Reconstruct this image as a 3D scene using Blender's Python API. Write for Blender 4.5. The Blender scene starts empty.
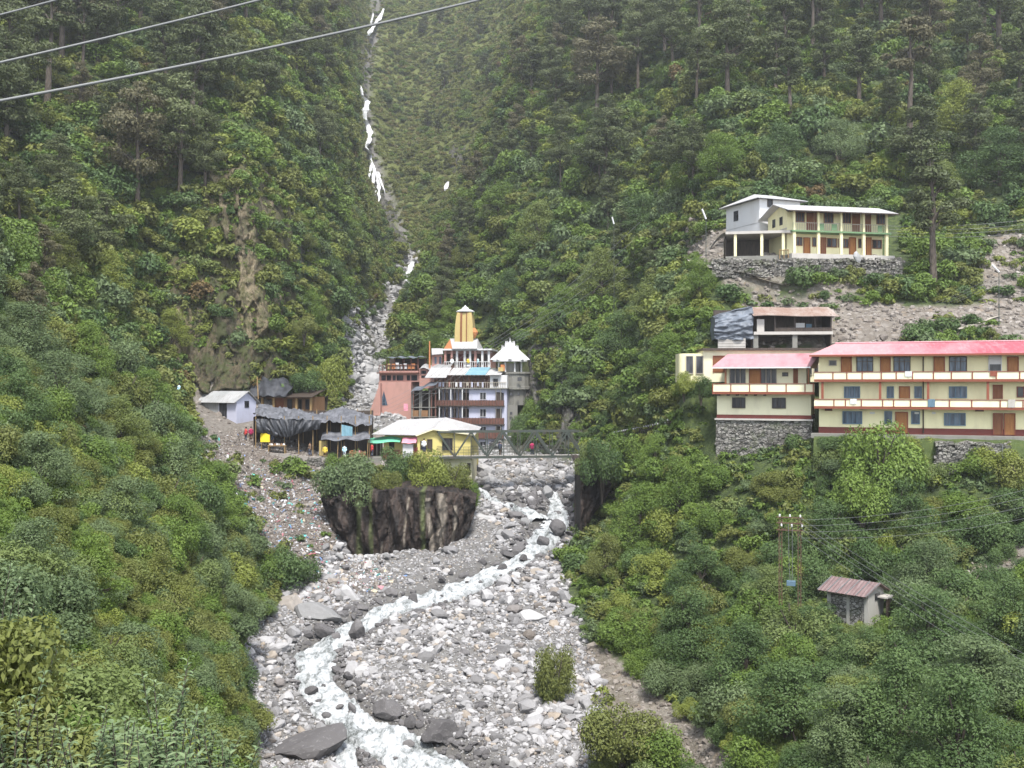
import bpy, math, random
import numpy as np
from mathutils import Vector, Matrix

# ------------------------------------------------------------------ camera, sky, sun, exposure
scene = bpy.context.scene
COL = scene.collection
FPX = 995.0                                   # focal length in pixels of a 1024 wide picture
cam = bpy.data.cameras.new('camera')
cam.sensor_width = 36.0
cam.lens = 36.0 * FPX / 1024.0
cam.clip_start = 0.2
cam.clip_end = 4000
cam_ob = bpy.data.objects.new('camera', cam)
COL.objects.link(cam_ob)
cam_ob.location = (0, 0, 0)
cam_ob.rotation_euler = (math.radians(90), 0, 0)
scene.camera = cam_ob

world = bpy.data.worlds.new('World')
scene.world = world
world.use_nodes = True
wn = world.node_tree
wn.nodes.clear()
sky = wn.nodes.new('ShaderNodeTexSky')
sky.sky_type = 'NISHITA'
sky.sun_disc = False
SUN_EL, SUN_AZ = math.radians(60), math.radians(172)      # azimuth clockwise from +Y
sky.sun_elevation = SUN_EL
sky.sun_rotation = SUN_AZ
sky.altitude = 3000
sky.dust_density = 6.0
sky.ozone_density = 0.5
bg = wn.nodes.new('ShaderNodeBackground')
bg.inputs['Strength'].default_value = 0.11
wo = wn.nodes.new('ShaderNodeOutputWorld')
hs = wn.nodes.new('ShaderNodeHueSaturation')              # thin cloud: the blue is washed out
hs.inputs['Saturation'].default_value = 0.4
wn.links.new(sky.outputs[0], hs.inputs['Color'])
wn.links.new(hs.outputs[0], bg.inputs[0])
wn.links.new(bg.outputs[0], wo.inputs[0])

sun = bpy.data.lights.new('sun', 'SUN')
sun.energy = 1.5
sun.angle = math.radians(12)
sun.color = (1.0, 0.96, 0.9)
sun_ob = bpy.data.objects.new('sun', sun)
COL.objects.link(sun_ob)
sd = Vector((math.sin(SUN_AZ) * math.cos(SUN_EL), math.cos(SUN_AZ) * math.cos(SUN_EL), math.sin(SUN_EL)))
sun_ob.rotation_euler = sd.to_track_quat('Z', 'Y').to_euler()
sun_ob.location = sd * 900

scene.view_settings.view_transform = 'Standard'
scene.view_settings.look = 'None'
scene.view_settings.exposure = 2.28
scene.view_settings.gamma = 1.0
scene.cycles.max_bounces = 6
scene.cycles.diffuse_bounces = 3
scene.cycles.glossy_bounces = 2
scene.cycles.transmission_bounces = 3
scene.cycles.volume_bounces = 0
scene.cycles.caustics_reflective = False
scene.cycles.caustics_refractive = False
scene.cycles.use_denoising = True

# ------------------------------------------------------------------ helpers
def P(px, py, d):
    return Vector(((px - 512) / FPX * d, d, (384 - py) / FPX * d))

def tag(o, label=None, cat=None, group=None, kind=None):
    if label: o['label'] = label
    if cat: o['category'] = cat
    if group: o['group'] = group
    if kind: o['kind'] = kind
    return o

def np_mesh(name, verts, faces, n=4, smooth=False):
    """verts Nx3, faces Mx n -> mesh"""
    verts = np.asarray(verts, dtype=np.float32); faces = np.asarray(faces, dtype=np.int32)
    me = bpy.data.meshes.new(name)
    me.vertices.add(len(verts)); me.vertices.foreach_set('co', verts.ravel())
    m = len(faces)
    me.loops.add(m * n); me.loops.foreach_set('vertex_index', faces.ravel())
    me.polygons.add(m)
    me.polygons.foreach_set('loop_start', np.arange(0, m * n, n, dtype=np.int32))
    if smooth: me.polygons.foreach_set('use_smooth', np.ones(m, dtype=bool))
    me.update(calc_edges=True)
    return me

def fattr(me, name, arr):
    a = me.attributes.new(name, 'FLOAT', 'POINT'); a.data.foreach_set('value', np.asarray(arr, dtype=np.float32).ravel())

def link(name, me, parent=None, mat=None, loc=None):
    o = bpy.data.objects.new(name, me)
    COL.objects.link(o)
    if parent: o.parent = parent
    if mat and me is not None and not me.materials: me.materials.append(mat)
    if loc is not None: o.location = loc
    return o

def hash2(ix, iy, seed):
    n = (ix.astype(np.int64) * 374761393 + iy.astype(np.int64) * 668265263 + seed * 1442695041) & 0xffffffff
    n = ((n ^ (n >> 13)) * 1274126177) & 0xffffffff
    n = (n ^ (n >> 16)) & 0xffffff
    return n / float(0xffffff)

def vnoise(x, y, seed=0):
    ix = np.floor(x); iy = np.floor(y); fx = x - ix; fy = y - iy
    fx = fx * fx * fx * (fx * (fx * 6 - 15) + 10); fy = fy * fy * fy * (fy * (fy * 6 - 15) + 10)
    a = hash2(ix, iy, seed); b = hash2(ix + 1, iy, seed); c = hash2(ix, iy + 1, seed); d = hash2(ix + 1, iy + 1, seed)
    return (a + (b - a) * fx) * (1 - fy) + (c + (d - c) * fx) * fy

def fbm(x, y, seed=0, octv=5, gain=0.5):
    s = 0; a = 1; t = 0
    for i in range(octv):
        s = s + a * (vnoise(x, y, seed + i * 17) * 2 - 1); t += a; a *= gain; x = x * 2.03 + 11.3; y = y * 2.03 - 7.7
    return s / t

def inpoly(px, py, poly):
    inside = np.zeros(np.shape(px), dtype=bool)
    n = len(poly)
    for i in range(n):
        x0, y0 = poly[i]; x1, y1 = poly[(i + 1) % n]
        c = ((y0 > py) != (y1 > py)) & (px < (x1 - x0) * (py - y0) / ((y1 - y0) if y1 != y0 else 1e-9) + x0)
        inside ^= c
    return inside

# ------------------------------------------------------------------ node helpers
def new_mat(name):
    m = bpy.data.materials.new(name); m.use_nodes = True
    nt = m.node_tree; nt.nodes.clear()
    out = nt.nodes.new('ShaderNodeOutputMaterial')
    return m, nt, out

def nd(nt, typ, **kw):
    n = nt.nodes.new(typ)
    for k, v in kw.items():
        if k.startswith('i_'):
            key = k[2:]
            key = int(key) if key.isdigit() else key.replace('_', ' ')
            n.inputs[key].default_value = v
        else: setattr(n, k, v)
    return n

def ramp(nt, fac, stops):
    r = nt.nodes.new('ShaderNodeValToRGB')
    e = r.color_ramp.elements
    while len(e) < len(stops): e.new(0.5)
    for el, (p, c) in zip(e, stops):
        el.position = p; el.color = (*c, 1) if len(c) == 3 else c
    nt.links.new(fac, r.inputs[0])
    return r.outputs[0]

def mixc(nt, fac, a, b, mode='MIX'):
    m = nt.nodes.new('ShaderNodeMix'); m.data_type = 'RGBA'; m.blend_type = mode
    for s, v in ((0, fac), (6, a), (7, b)):
        if hasattr(v, 'is_output'): nt.links.new(v, m.inputs[s])
        elif s == 0: m.inputs[0].default_value = v
        else: m.inputs[s].default_value = (*v, 1)
    return m.outputs[2]

def math_n(nt, op, a, b=None, clamp=False):
    m = nt.nodes.new('ShaderNodeMath'); m.operation = op; m.use_clamp = clamp
    for i, v in enumerate((a, b)):
        if v is None: continue
        if hasattr(v, 'is_output'): nt.links.new(v, m.inputs[i])
        else: m.inputs[i].default_value = v
    return m.outputs[0]

def attr(nt, name):
    a = nt.nodes.new('ShaderNodeAttribute'); a.attribute_name = name
    return a.outputs['Fac']

def noise(nt, scale, detail=4, rough=0.55, vec=None, dist=0.0):
    n = nt.nodes.new('ShaderNodeTexNoise'); n.inputs['Scale'].default_value = scale
    n.inputs['Detail'].default_value = detail; n.inputs['Roughness'].default_value = rough; n.inputs['Distortion'].default_value = dist
    if vec is not None: nt.links.new(vec, n.inputs['Vector'])
    return n.outputs['Fac']

def objco(nt, scale=(1, 1, 1), which='Object', rot=(0, 0, 0)):
    t = nt.nodes.new('ShaderNodeTexCoord'); m = nt.nodes.new('ShaderNodeMapping')
    m.inputs['Scale'].default_value = scale; m.inputs['Rotation'].default_value = rot
    nt.links.new(t.outputs[which], m.inputs['Vector'])
    return m.outputs[0]

def finish(nt, out, color, rough=0.8, bump=None, bstr=0.4, bdist=0.05, metal=0.0, spec=0.3):
    b = nt.nodes.new('ShaderNodeBsdfPrincipled')
    if hasattr(color, 'is_output'): nt.links.new(color, b.inputs['Base Color'])
    else: b.inputs['Base Color'].default_value = (*color, 1)
    if hasattr(rough, 'is_output'): nt.links.new(rough, b.inputs['Roughness'])
    else: b.inputs['Roughness'].default_value = rough
    b.inputs['Metallic'].default_value = metal
    b.inputs['Specular IOR Level'].default_value = spec
    if bump is not None:
        bn = nt.nodes.new('ShaderNodeBump'); bn.inputs['Strength'].default_value = bstr; bn.inputs['Distance'].default_value = bdist
        nt.links.new(bump, bn.inputs['Height']); nt.links.new(bn.outputs[0], b.inputs['Normal'])
    nt.links.new(b.outputs[0], out.inputs[0])
    return b

def mat_leaf(name, c_lo, c_hi, c_alt=None, alt=0.15, trans=0.3):
    """leaf colour: differs from leaf to leaf and clump to clump (var) and from plant to plant (object random)"""
    m, nt, out = new_mat(name)
    v = attr(nt, 'var')
    oi = nt.nodes.new('ShaderNodeObjectInfo')
    f = math_n(nt, 'ADD', math_n(nt, 'MULTIPLY', v, 0.7), math_n(nt, 'MULTIPLY', oi.outputs['Random'], 0.3))
    c = mixc(nt, f, c_lo, c_hi)
    if c_alt:
        r2 = math_n(nt, 'FRACT', math_n(nt, 'MULTIPLY', oi.outputs['Random'], 7.31))
        r2 = math_n(nt, 'GREATER_THAN', r2, 1 - alt)
        c = mixc(nt, math_n(nt, 'MULTIPLY', r2, 0.75), c, c_alt)
    d = nt.nodes.new('ShaderNodeBsdfPrincipled'); d.inputs['Roughness'].default_value = 0.55
    d.inputs['Specular IOR Level'].default_value = 0.25
    t = nt.nodes.new('ShaderNodeBsdfTranslucent')
    nt.links.new(c, d.inputs['Base Color']); nt.links.new(c, t.inputs[0])
    ms = nt.nodes.new('ShaderNodeMixShader'); ms.inputs[0].default_value = trans
    nt.links.new(d.outputs[0], ms.inputs[1]); nt.links.new(t.outputs[0], ms.inputs[2]); nt.links.new(ms.outputs[0], out.inputs[0])
    return m

# ------------------------------------------------------------------ terrain: valley profile by bearing and distance
BED_D = [40, 55, 62, 70, 80, 90, 100, 110, 120, 130, 140, 150, 160, 170, 185, 200, 240, 270, 285, 300, 340, 380, 410, 450, 500, 560]
BED_Y = [1080, 836, 768, 702, 639, 590, 550, 519, 492, 471, 462, 452, 430, 403, 385, 369, 334, 303, 285, 271, 238, 200, 160, 90, 22, -40]
def bedrange(a, b):
    ds = [d for d in BED_D if a <= d <= b]
    return [(d, float(np.interp(d, BED_D, BED_Y))) for d in ds]
COLS = {
 -420: [(12, 560), (25, 330), (40, 190), (62, 60), (100, -80), (200, -250)],
 -150: [(12, 660), (25, 520), (40, 390), (62, 270), (80, 190), (100, 110), (150, -30), (200, -120)],
 0: [(12, 765), (25, 650), (40, 530), (62, 420), (80, 335), (100, 255), (125, 170), (150, 90), (180, 0), (220, -90), (300, -180)],
 100: [(12, 900), (25, 740), (40, 610), (62, 505), (80, 430), (100, 350), (110, 310), (125, 225), (150, 130), (180, 35), (220, -60), (300, -170)],
 150: [(12, 980), (25, 790), (40, 660), (62, 565), (80, 490), (95, 425), (105, 400), (118, 388), (126, 380), (132, 310), (140, 240), (155, 150), (185, 45), (225, -50)],
 200: [(12, 1080), (25, 840), (40, 730), (62, 650), (80, 545), (90, 492), (100, 462), (110, 438), (120, 420), (128, 405), (133, 330), (140, 215), (148, 170), (165, 115), (190, 50), (230, -50)],
 250: [(12, 1200), (25, 950), (40, 850), (55, 790), (62, 766), (70, 695), (80, 632), (90, 566), (100, 516), (110, 477), (115.2, 464), (117, 450), (125, 427), (131, 408), (135, 350), (141, 240), (145, 180), (152, 160), (170, 110), (200, 40), (250, -60)],
 300: [(12, 1320), (25, 1100), (40, 930), (55, 810), (62, 768), (70, 702), (80, 638), (90, 590), (96, 562), (104, 514), (112, 486), (116, 474), (117.6, 457), (126, 437), (135, 418), (145, 390), (150, 335), (160, 262), (175, 200), (200, 130), (230, 60), (270, -10), (330, -80)],
 331: [(25, 1400)] + bedrange(40, 90) + [(97, 566), (104, 518), (112, 492), (116, 478), (117.6, 460), (130, 444), (140, 430), (150, 421), (160, 405), (166, 385), (171, 345), (180, 295), (195, 232), (215, 165), (240, 100), (260, 50), (280, 5), (300, -40), (340, -110)],
 344: [(25, 1450)] + bedrange(40, 90) + [(97.5, 564), (103.5, 535), (108, 498), (112, 487), (118, 463), (130, 445), (140, 433), (150, 425), (160, 413), (168, 395), (178, 366), (190, 330), (205, 268), (220, 200), (236, 140), (252, 98), (262, 86), (350, 112), (400, 96), (440, 70), (480, 40), (510, 8), (560, -50)],
 357: [(25, 1500)] + bedrange(40, 90) + [(98, 562), (103, 552), (104.5, 505), (112, 480), (120, 461), (130, 447), (140, 436), (150, 429), (160, 420), (170, 403), (185, 385), (200, 369), (230, 343), (238, 312), (247, 270), (256, 228), (264, 200), (276, 196), (345, 214), (385, 190), (410, 160), (440, 98), (480, 60), (500, 22), (560, -40)],
 390: [(25, 1500)] + bedrange(40, 90) + [(99, 556), (103, 550), (104.5, 500), (112, 478), (120, 461), (128, 456), (134, 458), (140, 455), (146, 430), (150, 412), (158, 407), (164, 415), (170, 403), (185, 385), (200, 369), (240, 334), (270, 303), (285, 282), (300, 265), (340, 236), (380, 203), (410, 168), (450, 105), (500, 40), (560, -30)],
 415: [(25, 1500)] + bedrange(40, 90) + [(100, 553), (103, 548), (105, 497), (112, 478), (122, 463), (127, 462), (132, 466), (140, 455), (146, 438), (151, 424), (160, 420), (166, 410), (172, 392), (184, 355), (196, 330), (206, 322), (240, 316), (270, 296), (300, 271), (340, 240), (380, 195), (420, 140), (460, 90), (500, 40), (560, -30)],
 455: [(25, 1500)] + bedrange(40, 100) + [(105, 536), (107.5, 502), (114, 483), (122, 474), (128, 473), (134, 464), (140, 455), (150, 444), (160, 436), (168, 400), (178, 362), (192, 320), (208, 280), (222, 250), (236, 240), (320, 246), (350, 205), (390, 145), (430, 95), (470, 45), (510, 0), (560, -50)],
 485: [(25, 1500)] + bedrange(40, 150) + [(158, 446), (163, 425), (168, 390), (180, 345), (200, 280), (225, 215), (245, 172), (262, 162), (345, 170), (380, 130), (420, 80), (460, 30), (500, -15), (560, -80)],
 530: [(25, 1500)] + bedrange(40, 140) + [(145, 455), (149, 425), (153, 385), (165, 330), (180, 270), (205, 190), (240, 105), (275, 45), (295, 22), (380, 20), (430, -20), (500, -90)],
 572: [(25, 1500), (40, 1070), (55, 838), (62, 770), (70, 704), (80, 641), (90, 592), (100, 556), (110, 527), (120, 497), (130, 472), (134, 455), (138, 415), (144, 370), (150, 335), (165, 280), (190, 200), (230, 110), (280, 30), (340, -60)],
 600: [(25, 1480), (40, 1060), (55, 838), (62, 772), (70, 706), (76, 662), (82, 622), (90, 580), (100, 546), (107, 524), (110, 470), (120, 455), (128, 438), (135, 415), (145, 355), (160, 285), (185, 205), (220, 120), (265, 40), (320, -40)],
 625: [(25, 1450), (40, 1050), (55, 836), (62, 774), (70, 705), (78, 640), (90, 565), (100, 520), (108, 488), (114, 462), (124, 447), (130, 430), (136, 400), (145, 350), (160, 280), (180, 212), (215, 125), (255, 48), (310, -40)],
 690: [(25, 1300), (40, 1000), (55, 825), (62, 765), (70, 690), (80, 605), (90, 525), (94, 475), (97, 425), (99, 385), (104, 377), (110, 346), (116, 310), (120, 286), (126, 262), (142, 246), (150, 225), (165, 170), (190, 100), (230, 20), (280, -60)],
 720: [(25, 1250), (40, 960), (55, 790), (62, 735), (70, 675), (80, 590), (86, 520), (89.5, 485), (91.5, 470), (93, 425), (98, 415), (100, 380), (102, 372), (106, 345), (112, 300), (118, 268), (128, 254), (134, 235), (150, 172), (180, 92), (220, 22), (280, -60)],
 760: [(25, 1200), (40, 930), (55, 765), (62, 712), (70, 645), (80, 555), (86, 490), (89.5, 460), (91.5, 450), (93, 424), (98, 413), (100, 378), (103, 374), (106, 345), (111, 335), (114, 300), (117, 262), (119, 257), (132, 252), (137, 225), (150, 170), (180, 90), (220, 20), (280, -60)],
 820: [(25, 1100), (40, 880), (55, 725), (62, 672), (67, 625), (72, 590), (80, 525), (85, 465), (87, 437), (95, 432), (98, 395), (104, 345), (108, 325), (113, 295), (116.5, 264), (119, 257), (132, 252), (137, 225), (150, 172), (180, 92), (225, 10), (280, -60)],
 880: [(25, 1050), (40, 840), (55, 695), (62, 645), (67, 617), (72, 592), (80, 522), (84, 465), (86, 437), (95, 432), (98, 390), (102, 345), (108, 318), (113, 292), (117, 264), (119, 257), (132, 252), (137, 222), (150, 170), (180, 90), (225, 8), (280, -70)],
 1024: [(12, 1350), (25, 1000), (40, 800), (50, 720), (62, 620), (70, 572), (76, 525), (79, 470), (80.5, 440), (92, 434), (96, 390), (102, 340), (110, 300), (118, 265), (126, 238), (140, 190), (160, 130), (190, 50), (230, -30), (280, -100)],
 1250: [(12, 1150), (25, 860), (40, 690), (55, 600), (70, 500), (76, 445), (92, 430), (100, 330), (118, 230), (140, 150), (190, 10), (280, -140)],
 1440: [(12, 1000), (25, 740), (40, 590), (60, 490), (80, 390), (100, 280), (140, 100), (190, -40), (280, -190)],
}
GP = np.arange(-420, 1441, 5.0)
GD = np.concatenate([np.linspace(0.5, 11.5, 12), np.exp(np.arange(math.log(12), math.log(640), 0.0095))])
cpx = sorted(COLS)
zc = []
for c in cpx:
    l = COLS[c]; ds = np.array([0.0] + [a for a, b in l]); zs = np.array([-1.75] + [(384 - b) / FPX * a for a, b in l])
    z = np.interp(GD, ds, zs)
    sl = max(0.2, (zs[-1] - zs[-2]) / (ds[-1] - ds[-2])) * 0.75
    z = np.where(GD > ds[-1], zs[-1] + (GD - ds[-1]) * sl, z)
    zc.append(z)
zc = np.array(zc)                                   # ncol x nd
GZ = np.empty((len(GD), len(GP)))
for i in range(len(GD)): GZ[i] = np.interp(GP, cpx, zc[:, i])
def blur(a, s, axis):
    r = int(3 * s) + 1; k = np.exp(-0.5 * (np.arange(-r, r + 1) / s) ** 2); k /= k.sum()
    pad = [(0, 0), (0, 0)]; pad[axis] = (r, r)
    b = np.pad(a, pad, mode='edge')
    return np.apply_along_axis(lambda v: np.convolve(v, k, 'valid'), axis, b)
GZ = blur(blur(GZ, 1.6, 1), 0.7, 0)
far = np.clip((GD - 140) / 120, 0, 1)[:, None]
GZ = GZ * (1 - far) + blur(blur(GZ, 2.5, 1), 5, 0) * far
U = (GP - 512) / FPX
GX = GD[:, None] * U[None, :]; GY = np.repeat(GD[:, None], len(GP), 1)
PPX = np.repeat(GP[None, :], len(GD), 0)
PPY = 384 - GZ / np.maximum(GY, 0.1) * FPX
# masks -------------------------------------------------------------
EL_D = [0, 62, 70, 80, 90, 100, 107, 112, 120, 130, 140, 150, 160, 185, 200, 240, 270, 300, 340, 380, 410, 450, 500, 560, 700]
EL_L = [260, 238, 236, 240, 292, 335, 420, 478, 482, 474, 425, 345, 340, 342, 350, 374, 392, 401, 396, 380, 362, 357, 370, 372, 372]
EL_R = [560, 600, 600, 585, 566, 562, 570, 578, 586, 578, 530, 500, 400, 392, 388, 398, 410, 421, 408, 392, 378, 368, 380, 382, 382]
bl = np.interp(GY, EL_D, EL_L); br = np.interp(GY, EL_D, EL_R)
wob = fbm(GX / 9, GY / 9, 5, 3) * 900 / np.maximum(GY, 40)
BED = np.clip(np.minimum(PPX - bl + wob, br + wob - PPX) / 6 + 0.5, 0, 1) * (GY > 30)
def poly(pts, soft=0): return inpoly(PPX, PPY, pts)
POLY = dict(
 trash=([(196, 440), (250, 428), (345, 462), (325, 485), (330, 505), (372, 552), (400, 580), (345, 600), (300, 600), (292, 572), (262, 540), (228, 505), (200, 470)], 85, 122),
 village=([(190, 384), (250, 396), (330, 380), (480, 430), (482, 476), (330, 470), (240, 446), (196, 432)], 108, 145),
 cliff=([(205, 178), (270, 170), (292, 235), (305, 330), (320, 385), (210, 395), (150, 330), (120, 388), (98, 350), (130, 290), (200, 235)], 100, 175),
 cliff2=([(340, 285), (372, 290), (378, 352), (350, 362), (336, 330)], 155, 260),
 cliff3=([(520, 340), (600, 330), (600, 420), (575, 455), (520, 455)], 135, 175),
 bankrock=([(570, 462), (612, 470), (606, 500), (582, 540), (570, 530)], 100, 128),
 rubble1=([(690, 212), (770, 232), (800, 252), (770, 262), (690, 258), (660, 240)], 110, 150),
 rubble2=([(735, 256), (905, 256), (905, 282), (800, 288), (760, 300), (720, 285)], 108, 121),
 rubble3=([(740, 300), (830, 290), (940, 300), (1030, 292), (1030, 345), (830, 345), (740, 345)], 96, 121),
 rubble4=([(978, 245), (1060, 230), (1060, 310), (960, 318), (985, 290)], 104, 130),
 rubble5=([(955, 572), (1060, 520), (1060, 550), (965, 598)], 60, 90),
 rubble6=([(560, 655), (600, 650), (760, 775), (660, 790), (610, 730)], 55, 80),
 rubble8=([(58, 555), (84, 560), (112, 620), (128, 690), (98, 700), (76, 640)], 18, 75),
 rubble7=([(610, 500), (640, 480), (660, 520), (640, 560), (615, 545)], 85, 118),
)
def zone(n):
    p, a, b = POLY[n]
    return inpoly(PPX + wob * 0.4, PPY + wob * 0.25, p) & (GY > a) & (GY < b)
ROCK = (zone('cliff') | zone('cliff2')).astype(float)
ROCK = np.maximum(ROCK, zone('cliff3') * 0.55)
RUB = np.zeros_like(GZ)
for k, w in (('rubble1', .9), ('rubble2', .8), ('rubble3', .97), ('rubble4', .95), ('rubble8', .75), ('rubble5', .9), ('rubble6', .9), ('rubble7', .35)): RUB = np.maximum(RUB, zone(k) * w)
TRASH = zone('trash').astype(float)
VILL = zone('village').astype(float)
LAWN = ((GY > 79) & (GY < 96) & (PPX > 815) & (PPY < 446) & (PPY > 428)) | ((PPX > 706) & (PPX < 900) & (GY > 118) & (GY < 134)) | ((PPX > 718) & (PPX < 815) & (GY > 92.5) & (GY < 107))
LAWN = LAWN.astype(float)
# gully right of the waterfall spur and bare streaks far up
gl = np.interp(PPY, [0, 60, 130, 190, 240, 265], [378, 367, 366, 375, 392, 402])
GUL = np.clip(1.3 - np.abs(PPX - gl) / 5, 0, 1) * (GY > 330)
# the stream bed is cut a little lower along the running water
WATER = [(550, 488, 6), (560, 505, 9), (556, 520, 14), (542, 532, 15), (533, 548, 9), (518, 559, 10), (493, 571, 12), (462, 584, 15), (445, 591, 14), (416, 600, 13), (387, 608, 11), (362, 622, 11),
         (335, 636, 13), (314, 656, 19), (316, 683, 17), (333, 702, 20), (357, 722, 20), (387, 738, 26), (413, 753, 27), (438, 768, 28), (470, 790, 32), (520, 830, 40)]
WATER2 = [(480, 488, 4), (490, 497, 4), (504, 501, 6), (526, 508, 8), (545, 518, 10)]
WATER3 = [(333, 690, 8), (334, 722, 5), (345, 748, 9), (350, 775, 12)]
bpy_ = np.interp(GY, BED_D, BED_Y)
CH = np.zeros_like(GZ)
for path in (WATER, WATER2, WATER3):
    for (x0, y0, w0), (x1, y1, w1) in zip(path[:-1], path[1:]):
        dx, dy = x1 - x0, (y1 - y0)
        t = np.clip(((PPX - x0) * dx + (bpy_ - y0) * dy) / (dx * dx + dy * dy), 0, 1)
        dd = np.hypot(PPX - x0 - t * dx, (bpy_ - y0 - t * dy) * 1.3)
        CH = np.maximum(CH, np.clip(1.35 - dd / (w0 + (w1 - w0) * t) , 0, 0.35) / 0.35)
CH *= BED * (GY < 128) * (GY > 35)
MEADOW = np.clip((GY - 300) / 25, 0, 1) * np.clip((PPX - 348) / 12, 0, 1) * np.clip((575 - PPX) / 30, 0, 1)
flat = np.clip(LAWN + VILL * 0.9 + blur(BED, 1.5, 1) * 0.85, 0, 1)
flat = blur(blur(flat, 2, 0), 2, 1)
amp = np.clip(0.010 * GY, 0.12, 3.2)
big = fbm(GX / 26, GZ / 18 + GY / 34, 3, 5) * amp * 1.5 + fbm(GX / 5, GZ / 5 + GY / 5, 9, 4) * amp * 0.35
rid = (1 - np.abs(fbm(GX / 38 + 3, GY / 90, 31, 3)) * 2) * np.clip((GY - 200) / 100, 0, 1) * 7
GZ = GZ + big * (1 - flat) + (rid - 3.5 * np.clip((GY - 200) / 100, 0, 1)) * (1 - np.clip(BED * 1.0 + GUL, 0, 1))
# rocky relief on the cliffs: steep ribs
ribs = (np.abs(fbm(GX / 2.2 + GY / 7, GZ / 14, 41, 4)) - 0.25) * ROCK * 7.0
GZ = GZ + ribs
GZ = GZ + fbm(GX / 1.3, GY / 1.3, 77, 3) * 0.35 * BED * np.clip(GY / 80, 0.5, 2) + GUL * -2.5 - CH * 0.55
# the ground must not rise in front of the lens
lim = (384 - 960) / FPX * GY
GZ = np.where(GY < 9, np.minimum(GZ, np.maximum(lim, -1.75) + 0 * GZ), GZ)

def ground(x, y):
    px = x / y * FPX + 512
    i = np.clip(np.interp(y, GD, np.arange(len(GD))), 0, len(GD) - 1.001); j = np.clip((px - GP[0]) / 5.0, 0, len(GP) - 1.001)
    i0 = np.floor(i).astype(int); j0 = np.floor(j).astype(int); a = i - i0; b = j - j0
    return (GZ[i0, j0] * (1 - b) + GZ[i0, j0 + 1] * b) * (1 - a) + (GZ[i0 + 1, j0] * (1 - b) + GZ[i0 + 1, j0 + 1] * b) * a

def hit(px, py, dmin=8.0):
    """where a sight line first meets the ground"""
    ds = np.arange(dmin, 560, 0.25)
    z = ground((px - 512) / FPX * ds, ds); ray = (384 - py) / FPX * ds
    k = np.argmax(z >= ray)
    return float(ds[k]) if z[k] >= ray[k] else None

def gpos(px, d):
    x = (px - 512) / FPX * d
    return Vector((x, d, float(ground(np.array(x), np.array(float(d))))))

nr, ncg = GZ.shape
idx = np.arange(nr * ncg).reshape(nr, ncg)
quads = np.stack([idx[:-1, :-1], idx[:-1, 1:], idx[1:, 1:], idx[1:, :-1]], -1).reshape(-1, 4)
tv = np.stack([GX, GY, GZ], -1).reshape(-1, 3)
me = np_mesh('valley_slopes', tv, quads, 4, True)
fattr(me, 'rock', ROCK); fattr(me, 'rubble', RUB); fattr(me, 'bed', BED); fattr(me, 'trash', TRASH); fattr(me, 'village', VILL); fattr(me, 'gully', GUL); fattr(me, 'meadow', MEADOW); WETB = np.clip(blur(blur(CH, 2.2, 0), 2.2, 1) * 1.3, 0, 1); fattr(me, 'wet', WETB)

m, nt, out = new_mat('hillside soil and rock')
co = objco(nt)
n1 = noise(nt, 0.35, 6, 0.6, co); n2 = noise(nt, 2.2, 5, 0.65, co); n3 = noise(nt, 9.0, 3, 0.6, co)
cs = objco(nt, (0.55, 0.35, 0.10))
strk = noise(nt, 1.6, 6, 0.62, cs, 0.6)
nfine = noise(nt, 1.3, 5, 0.6, co)
green = ramp(nt, n2, [(0.25, (0.018, 0.026, 0.009)), (0.5, (0.04, 0.058, 0.017)), (0.62, (0.068, 0.092, 0.025)), (0.8, (0.095, 0.085, 0.04))])
rockc = ramp(nt, strk, [(0.30, (0.015, 0.014, 0.010)), (0.42, (0.04, 0.036, 0.02)), (0.50, (0.075, 0.064, 0.036)), (0.58, (0.042, 0.042, 0.02)), (0.68, (0.095, 0.08, 0.052)), (0.8, (0.055, 0.052, 0.03))])
moss = ramp(nt, n2, [(0.3, (0.03, 0.04, 0.012)), (0.7, (0.095, 0.09, 0.026))])
rockc = mixc(nt, math_n(nt, 'MULTIPLY', math_n(nt, 'GREATER_THAN', nfine, 0.5), 0.65), rockc, moss)
vor = nd(nt, 'ShaderNodeTexVoronoi', i_Scale=1.7); nt.links.new(co, vor.inputs['Vector'])
vsep = nt.nodes.new('ShaderNodeSeparateColor'); nt.links.new(vor.outputs['Color'], vsep.inputs[0])
stone = ramp(nt, vsep.outputs[0], [(0.0, (0.08, 0.077, 0.074)), (0.5, (0.17, 0.165, 0.155)), (0.8, (0.26, 0.25, 0.24)), (1.0, (0.20, 0.15, 0.11))])
stone = mixc(nt, math_n(nt, 'MULTIPLY', math_n(nt, 'GREATER_THAN', vor.outputs['Distance'], 0.62), 0.7), stone, (0.05, 0.047, 0.043))
bedc = mixc(nt, math_n(nt, 'MULTIPLY', n3, 0.35), ramp(nt, n2, [(0.3, (0.10, 0.095, 0.09)), (0.7, (0.21, 0.203, 0.193))]), stone)
rubc = mixc(nt, 0.45, ramp(nt, n3, [(0.3, (0.10, 0.08, 0.06)), (0.7, (0.26, 0.215, 0.17))]), stone)
trc = ramp(nt, n3, [(0.3, (0.07, 0.058, 0.046)), (0.55, (0.15, 0.125, 0.105)), (0.75, (0.24, 0.22, 0.21))])
dirt = ramp(nt, n2, [(0.3, (0.10, 0.085, 0.07)), (0.7, (0.22, 0.20, 0.175))])
meadow = ramp(nt, n2, [(0.3, (0.065, 0.082, 0.022)), (0.55, (0.105, 0.122, 0.034)), (0.75, (0.13, 0.12, 0.048))])
green = mixc(nt, attr(nt, 'meadow'), green, meadow)
c = mixc(nt, attr(nt, 'rubble'), green, rubc)
c = mixc(nt, attr(nt, 'rock'), c, rockc)
c = mixc(nt, attr(nt, 'village'), c, dirt)
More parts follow.
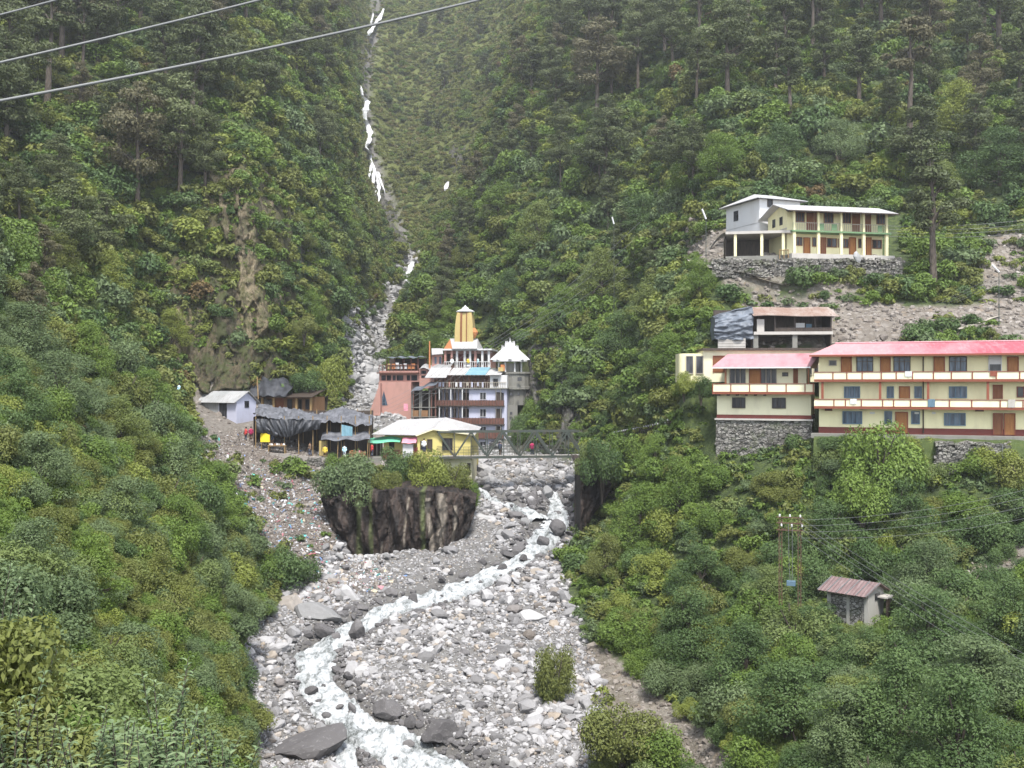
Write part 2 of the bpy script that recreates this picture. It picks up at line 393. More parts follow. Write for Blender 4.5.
c = mixc(nt, attr(nt, 'trash'), c, trc)
c = mixc(nt, attr(nt, 'bed'), c, bedc)
c = mixc(nt, math_n(nt, 'MULTIPLY', attr(nt, 'wet'), 0.65), c, (0.075, 0.072, 0.068))
c = mixc(nt, math_n(nt, 'MULTIPLY', attr(nt, 'gully'), 0.8), c, (0.09, 0.085, 0.08))
bm = math_n(nt, 'ADD', math_n(nt, 'MULTIPLY', strk, 1.2), n3)
finish(nt, out, c, 0.9, bm, 0.6, 0.35)
terr = link('valley_slopes', me, None, m)
tag(terr, None, None, None, 'structure')
# ------------------------------------------------------------------ foliage meshes
def leaf_mesh(name, cen, nor, size, var, rng, aspect=0.5):
    n = len(cen)
    nor = nor / (np.linalg.norm(nor, axis=1, keepdims=True) + 1e-9)
    r = rng.normal(size=(n, 3)); a = r - nor * (r * nor).sum(1, keepdims=True); a /= np.linalg.norm(a, axis=1, keepdims=True) + 1e-9
    b = np.cross(nor, a)
    s = size[:, None]
    v = np.stack([cen - a * s, cen + b * s * aspect - a * s * 0.1, cen + a * s - nor * s * 0.25, cen - b * s * aspect - a * s * 0.1], 1).reshape(-1, 3)
    me = np_mesh(name, v, np.arange(4 * n).reshape(n, 4))
    fattr(me, 'var', np.repeat(var, 4))
    return me

def blob_leaves(rng, lumps, n, leaf, up=0.75):
    """lumps: list of (centre, radius vec, var); leaves on and just inside their surfaces"""
    w = np.array([np.mean(r) ** 2 for c, r, v in lumps]); w /= w.sum()
    k = rng.choice(len(lumps), n, p=w)
    C = np.array([l[0] for l in lumps])[k]; R = np.array([l[1] for l in lumps])[k]; V = np.array([l[2] for l in lumps])[k]
    d = rng.normal(size=(n, 3)); d[:, 2] += 0.35; d /= np.linalg.norm(d, axis=1, keepdims=True)
    rr = rng.uniform(0.62, 1.08, (n, 1))
    c = C + d * R * rr
    nor = d + rng.normal(size=(n, 3)) * 0.55 + np.array([0, 0, up])
    return c, nor, leaf * rng.uniform(0.6, 1.35, n), np.clip(V * 0.65 + rng.uniform(0, 0.45, n), 0, 1)

def shrub_mesh(seed, n, leaf, R=1.0, H=1.1, k=9, aspect=0.5):
    rng = np.random.default_rng(seed)
    lumps = []
    for i in range(k):
        a = rng.uniform(0, 6.283); q = rng.uniform(0.1, 0.75) ** 0.6 * R
        h = rng.uniform(0.25, 0.85) * H * (1 - 0.4 * q / R)
        r = rng.uniform(0.26, 0.5) * R
        lumps.append(((math.cos(a) * q, math.sin(a) * q, h), (r, r, r * rng.uniform(0.6, 0.95)), rng.uniform(0, 1)))
    c, nor, s, v = blob_leaves(rng, lumps, n, leaf)
    c[:, 2] = np.abs(c[:, 2])
    return leaf_mesh('foliage', c, nor, s, v, rng, aspect)

def tube_np(pts, rad, sides=6):
    """pts list of 3-vectors, rad list -> verts, quads"""
    V = []; Q = []
    pts = [np.array(p, float) for p in pts]
    for i, p in enumerate(pts):
        t = pts[min(i + 1, len(pts) - 1)] - pts[max(i - 1, 0)]; t /= np.linalg.norm(t) + 1e-9
        a = np.cross(t, [0.13, 0.97, 0.2] if abs(t[1]) < 0.9 else [1, 0, 0]); a /= np.linalg.norm(a); b = np.cross(t, a)
        for j in range(sides):
            an = 6.28318 * j / sides
            V.append(p + (a * math.cos(an) + b * math.sin(an)) * rad[i])
    for i in range(len(pts) - 1):
        for j in range(sides):
            Q.append((i * sides + j, i * sides + (j + 1) % sides, (i + 1) * sides + (j + 1) % sides, (i + 1) * sides + j))
    return V, Q

def tubes_mesh(name, tubes, sides=6, smooth=True):
    V = []; Q = []
    for pts, rad in tubes:
        v, q = tube_np(pts, rad, sides); o = len(V); V += v; Q += [tuple(i + o for i in f) for f in q]
    return np_mesh(name, V, Q, 4, smooth)

def stems_mesh(seed, R=1.0, H=1.1, k=6):
    rng = np.random.default_rng(seed); T = []
    for i in range(k):
        a = rng.uniform(0, 6.283); q = rng.uniform(0.2, 0.7) * R
        e = np.array([math.cos(a) * q, math.sin(a) * q, H * rng.uniform(0.5, 0.9)])
        T.append(([(0, 0, -0.4), e * [0.35, 0.35, 0.5], e], [0.045, 0.03, 0.01]))
    return tubes_mesh('stem', T, 4)

def conifer_meshes(seed, H=15.0, spread=3.6, bare=0.38, leaf=0.30, n=5200, pads=24, flat=0.42, lean=0.02):
    """old spreading mountain tree: a bare tapering trunk, crooked limbs, and flat layered clumps of foliage"""
    rng = np.random.default_rng(seed)
    b = rng.normal(size=(6, 2)) * lean * H * 0.35
    tp = [np.array([b[i][0] * i / 5, b[i][1] * i / 5, H * 0.93 * i / 5 - (0.8 if i == 0 else 0)]) for i in range(6)]
    r0 = 0.026 * H
    T = [(tp, [r0 * (1 - 0.85 * i / 5) for i in range(6)])]
    lumps = []
    for i in range(pads):
        f = bare + (1 - bare) * (i + rng.uniform(0, 1)) / pads
        g = (f - bare) / (1 - bare)
        prof = math.sin(min(1, g * 1.9 + 0.25) * math.pi / 2) * (1 - g ** 1.8) + 0.1
        a = rng.uniform(0, 6.283) if i % 2 else i * 2.4
        q = spread * prof * rng.uniform(0.35, 1.0)
        p0 = np.array([np.interp(f * 5, range(6), [t[0] for t in tp]), np.interp(f * 5, range(6), [t[1] for t in tp]), f * H * 0.95])
        e = p0 + np.array([math.cos(a) * q, math.sin(a) * q, 0.25 * q * rng.uniform(-0.2, 1.2)])
        T.append(([p0 - [0, 0, 0.06 * H], (p0 + e) / 2 + [0, 0, 0.1], e], [r0 * 0.32 * (1.15 - g), r0 * 0.2, 0.03]))
        r = spread * rng.uniform(0.30, 0.52) * (0.6 + 0.5 * prof)
        lumps.append((tuple(e + [0, 0, 0.1]), (r, r * rng.uniform(0.8, 1.1), r * flat * rng.uniform(0.8, 1.3)), rng.uniform(0, 1)))
        if rng.uniform() < 0.5:
            r2 = r * 0.6
            e2 = e + np.array([rng.normal() * r, rng.normal() * r, rng.uniform(0.1, 0.6) * r])
            lumps.append((tuple(e2), (r2, r2, r2 * flat), rng.uniform(0, 1)))
    c, nor, s, v = blob_leaves(rng, lumps, n, leaf, 0.6)
    return tubes_mesh('trunk', T, 6), leaf_mesh('crown', c, nor, s, v, rng, 0.42)

def broad_meshes(seed, H=5.0, R=2.4, n=15000, leaf=.072):
    rng = np.random.default_rng(seed); T = []; lumps = []
    T.append(([(0, 0, -1.2), (rng.normal() * .15, rng.normal() * .15, H * .3), (rng.normal() * .3, rng.normal() * .3, H * .62)], [.16, .12, .06]))
    for i in range(40):
        a = i * 2.4 + rng.uniform(-.6, .6); g = (i + rng.uniform(0, 1)) / 40; prof = math.sin(min(1, .28 + g * .95) * math.pi) ** .7 if g < .8 else (1 - g) * 2.2 + .15
        q = R * prof * rng.uniform(.45, 1.0); h = H * (.10 + .84 * g) + rng.normal() * .2
        e = np.array([math.cos(a) * q, math.sin(a) * q, max(.3, h)])
        if i % 4 == 0: T.append(([(0, 0, H * rng.uniform(.1, .4)), e * [.55, .55, .75], e * [.9, .9, .95]], [.07, .045, .015]))
        r = R * rng.uniform(.20, .40) * (.75 + .4 * prof); lumps.append((tuple(e), (r * rng.uniform(.75, 1.25), r * rng.uniform(.75, 1.25), r * rng.uniform(.5, .8)), rng.uniform(0, 1)))
    c, nor, s, v = blob_leaves(rng, lumps, n, leaf, .8)
    c += np.array([0, 0, -.12]) * (rng.uniform(0, 1, (n, 1)) ** 3) * 6 * .3
    return tubes_mesh('trunk', T, 6), leaf_mesh('crown', c, nor, s, v, rng, .48)

L_BRIGHT = mat_leaf('bright green leaves', (0.070, 0.122, 0.024), (0.165, 0.235, 0.046), (0.21, 0.235, 0.05), 0.2)
L_GREY = mat_leaf('grey green leaves', (0.064, 0.100, 0.042), (0.160, 0.212, 0.092), (0.14, 0.18, 0.05), 0.25)
L_DARK = mat_leaf('dark green leaves', (0.042, 0.080, 0.026), (0.112, 0.170, 0.056), (0.16, 0.19, 0.05), 0.15)
L_OLIVE = mat_leaf('olive leaves', (0.085, 0.108, 0.026), (0.190, 0.205, 0.052), (0.15, 0.17, 0.05), 0.3)
L_RUST = mat_leaf('rust and brown leaves', (0.10, 0.075, 0.032), (0.18, 0.125, 0.055), (0.14, 0.15, 0.045), 0.5)
L_GRASS = mat_leaf('yellow green mountain grass', (0.115, 0.145, 0.040), (0.235, 0.255, 0.080), (0.20, 0.17, 0.075), 0.2)
L_PALE = mat_leaf('pale sapling leaves', (0.085, 0.135, 0.060), (0.23, 0.30, 0.155), (0.24, 0.28, 0.10), 0.2)
L_CONE = mat_leaf('brown green needles', (0.036, 0.050, 0.019), (0.118, 0.140, 0.055), (0.115, 0.098, 0.055), 0.18, 0.2)
m, nt, out = new_mat('bark')
co = objco(nt, (3, 3, 0.7)); n = noise(nt, 3.0, 5, 0.6, co)
finish(nt, out, ramp(nt, n, [(0.3, (0.028, 0.022, 0.017)), (0.7, (0.11, 0.09, 0.072))]), 0.95, n, 0.6, 0.05)
M_BARK = m

KIND_MATS = [L_BRIGHT, L_GREY, L_DARK, L_OLIVE, L_RUST]
KIND_WORD = ['bright green', 'grey green', 'dark green', 'olive green', 'rusty brown']
LOW = []; HIGH = []
for k, mt in enumerate(KIND_MATS):
    for v in range(2):
        a = shrub_mesh(100 + k * 10 + v, 1300, 0.082, 1.0, 1.1, 9, 0.55); a.materials.append(mt); LOW.append(a)
        b = shrub_mesh(300 + k * 10 + v, 8500, 0.038, 1.0, 1.2, 16, 0.5); b.materials.append(mt); HIGH.append(b)
STEM = [stems_mesh(500 + v) for v in range(2)]
for s in STEM: s.materials.append(M_BARK)

# ------------------------------------------------------------------ where plants may stand
FOOT = [(812, 900, 86.5, 97), (900, 1150, 82.5, 97), (706, 820, 92, 99.5), (682, 850, 98.5, 103), (712, 838, 103, 108.5), (698, 905, 117, 137), (826, 884, 66.8, 71),
        (374, 532, 143, 161), (376, 478, 118, 131), (190, 390, 116, 131.5), (438, 582, 129, 132.5)]
BOX = [(816, 325, 1150, 433, 84), (712, 348, 819, 424, 92), (717, 422, 790, 458, 91), (679, 344, 842, 380, 98), (712, 300, 842, 348, 103), (704, 188, 900, 257, 118),
       (818, 568, 888, 617, 67.5), (776, 516, 804, 590, 65.5), (372, 300, 532, 458, 148), (372, 416, 476, 456, 122), (444, 450, 474, 478, 122), (194, 374, 380, 452, 117), (440, 428, 578, 462, 129),
       (330, 505, 462, 550, 104), (575, 482, 600, 530, 116), (300, 560, 560, 768, 62), (470, 470, 560, 560, 110), (345, 310, 400, 420, 170),
       (936, 440, 1010, 474, 79), (610, 418, 692, 440, 124), (355, 85, 385, 205, 380), (245, 600, 300, 768, 60)]
FALLBOX = [(357, 84, 381, 207, 470), (367, 5, 386, 40, 590)]
NEARLIM = ([-200, 0, 40, 80, 130, 180, 215, 245, 280, 1100], [400, 480, 560, 610, 640, 650, 690, 765, 840, 1400])
def keep(x, y, z, r, h, low=False):
    # leave the open strips of the photograph open: earth bank, buildings' ground

    px = x / y * FPX + 512; pr = r / y * FPX; pyt = 384 - (z + h) / y * FPX; pyb = 384 - z / y * FPX
    ok = np.ones(len(x), bool)
    for x0, x1, d0, d1 in FOOT:
        ok &= ~((px > x0 - pr * .35) & (px < x1 + pr * .35) & (y > d0 - r * .25) & (y < d1 + r * .25))
    for x0, y0, x1, y1, dm in ([] if low else BOX + FALLBOX):
        ok &= ~((y < dm + 0.5) & (px + pr * 0.4 > x0) & (px - pr * 0.4 < x1) & (pyt < y1 - 1) & (pyb > y0))
    gy_ = (pyt + pyb) / 2
    ok &= ~(inpoly(px, gy_, [(655, 251), (720, 266), (800, 287), (800, 301), (720, 282), (655, 268)]) & (y > 95) & (y < 126))
    ok &= ~(inpoly(px, gy_, [(842, 302), (1060, 300), (1060, 340), (842, 340)]) & ~inpoly(px, gy_, [(915, 318), (985, 314), (1000, 342), (905, 342)]) & (y > 97) & (y < 122))
    ok &= ~(inpoly(px, gy_, [(585, 640), (618, 650), (690, 712), (750, 768), (712, 768), (648, 735), (600, 690)]) & (y < 84))
    ok &= ~((y < 21) & (pyt < np.interp(px, *NEARLIM)))
    return ok
cellA = np.linalg.norm(np.cross(np.stack([GX[:-1, 1:] - GX[:-1, :-1], GY[:-1, 1:] - GY[:-1, :-1], GZ[:-1, 1:] - GZ[:-1, :-1]], -1),
                                np.stack([GX[1:, :-1] - GX[:-1, :-1], GY[1:, :-1] - GY[:-1, :-1], GZ[1:, :-1] - GZ[:-1, :-1]], -1)), axis=-1)
def cellmean(a): return (a[:-1, :-1] + a[1:, :-1] + a[:-1, 1:] + a[1:, 1:]) / 4
BARE = cellmean(np.clip(np.maximum.reduce([BED * 1.0, VILL * 0.97, LAWN, TRASH * 0.93, RUB * 0.93, ROCK * 0.74, GUL * 0.9]), 0, 1))
CY = cellmean(GY); CPX = cellmean(PPX); CPY = cellmean(384 - GZ / np.maximum(GY, .1) * FPX)
INV = ((CPX > -160) & (CPX < 1190) & (CPY > -160) & (CPY < 980) & (CY > 9)).astype(float)
_a = np.stack([GX[:-1, 1:] - GX[:-1, :-1], GY[:-1, 1:] - GY[:-1, :-1], GZ[:-1, 1:] - GZ[:-1, :-1]], -1); _b = np.stack([GX[1:, :-1] - GX[:-1, :-1], GY[1:, :-1] - GY[:-1, :-1], GZ[1:, :-1] - GZ[:-1, :-1]], -1)
_n = np.cross(_a, _b); STEEP = 1 - np.abs(_n[..., 2]) / (np.linalg.norm(_n, axis=-1) + 1e-9)
BOOST = 1 + 2.2 * np.clip(STEEP - .25, 0, 1) * (CY < 150)
MEAD = cellmean(MEADOW)
def scatter(rng, weight, rfun, cover):
    """random points on the slopes; density = cover / (pi r^2)"""
    r = rfun(CY)
    lam = cellA * weight * cover / (math.pi * r * r)
    cnt = rng.poisson(lam)
    i, j = np.nonzero(cnt); rep = cnt[i, j]; i = np.repeat(i, rep); j = np.repeat(j, rep)
    a = rng.uniform(0, 1, len(i)); b = rng.uniform(0, 1, len(i))
    def bil(G): return (G[i, j] * (1 - a) + G[i + 1, j] * a) * (1 - b) + (G[i, j + 1] * (1 - a) + G[i + 1, j + 1] * a) * b
    return bil(GX), bil(GY), bil(GZ), r[i, j]

def visible(x, y, z):
    vis = np.ones(len(x), bool)
    for t in np.linspace(0.25, 0.985, 60):
        vis &= ground(x * t, y * t) < z * t + 0.3
    return vis

rng = np.random.default_rng(11)
sx, sy, sz, sr = scatter(rng, (1 - BARE) * INV * BOOST * (1 - .8 * MEAD), lambda d: np.clip(0.0155 * d, 0.7, 2.3), 1.75)
sr = sr * np.where((sx / sy * FPX > 48) & (sy < 78), 1.45, np.where((sx < 0) & (sy < 100), 1.2, 1.0))
sr = sr * rng.choice([0.55, 0.75, 1.0, 1.3, 1.7], len(sr), p=[.22, .28, .28, .15, .07])
sh = sr * rng.uniform(0.75, 1.35, len(sr))
k = keep(sx, sy, sz, sr, sh * 1.2)
sx, sy, sz, sr, sh = sx[k], sy[k], sz[k], sr[k], sh[k]
# species by place: noise patches and the side of the valley
spx = sx / sy * FPX + 512; spy = 384 - sz / sy * FPX
pn = fbm(sx / 7, sy / 7 + sz / 7, 61, 3) + rng.normal(size=len(sx)) * 0.30
def species(px, py, d, pn, rng):
    n = len(px); u = rng.uniform(0, 1, n)
    W = np.tile(np.array([0.38, 0.20, 0.22, 0.197, 0.003]), (n, 1))
    s = (px > 560) & (d < 78); W[s] = [0.16, 0.22, 0.58, 0.037, 0.003]
    s = (px > 540) & (px < 720) & (d > 76) & (d < 125); W[s] = [0.50, 0.14, 0.10, 0.256, 0.004]
    s = (px < 330) & (d < 110); W[s] = [0.26, 0.34, 0.14, 0.256, 0.004]
    s = (px < 330) & (d < 32); W[s] = [0.26, 0.58, 0.08, 0.076, 0.004]
    s = (d > 240); W[s] = [0.44, 0.05, 0.06, 0.445, 0.005]
    s = (px < 340) & (d > 118) & (d < 175); W[s] = [0.36, 0.10, 0.20, 0.335, 0.005]
    W[:, 0] *= np.exp(1.6 * pn); W[:, 2] *= np.exp(-1.6 * pn); W[:, 3] *= np.exp(0.8 * np.sin(pn * 9))
    W /= W.sum(1, keepdims=True)
    return (u[:, None] > np.cumsum(W, 1)).sum(1).clip(0, 4)
sk = species(spx, spy, sy, pn, rng)
inframe = (spx > -20) & (spx < 1044) & (spy > -20) & (spy < 800 + 0 * spy)
vis = visible(sx, sy, sz + sh * 0.6) & inframe
score = np.where(vis, sr / sy, 0)
order = np.argsort(-score)[:262]
ind = np.zeros(len(sx), bool); ind[order] = True
PLACE = lambda px, py, d: ('in the near left foreground' if px < 260 and d < 32 else 'on the left slope below the stalls' if px < 340 and d < 118 else
        'on the lower right slope around the tin roofed hut' if d < 80 else 'on the right bank between the river and the yellow lodges' if d < 128 else 'high on the valley side')
for q in np.nonzero(ind)[0]:
    kk = int(sk[q]); v = int(rng.integers(2))
    o = link('shrub', HIGH[kk * 2 + v], loc=(sx[q], sy[q], sz[q] - 0.15 * sr[q]))
    o.rotation_euler = (0, 0, rng.uniform(0, 6.28)); o.scale = (sr[q], sr[q], sh[q])
    st = link('stem', STEM[v], o)
    where = PLACE(spx[q], spy[q], sy[q])
    big = 'large' if sr[q] > 1.25 else 'medium sized' if sr[q] > 0.8 else 'small'
    tag(o, f'{big} {KIND_WORD[kk]} leafy shrub {where}', 'shrub', f'{big} {KIND_WORD[kk]} shrubs {where}')

# ------------------------------------------------------------------ instanced stuff (nobody could count it)
def stuff(name, label, cat, pts, meshes, pick, scale, rotz, tilt=None):
    me = bpy.data.meshes.new(name)
    n = len(pts)
    me.vertices.add(n); me.vertices.foreach_set('co', np.asarray(pts, np.float32).ravel())
    a = me.attributes.new('pick', 'INT', 'POINT'); a.data.foreach_set('value', np.asarray(pick, np.int32))
    a = me.attributes.new('size', 'FLOAT_VECTOR', 'POINT'); a.data.foreach_set('vector', np.asarray(scale, np.float32).ravel())
    rot = np.zeros((n, 3), np.float32); rot[:, 2] = rotz
    if tilt is not None: rot[:, :2] = tilt
    a = me.attributes.new('turn', 'FLOAT_VECTOR', 'POINT'); a.data.foreach_set('vector', rot.ravel())
    o = link(name, me)
    src = bpy.data.collections.new(name + ' sources')
    for i, mm in enumerate(meshes):
        src.objects.link(bpy.data.objects.new('%s_source_%03d' % (name, i), mm))
    g = bpy.data.node_groups.new(name, 'GeometryNodeTree')
    g.interface.new_socket('Geometry', in_out='INPUT', socket_type='NodeSocketGeometry')
    g.interface.new_socket('Geometry', in_out='OUTPUT', socket_type='NodeSocketGeometry')
    gi = g.nodes.new('NodeGroupInput'); go = g.nodes.new('NodeGroupOutput')
    ci = g.nodes.new('GeometryNodeCollectionInfo'); ci.inputs['Collection'].default_value = src
    ci.inputs['Separate Children'].default_value = True; ci.inputs['Reset Children'].default_value = True
    ip = g.nodes.new('GeometryNodeInstanceOnPoints'); ip.inputs['Pick Instance'].default_value = True
    def named(nm, t):
        x = g.nodes.new('GeometryNodeInputNamedAttribute'); x.data_type = t; x.inputs['Name'].default_value = nm
        return x.outputs['Attribute']
    g.links.new(gi.outputs[0], ip.inputs['Points']); g.links.new(ci.outputs[0], ip.inputs['Instance'])
    g.links.new(named('pick', 'INT'), ip.inputs['Instance Index'])
    g.links.new(named('size', 'FLOAT_VECTOR'), ip.inputs['Scale']); g.links.new(named('turn', 'FLOAT_VECTOR'), ip.inputs['Rotation'])
    g.links.new(ip.outputs[0], go.inputs[0])
    md = o.modifiers.new('scatter', 'NODES'); md.node_group = g
    tag(o, label, cat, None, 'stuff')
    return o

rest = ~ind
n = int(rest.sum())
bigpx = rest & (sr / sy * FPX > 16) & (sy < 90)
pick = sk * 2 + rng.integers(0, 2, len(sk))
pick = np.where(bigpx, pick + len(LOW), pick)
stuff('undergrowth', 'dense mixed green shrubs and creepers covering the valley sides', 'undergrowth',
      np.stack([sx, sy, sz - 0.15 * sr], 1)[rest], LOW + HIGH, pick[rest], np.stack([sr, sr, sh], 1)[rest], rng.uniform(0, 6.28, n))
# low herbs and tufts filling between the shrubs and creeping over rubble and rock
TUFT = []
for kx, mt in enumerate(KIND_MATS):
    a = shrub_mesh(700 + kx, 150, 0.20, 1.0, 0.55, 6, 0.45); a.materials.append(mt); TUFT.append(a)
BARE2 = cellmean(np.clip(np.maximum.reduce([BED * 1.0, VILL * 0.9, LAWN * 0.75, TRASH * 0.86, RUB * 0.74, ROCK * 0.25, GUL * 0.97]), 0, 1))
tx, ty, tz, tr = scatter(rng, (1 - BARE2) * INV * BOOST * (1 + .5 * MEAD), lambda d: np.clip(0.0075 * d, 0.35, 1.3), 1.5)
tr = tr * rng.uniform(0.5, 1.5, len(tr)); kt = keep(tx, ty, tz, tr, tr * 0.6, True)
tx, ty, tz, tr = tx[kt], ty[kt], tz[kt], tr[kt]
tpx = tx / ty * FPX + 512; tpn = fbm(tx / 6, ty / 6 + tz / 6, 61, 3) + rng.normal(size=len(tx)) * 0.3
tk = species(tpx, 384 - tz / ty * FPX, ty, tpn + 0.25, rng)
rockish = ground(tx, ty) * 0 + np.array([0.0])
a = shrub_mesh(760, 170, 0.20, 1.0, 0.6, 6, 0.3); a.materials.append(L_GRASS); TUFT.append(a)
tk = np.where((ty > 300) & (tpx > 350) & (tpx < 575) & (rng.uniform(0, 1, len(tk)) < .72), 5, tk)
stuff('ground_herbs', 'low green herbs and grass tufts between the shrubs', 'herbs', np.stack([tx, ty, tz - 0.08 * tr], 1), TUFT, tk,
      np.stack([tr, tr, tr * rng.uniform(0.7, 1.4, len(tr))], 1), rng.uniform(0, 6.28, len(tr)))
print('shrubs', len(sx), 'herbs', len(tx), 'visible shrubs', int(vis.sum()))

# ------------------------------------------------------------------ conifers: every tree its own thing
CON = []
for v, (Hh, sp, bare, pads, nl, fl) in enumerate([(15, 3.4, .30, 26, 4200, .42), (15, 4.6, .38, 22, 4200, .36), (15, 2.7, .42, 20, 3200, .5), (15, 3.9, .22, 30, 5200, .45), (15, 2.2, .60, 12, 1900, .5)]):
    t, c = conifer_meshes(900 + v, Hh, sp, bare, 0.19, int(nl * 2.1), pads, fl)
    t.materials.append(M_BARK); c.materials.append(L_CONE); CON.append((t, c))
TREES = []
for bx, by, ty_, v in [(611, 109, 38, 1), (604, 205, 118, 1), (824, 92, 20, 0), (790, 122, 45, 2), (909, 158, 28, 4), (859, 106, 25, 0), (982, 112, 40, 3), (983, 47, -60, 4), (1019, 112, 15, 0), (968, 72, 8, 1),
                       (734, 58, 2, 1), (585, 92, 33, 3), (776, 98, 28, 2), (552, 92, 38, 0), (934, 290, 160, 2), (180, 205, 88, 1), (137, 222, 95, 1), (45, 292, 230, 0), (6, 160, 62, 0), (36, 82, -14, 2),
                       (98, 66, -24, 3), (234, 84, 38, 1), (264, 118, 52, 1), (78, 120, 66, 3), (700, 40, -30, 2), (665, 60, -8, 0), (640, 75, 5, 1), (930, 80, -12, 2), (1000, 60, -50, 0), (560, 50, -15, 3),
                       (205, 190, 120, 3), (160, 130, 60, 0), (120, 160, 85, 1), (60, 200, 140, 3), (20, 230, 165, 1), (30, 330, 268, 3), (210, 60, -5, 1), (620, 262, 214, 3), (655, 275, 232, 3)]:
    d = hit(bx, by)
    if d: TREES.append((bx, d, (by - ty_) / FPX * d, v))
def tree_region(rng, poly_, n, v_choices, hrange, mind):
    got = 0; tries = 0
    xs = [p[0] for p in poly_]; ys = [p[1] for p in poly_]
    while got < n and tries < n * 30:
        tries += 1
        x = rng.uniform(min(xs), max(xs)); y = rng.uniform(min(ys), max(ys))
        if not inpoly(np.array(x), np.array(y), poly_): continue
        d = hit(x, y)
        if d is None or d < 50: continue
        X = (x - 512) / FPX * d
        if any(abs((t[0] - 512) / FPX * t[1] - X) < mind and abs(t[1] - d) < mind * 1.2 for t in TREES): continue
        TREES.append((x, d, rng.uniform(*hrange), int(rng.choice(v_choices)))); got += 1
tree_region(rng, [(-60, -70), (260, -70), (255, 95), (195, 140), (110, 120), (0, 160), (-60, 180)], 46, [0, 1, 1, 2, 3, 4], (11, 19), 3.5)
tree_region(rng, [(262, -60), (350, -60), (362, 90), (380, 190), (320, 190), (285, 120)], 42, [0, 1, 3], (9, 14), 4.5)
tree_region(rng, [(500, -60), (1080, -60), (1080, 95), (880, 70), (720, 110), (600, 120), (520, 160)], 78, [0, 1, 1, 2, 2, 4], (11, 20), 4.5)
tree_region(rng, [(520, 150), (640, 130), (720, 190), (680, 250), (560, 240)], 10, [0, 1, 3], (8, 13), 6)
tree_region(rng, [(-40, 190), (120, 200), (100, 330), (-40, 330)], 7, [0, 3], (7, 10), 6)
tree_region(rng, [(880, 110), (1060, 120), (1060, 200), (900, 190)], 9, [0, 3], (8, 13), 6)
tree_region(rng, [(400, 10), (500, 10), (500, 160), (440, 160), (390, 80)], 9, [0, 1, 3], (7, 11), 7)
tree_region(rng, [(425, 330), (450, 262), (482, 180), (520, 70), (545, 75), (510, 190), (475, 270), (445, 330)], 26, [0, 2, 3], (6, 10), 4)
CW = ['layered', 'wide spreading', 'slim', 'dense', 'bare stemmed']
for (x, d, h, v) in TREES:
    hp = h / d * FPX; yb_ = 384 - gpos(x, d).z / d * FPX
    if d < 440 and 340 < x < 392 and yb_ - hp < 212 and yb_ > 80: continue                # the waterfall's gully is clear of trees
    p = gpos(x, d); s = h / 15.0 * 1.12
    root = bpy.data.objects.new('conifer', None); COL.objects.link(root)
    root.location = p; root.rotation_euler = (rng.normal() * 0.03, rng.normal() * 0.03, rng.uniform(0, 6.28)); root.scale = (s * rng.uniform(.85, 1.15), s * rng.uniform(.85, 1.15), s)
    root.empty_display_size = 0.3
    link('trunk', CON[v][0], root); link('crown', CON[v][1], root)
    where = ('on the upper left slope above the cliff' if x < 275 and d < 190 else 'on the far ridge left of the waterfall' if x < 395 else
             'on the grassy mountainside right of the waterfall' if x < 500 else 'behind the white roofed houses' if x > 700 and d > 130 and d < 190 else 'on the upper right mountainside' if d > 125 else 'between the lodges on the right slope')
    tag(root, f'{"tall" if h > 13 else "short"} {CW[v]} brownish green conifer {where}', 'tree', f'conifers {where}')
print('trees', len(TREES))

# ------------------------------------------------------------------ rounded broadleaf trees standing out of the scrub
BRO = {}
for kx in range(4):
    for v in range(2):
        t, c = broad_meshes(1200 + kx * 7 + v, 5.0, 2.5); t.materials.append(M_BARK); c.materials.append(KIND_MATS[kx]); BRO[(kx, v)] = (t, c)
rng = np.random.default_rng(77)
BL_ = [(690, 660, 42, 2), (745, 690, 40, 2), (800, 660, 46, 2), (870, 690, 44, 1), (930, 660, 44, 2), (980, 720, 52, 1), (900, 755, 60, 2), (790, 750, 56, 2), (1010, 640, 40, 2), (850, 770, 50, 1), (960, 790, 60, 2),
       (770, 615, 30, 1), (700, 600, 34, 2), (845, 640, 22, 3), (640, 545, 30, 0), (680, 520, 30, 0), (606, 580, 24, 3), (720, 500, 26, 3), (830, 560, 34, 2), (900, 540, 34, 2), (950, 520, 32, 2), (1000, 520, 30, 2), (930, 600, 30, 1), (655, 482, 22, 0),
       (640, 240, 26, 2), (600, 300, 26, 2), (560, 330, 24, 0), (660, 320, 30, 2), (620, 360, 28, 2), (700, 300, 22, 0), (670, 380, 28, 0), (640, 410, 24, 2), (580, 400, 22, 2), (540, 250, 26, 2), (500, 220, 22, 0), (590, 180, 22, 0), 
       (960, 150, 34, 0), (1000, 190, 40, 2), (940, 210, 26, 2), (840, 165, 26, 1), (900, 180, 24, 0), (720, 180, 28, 0), (780, 175, 26, 2), (690, 190, 24, 0), 
       (60, 420, 34, 1), (120, 450, 30, 2), (20, 360, 36, 1), (90, 380, 30, 0), (150, 420, 26, 0), (180, 460, 24, 2), (40, 500, 40, 1), (120, 540, 38, 1), (180, 560, 34, 0), (220, 620, 30, 1), (160, 620, 36, 3), (90, 610, 40, 0), (30, 600, 46, 1), (190, 690, 30, 1), (215, 530, 26, 0), (110, 300, 26, 0), (60, 280, 26, 3), (170, 350, 22, 0), (20, 440, 36, 2),
       (310, 330, 20, 0), (330, 280, 18, 2), (345, 240, 16, 0), (300, 250, 18, 3), (320, 360, 18, 2), (360, 270, 14, 0), (420, 300, 16, 2), (450, 330, 18, 0), (470, 270, 18, 3), (510, 310, 20, 2), (435, 360, 15, 0)]
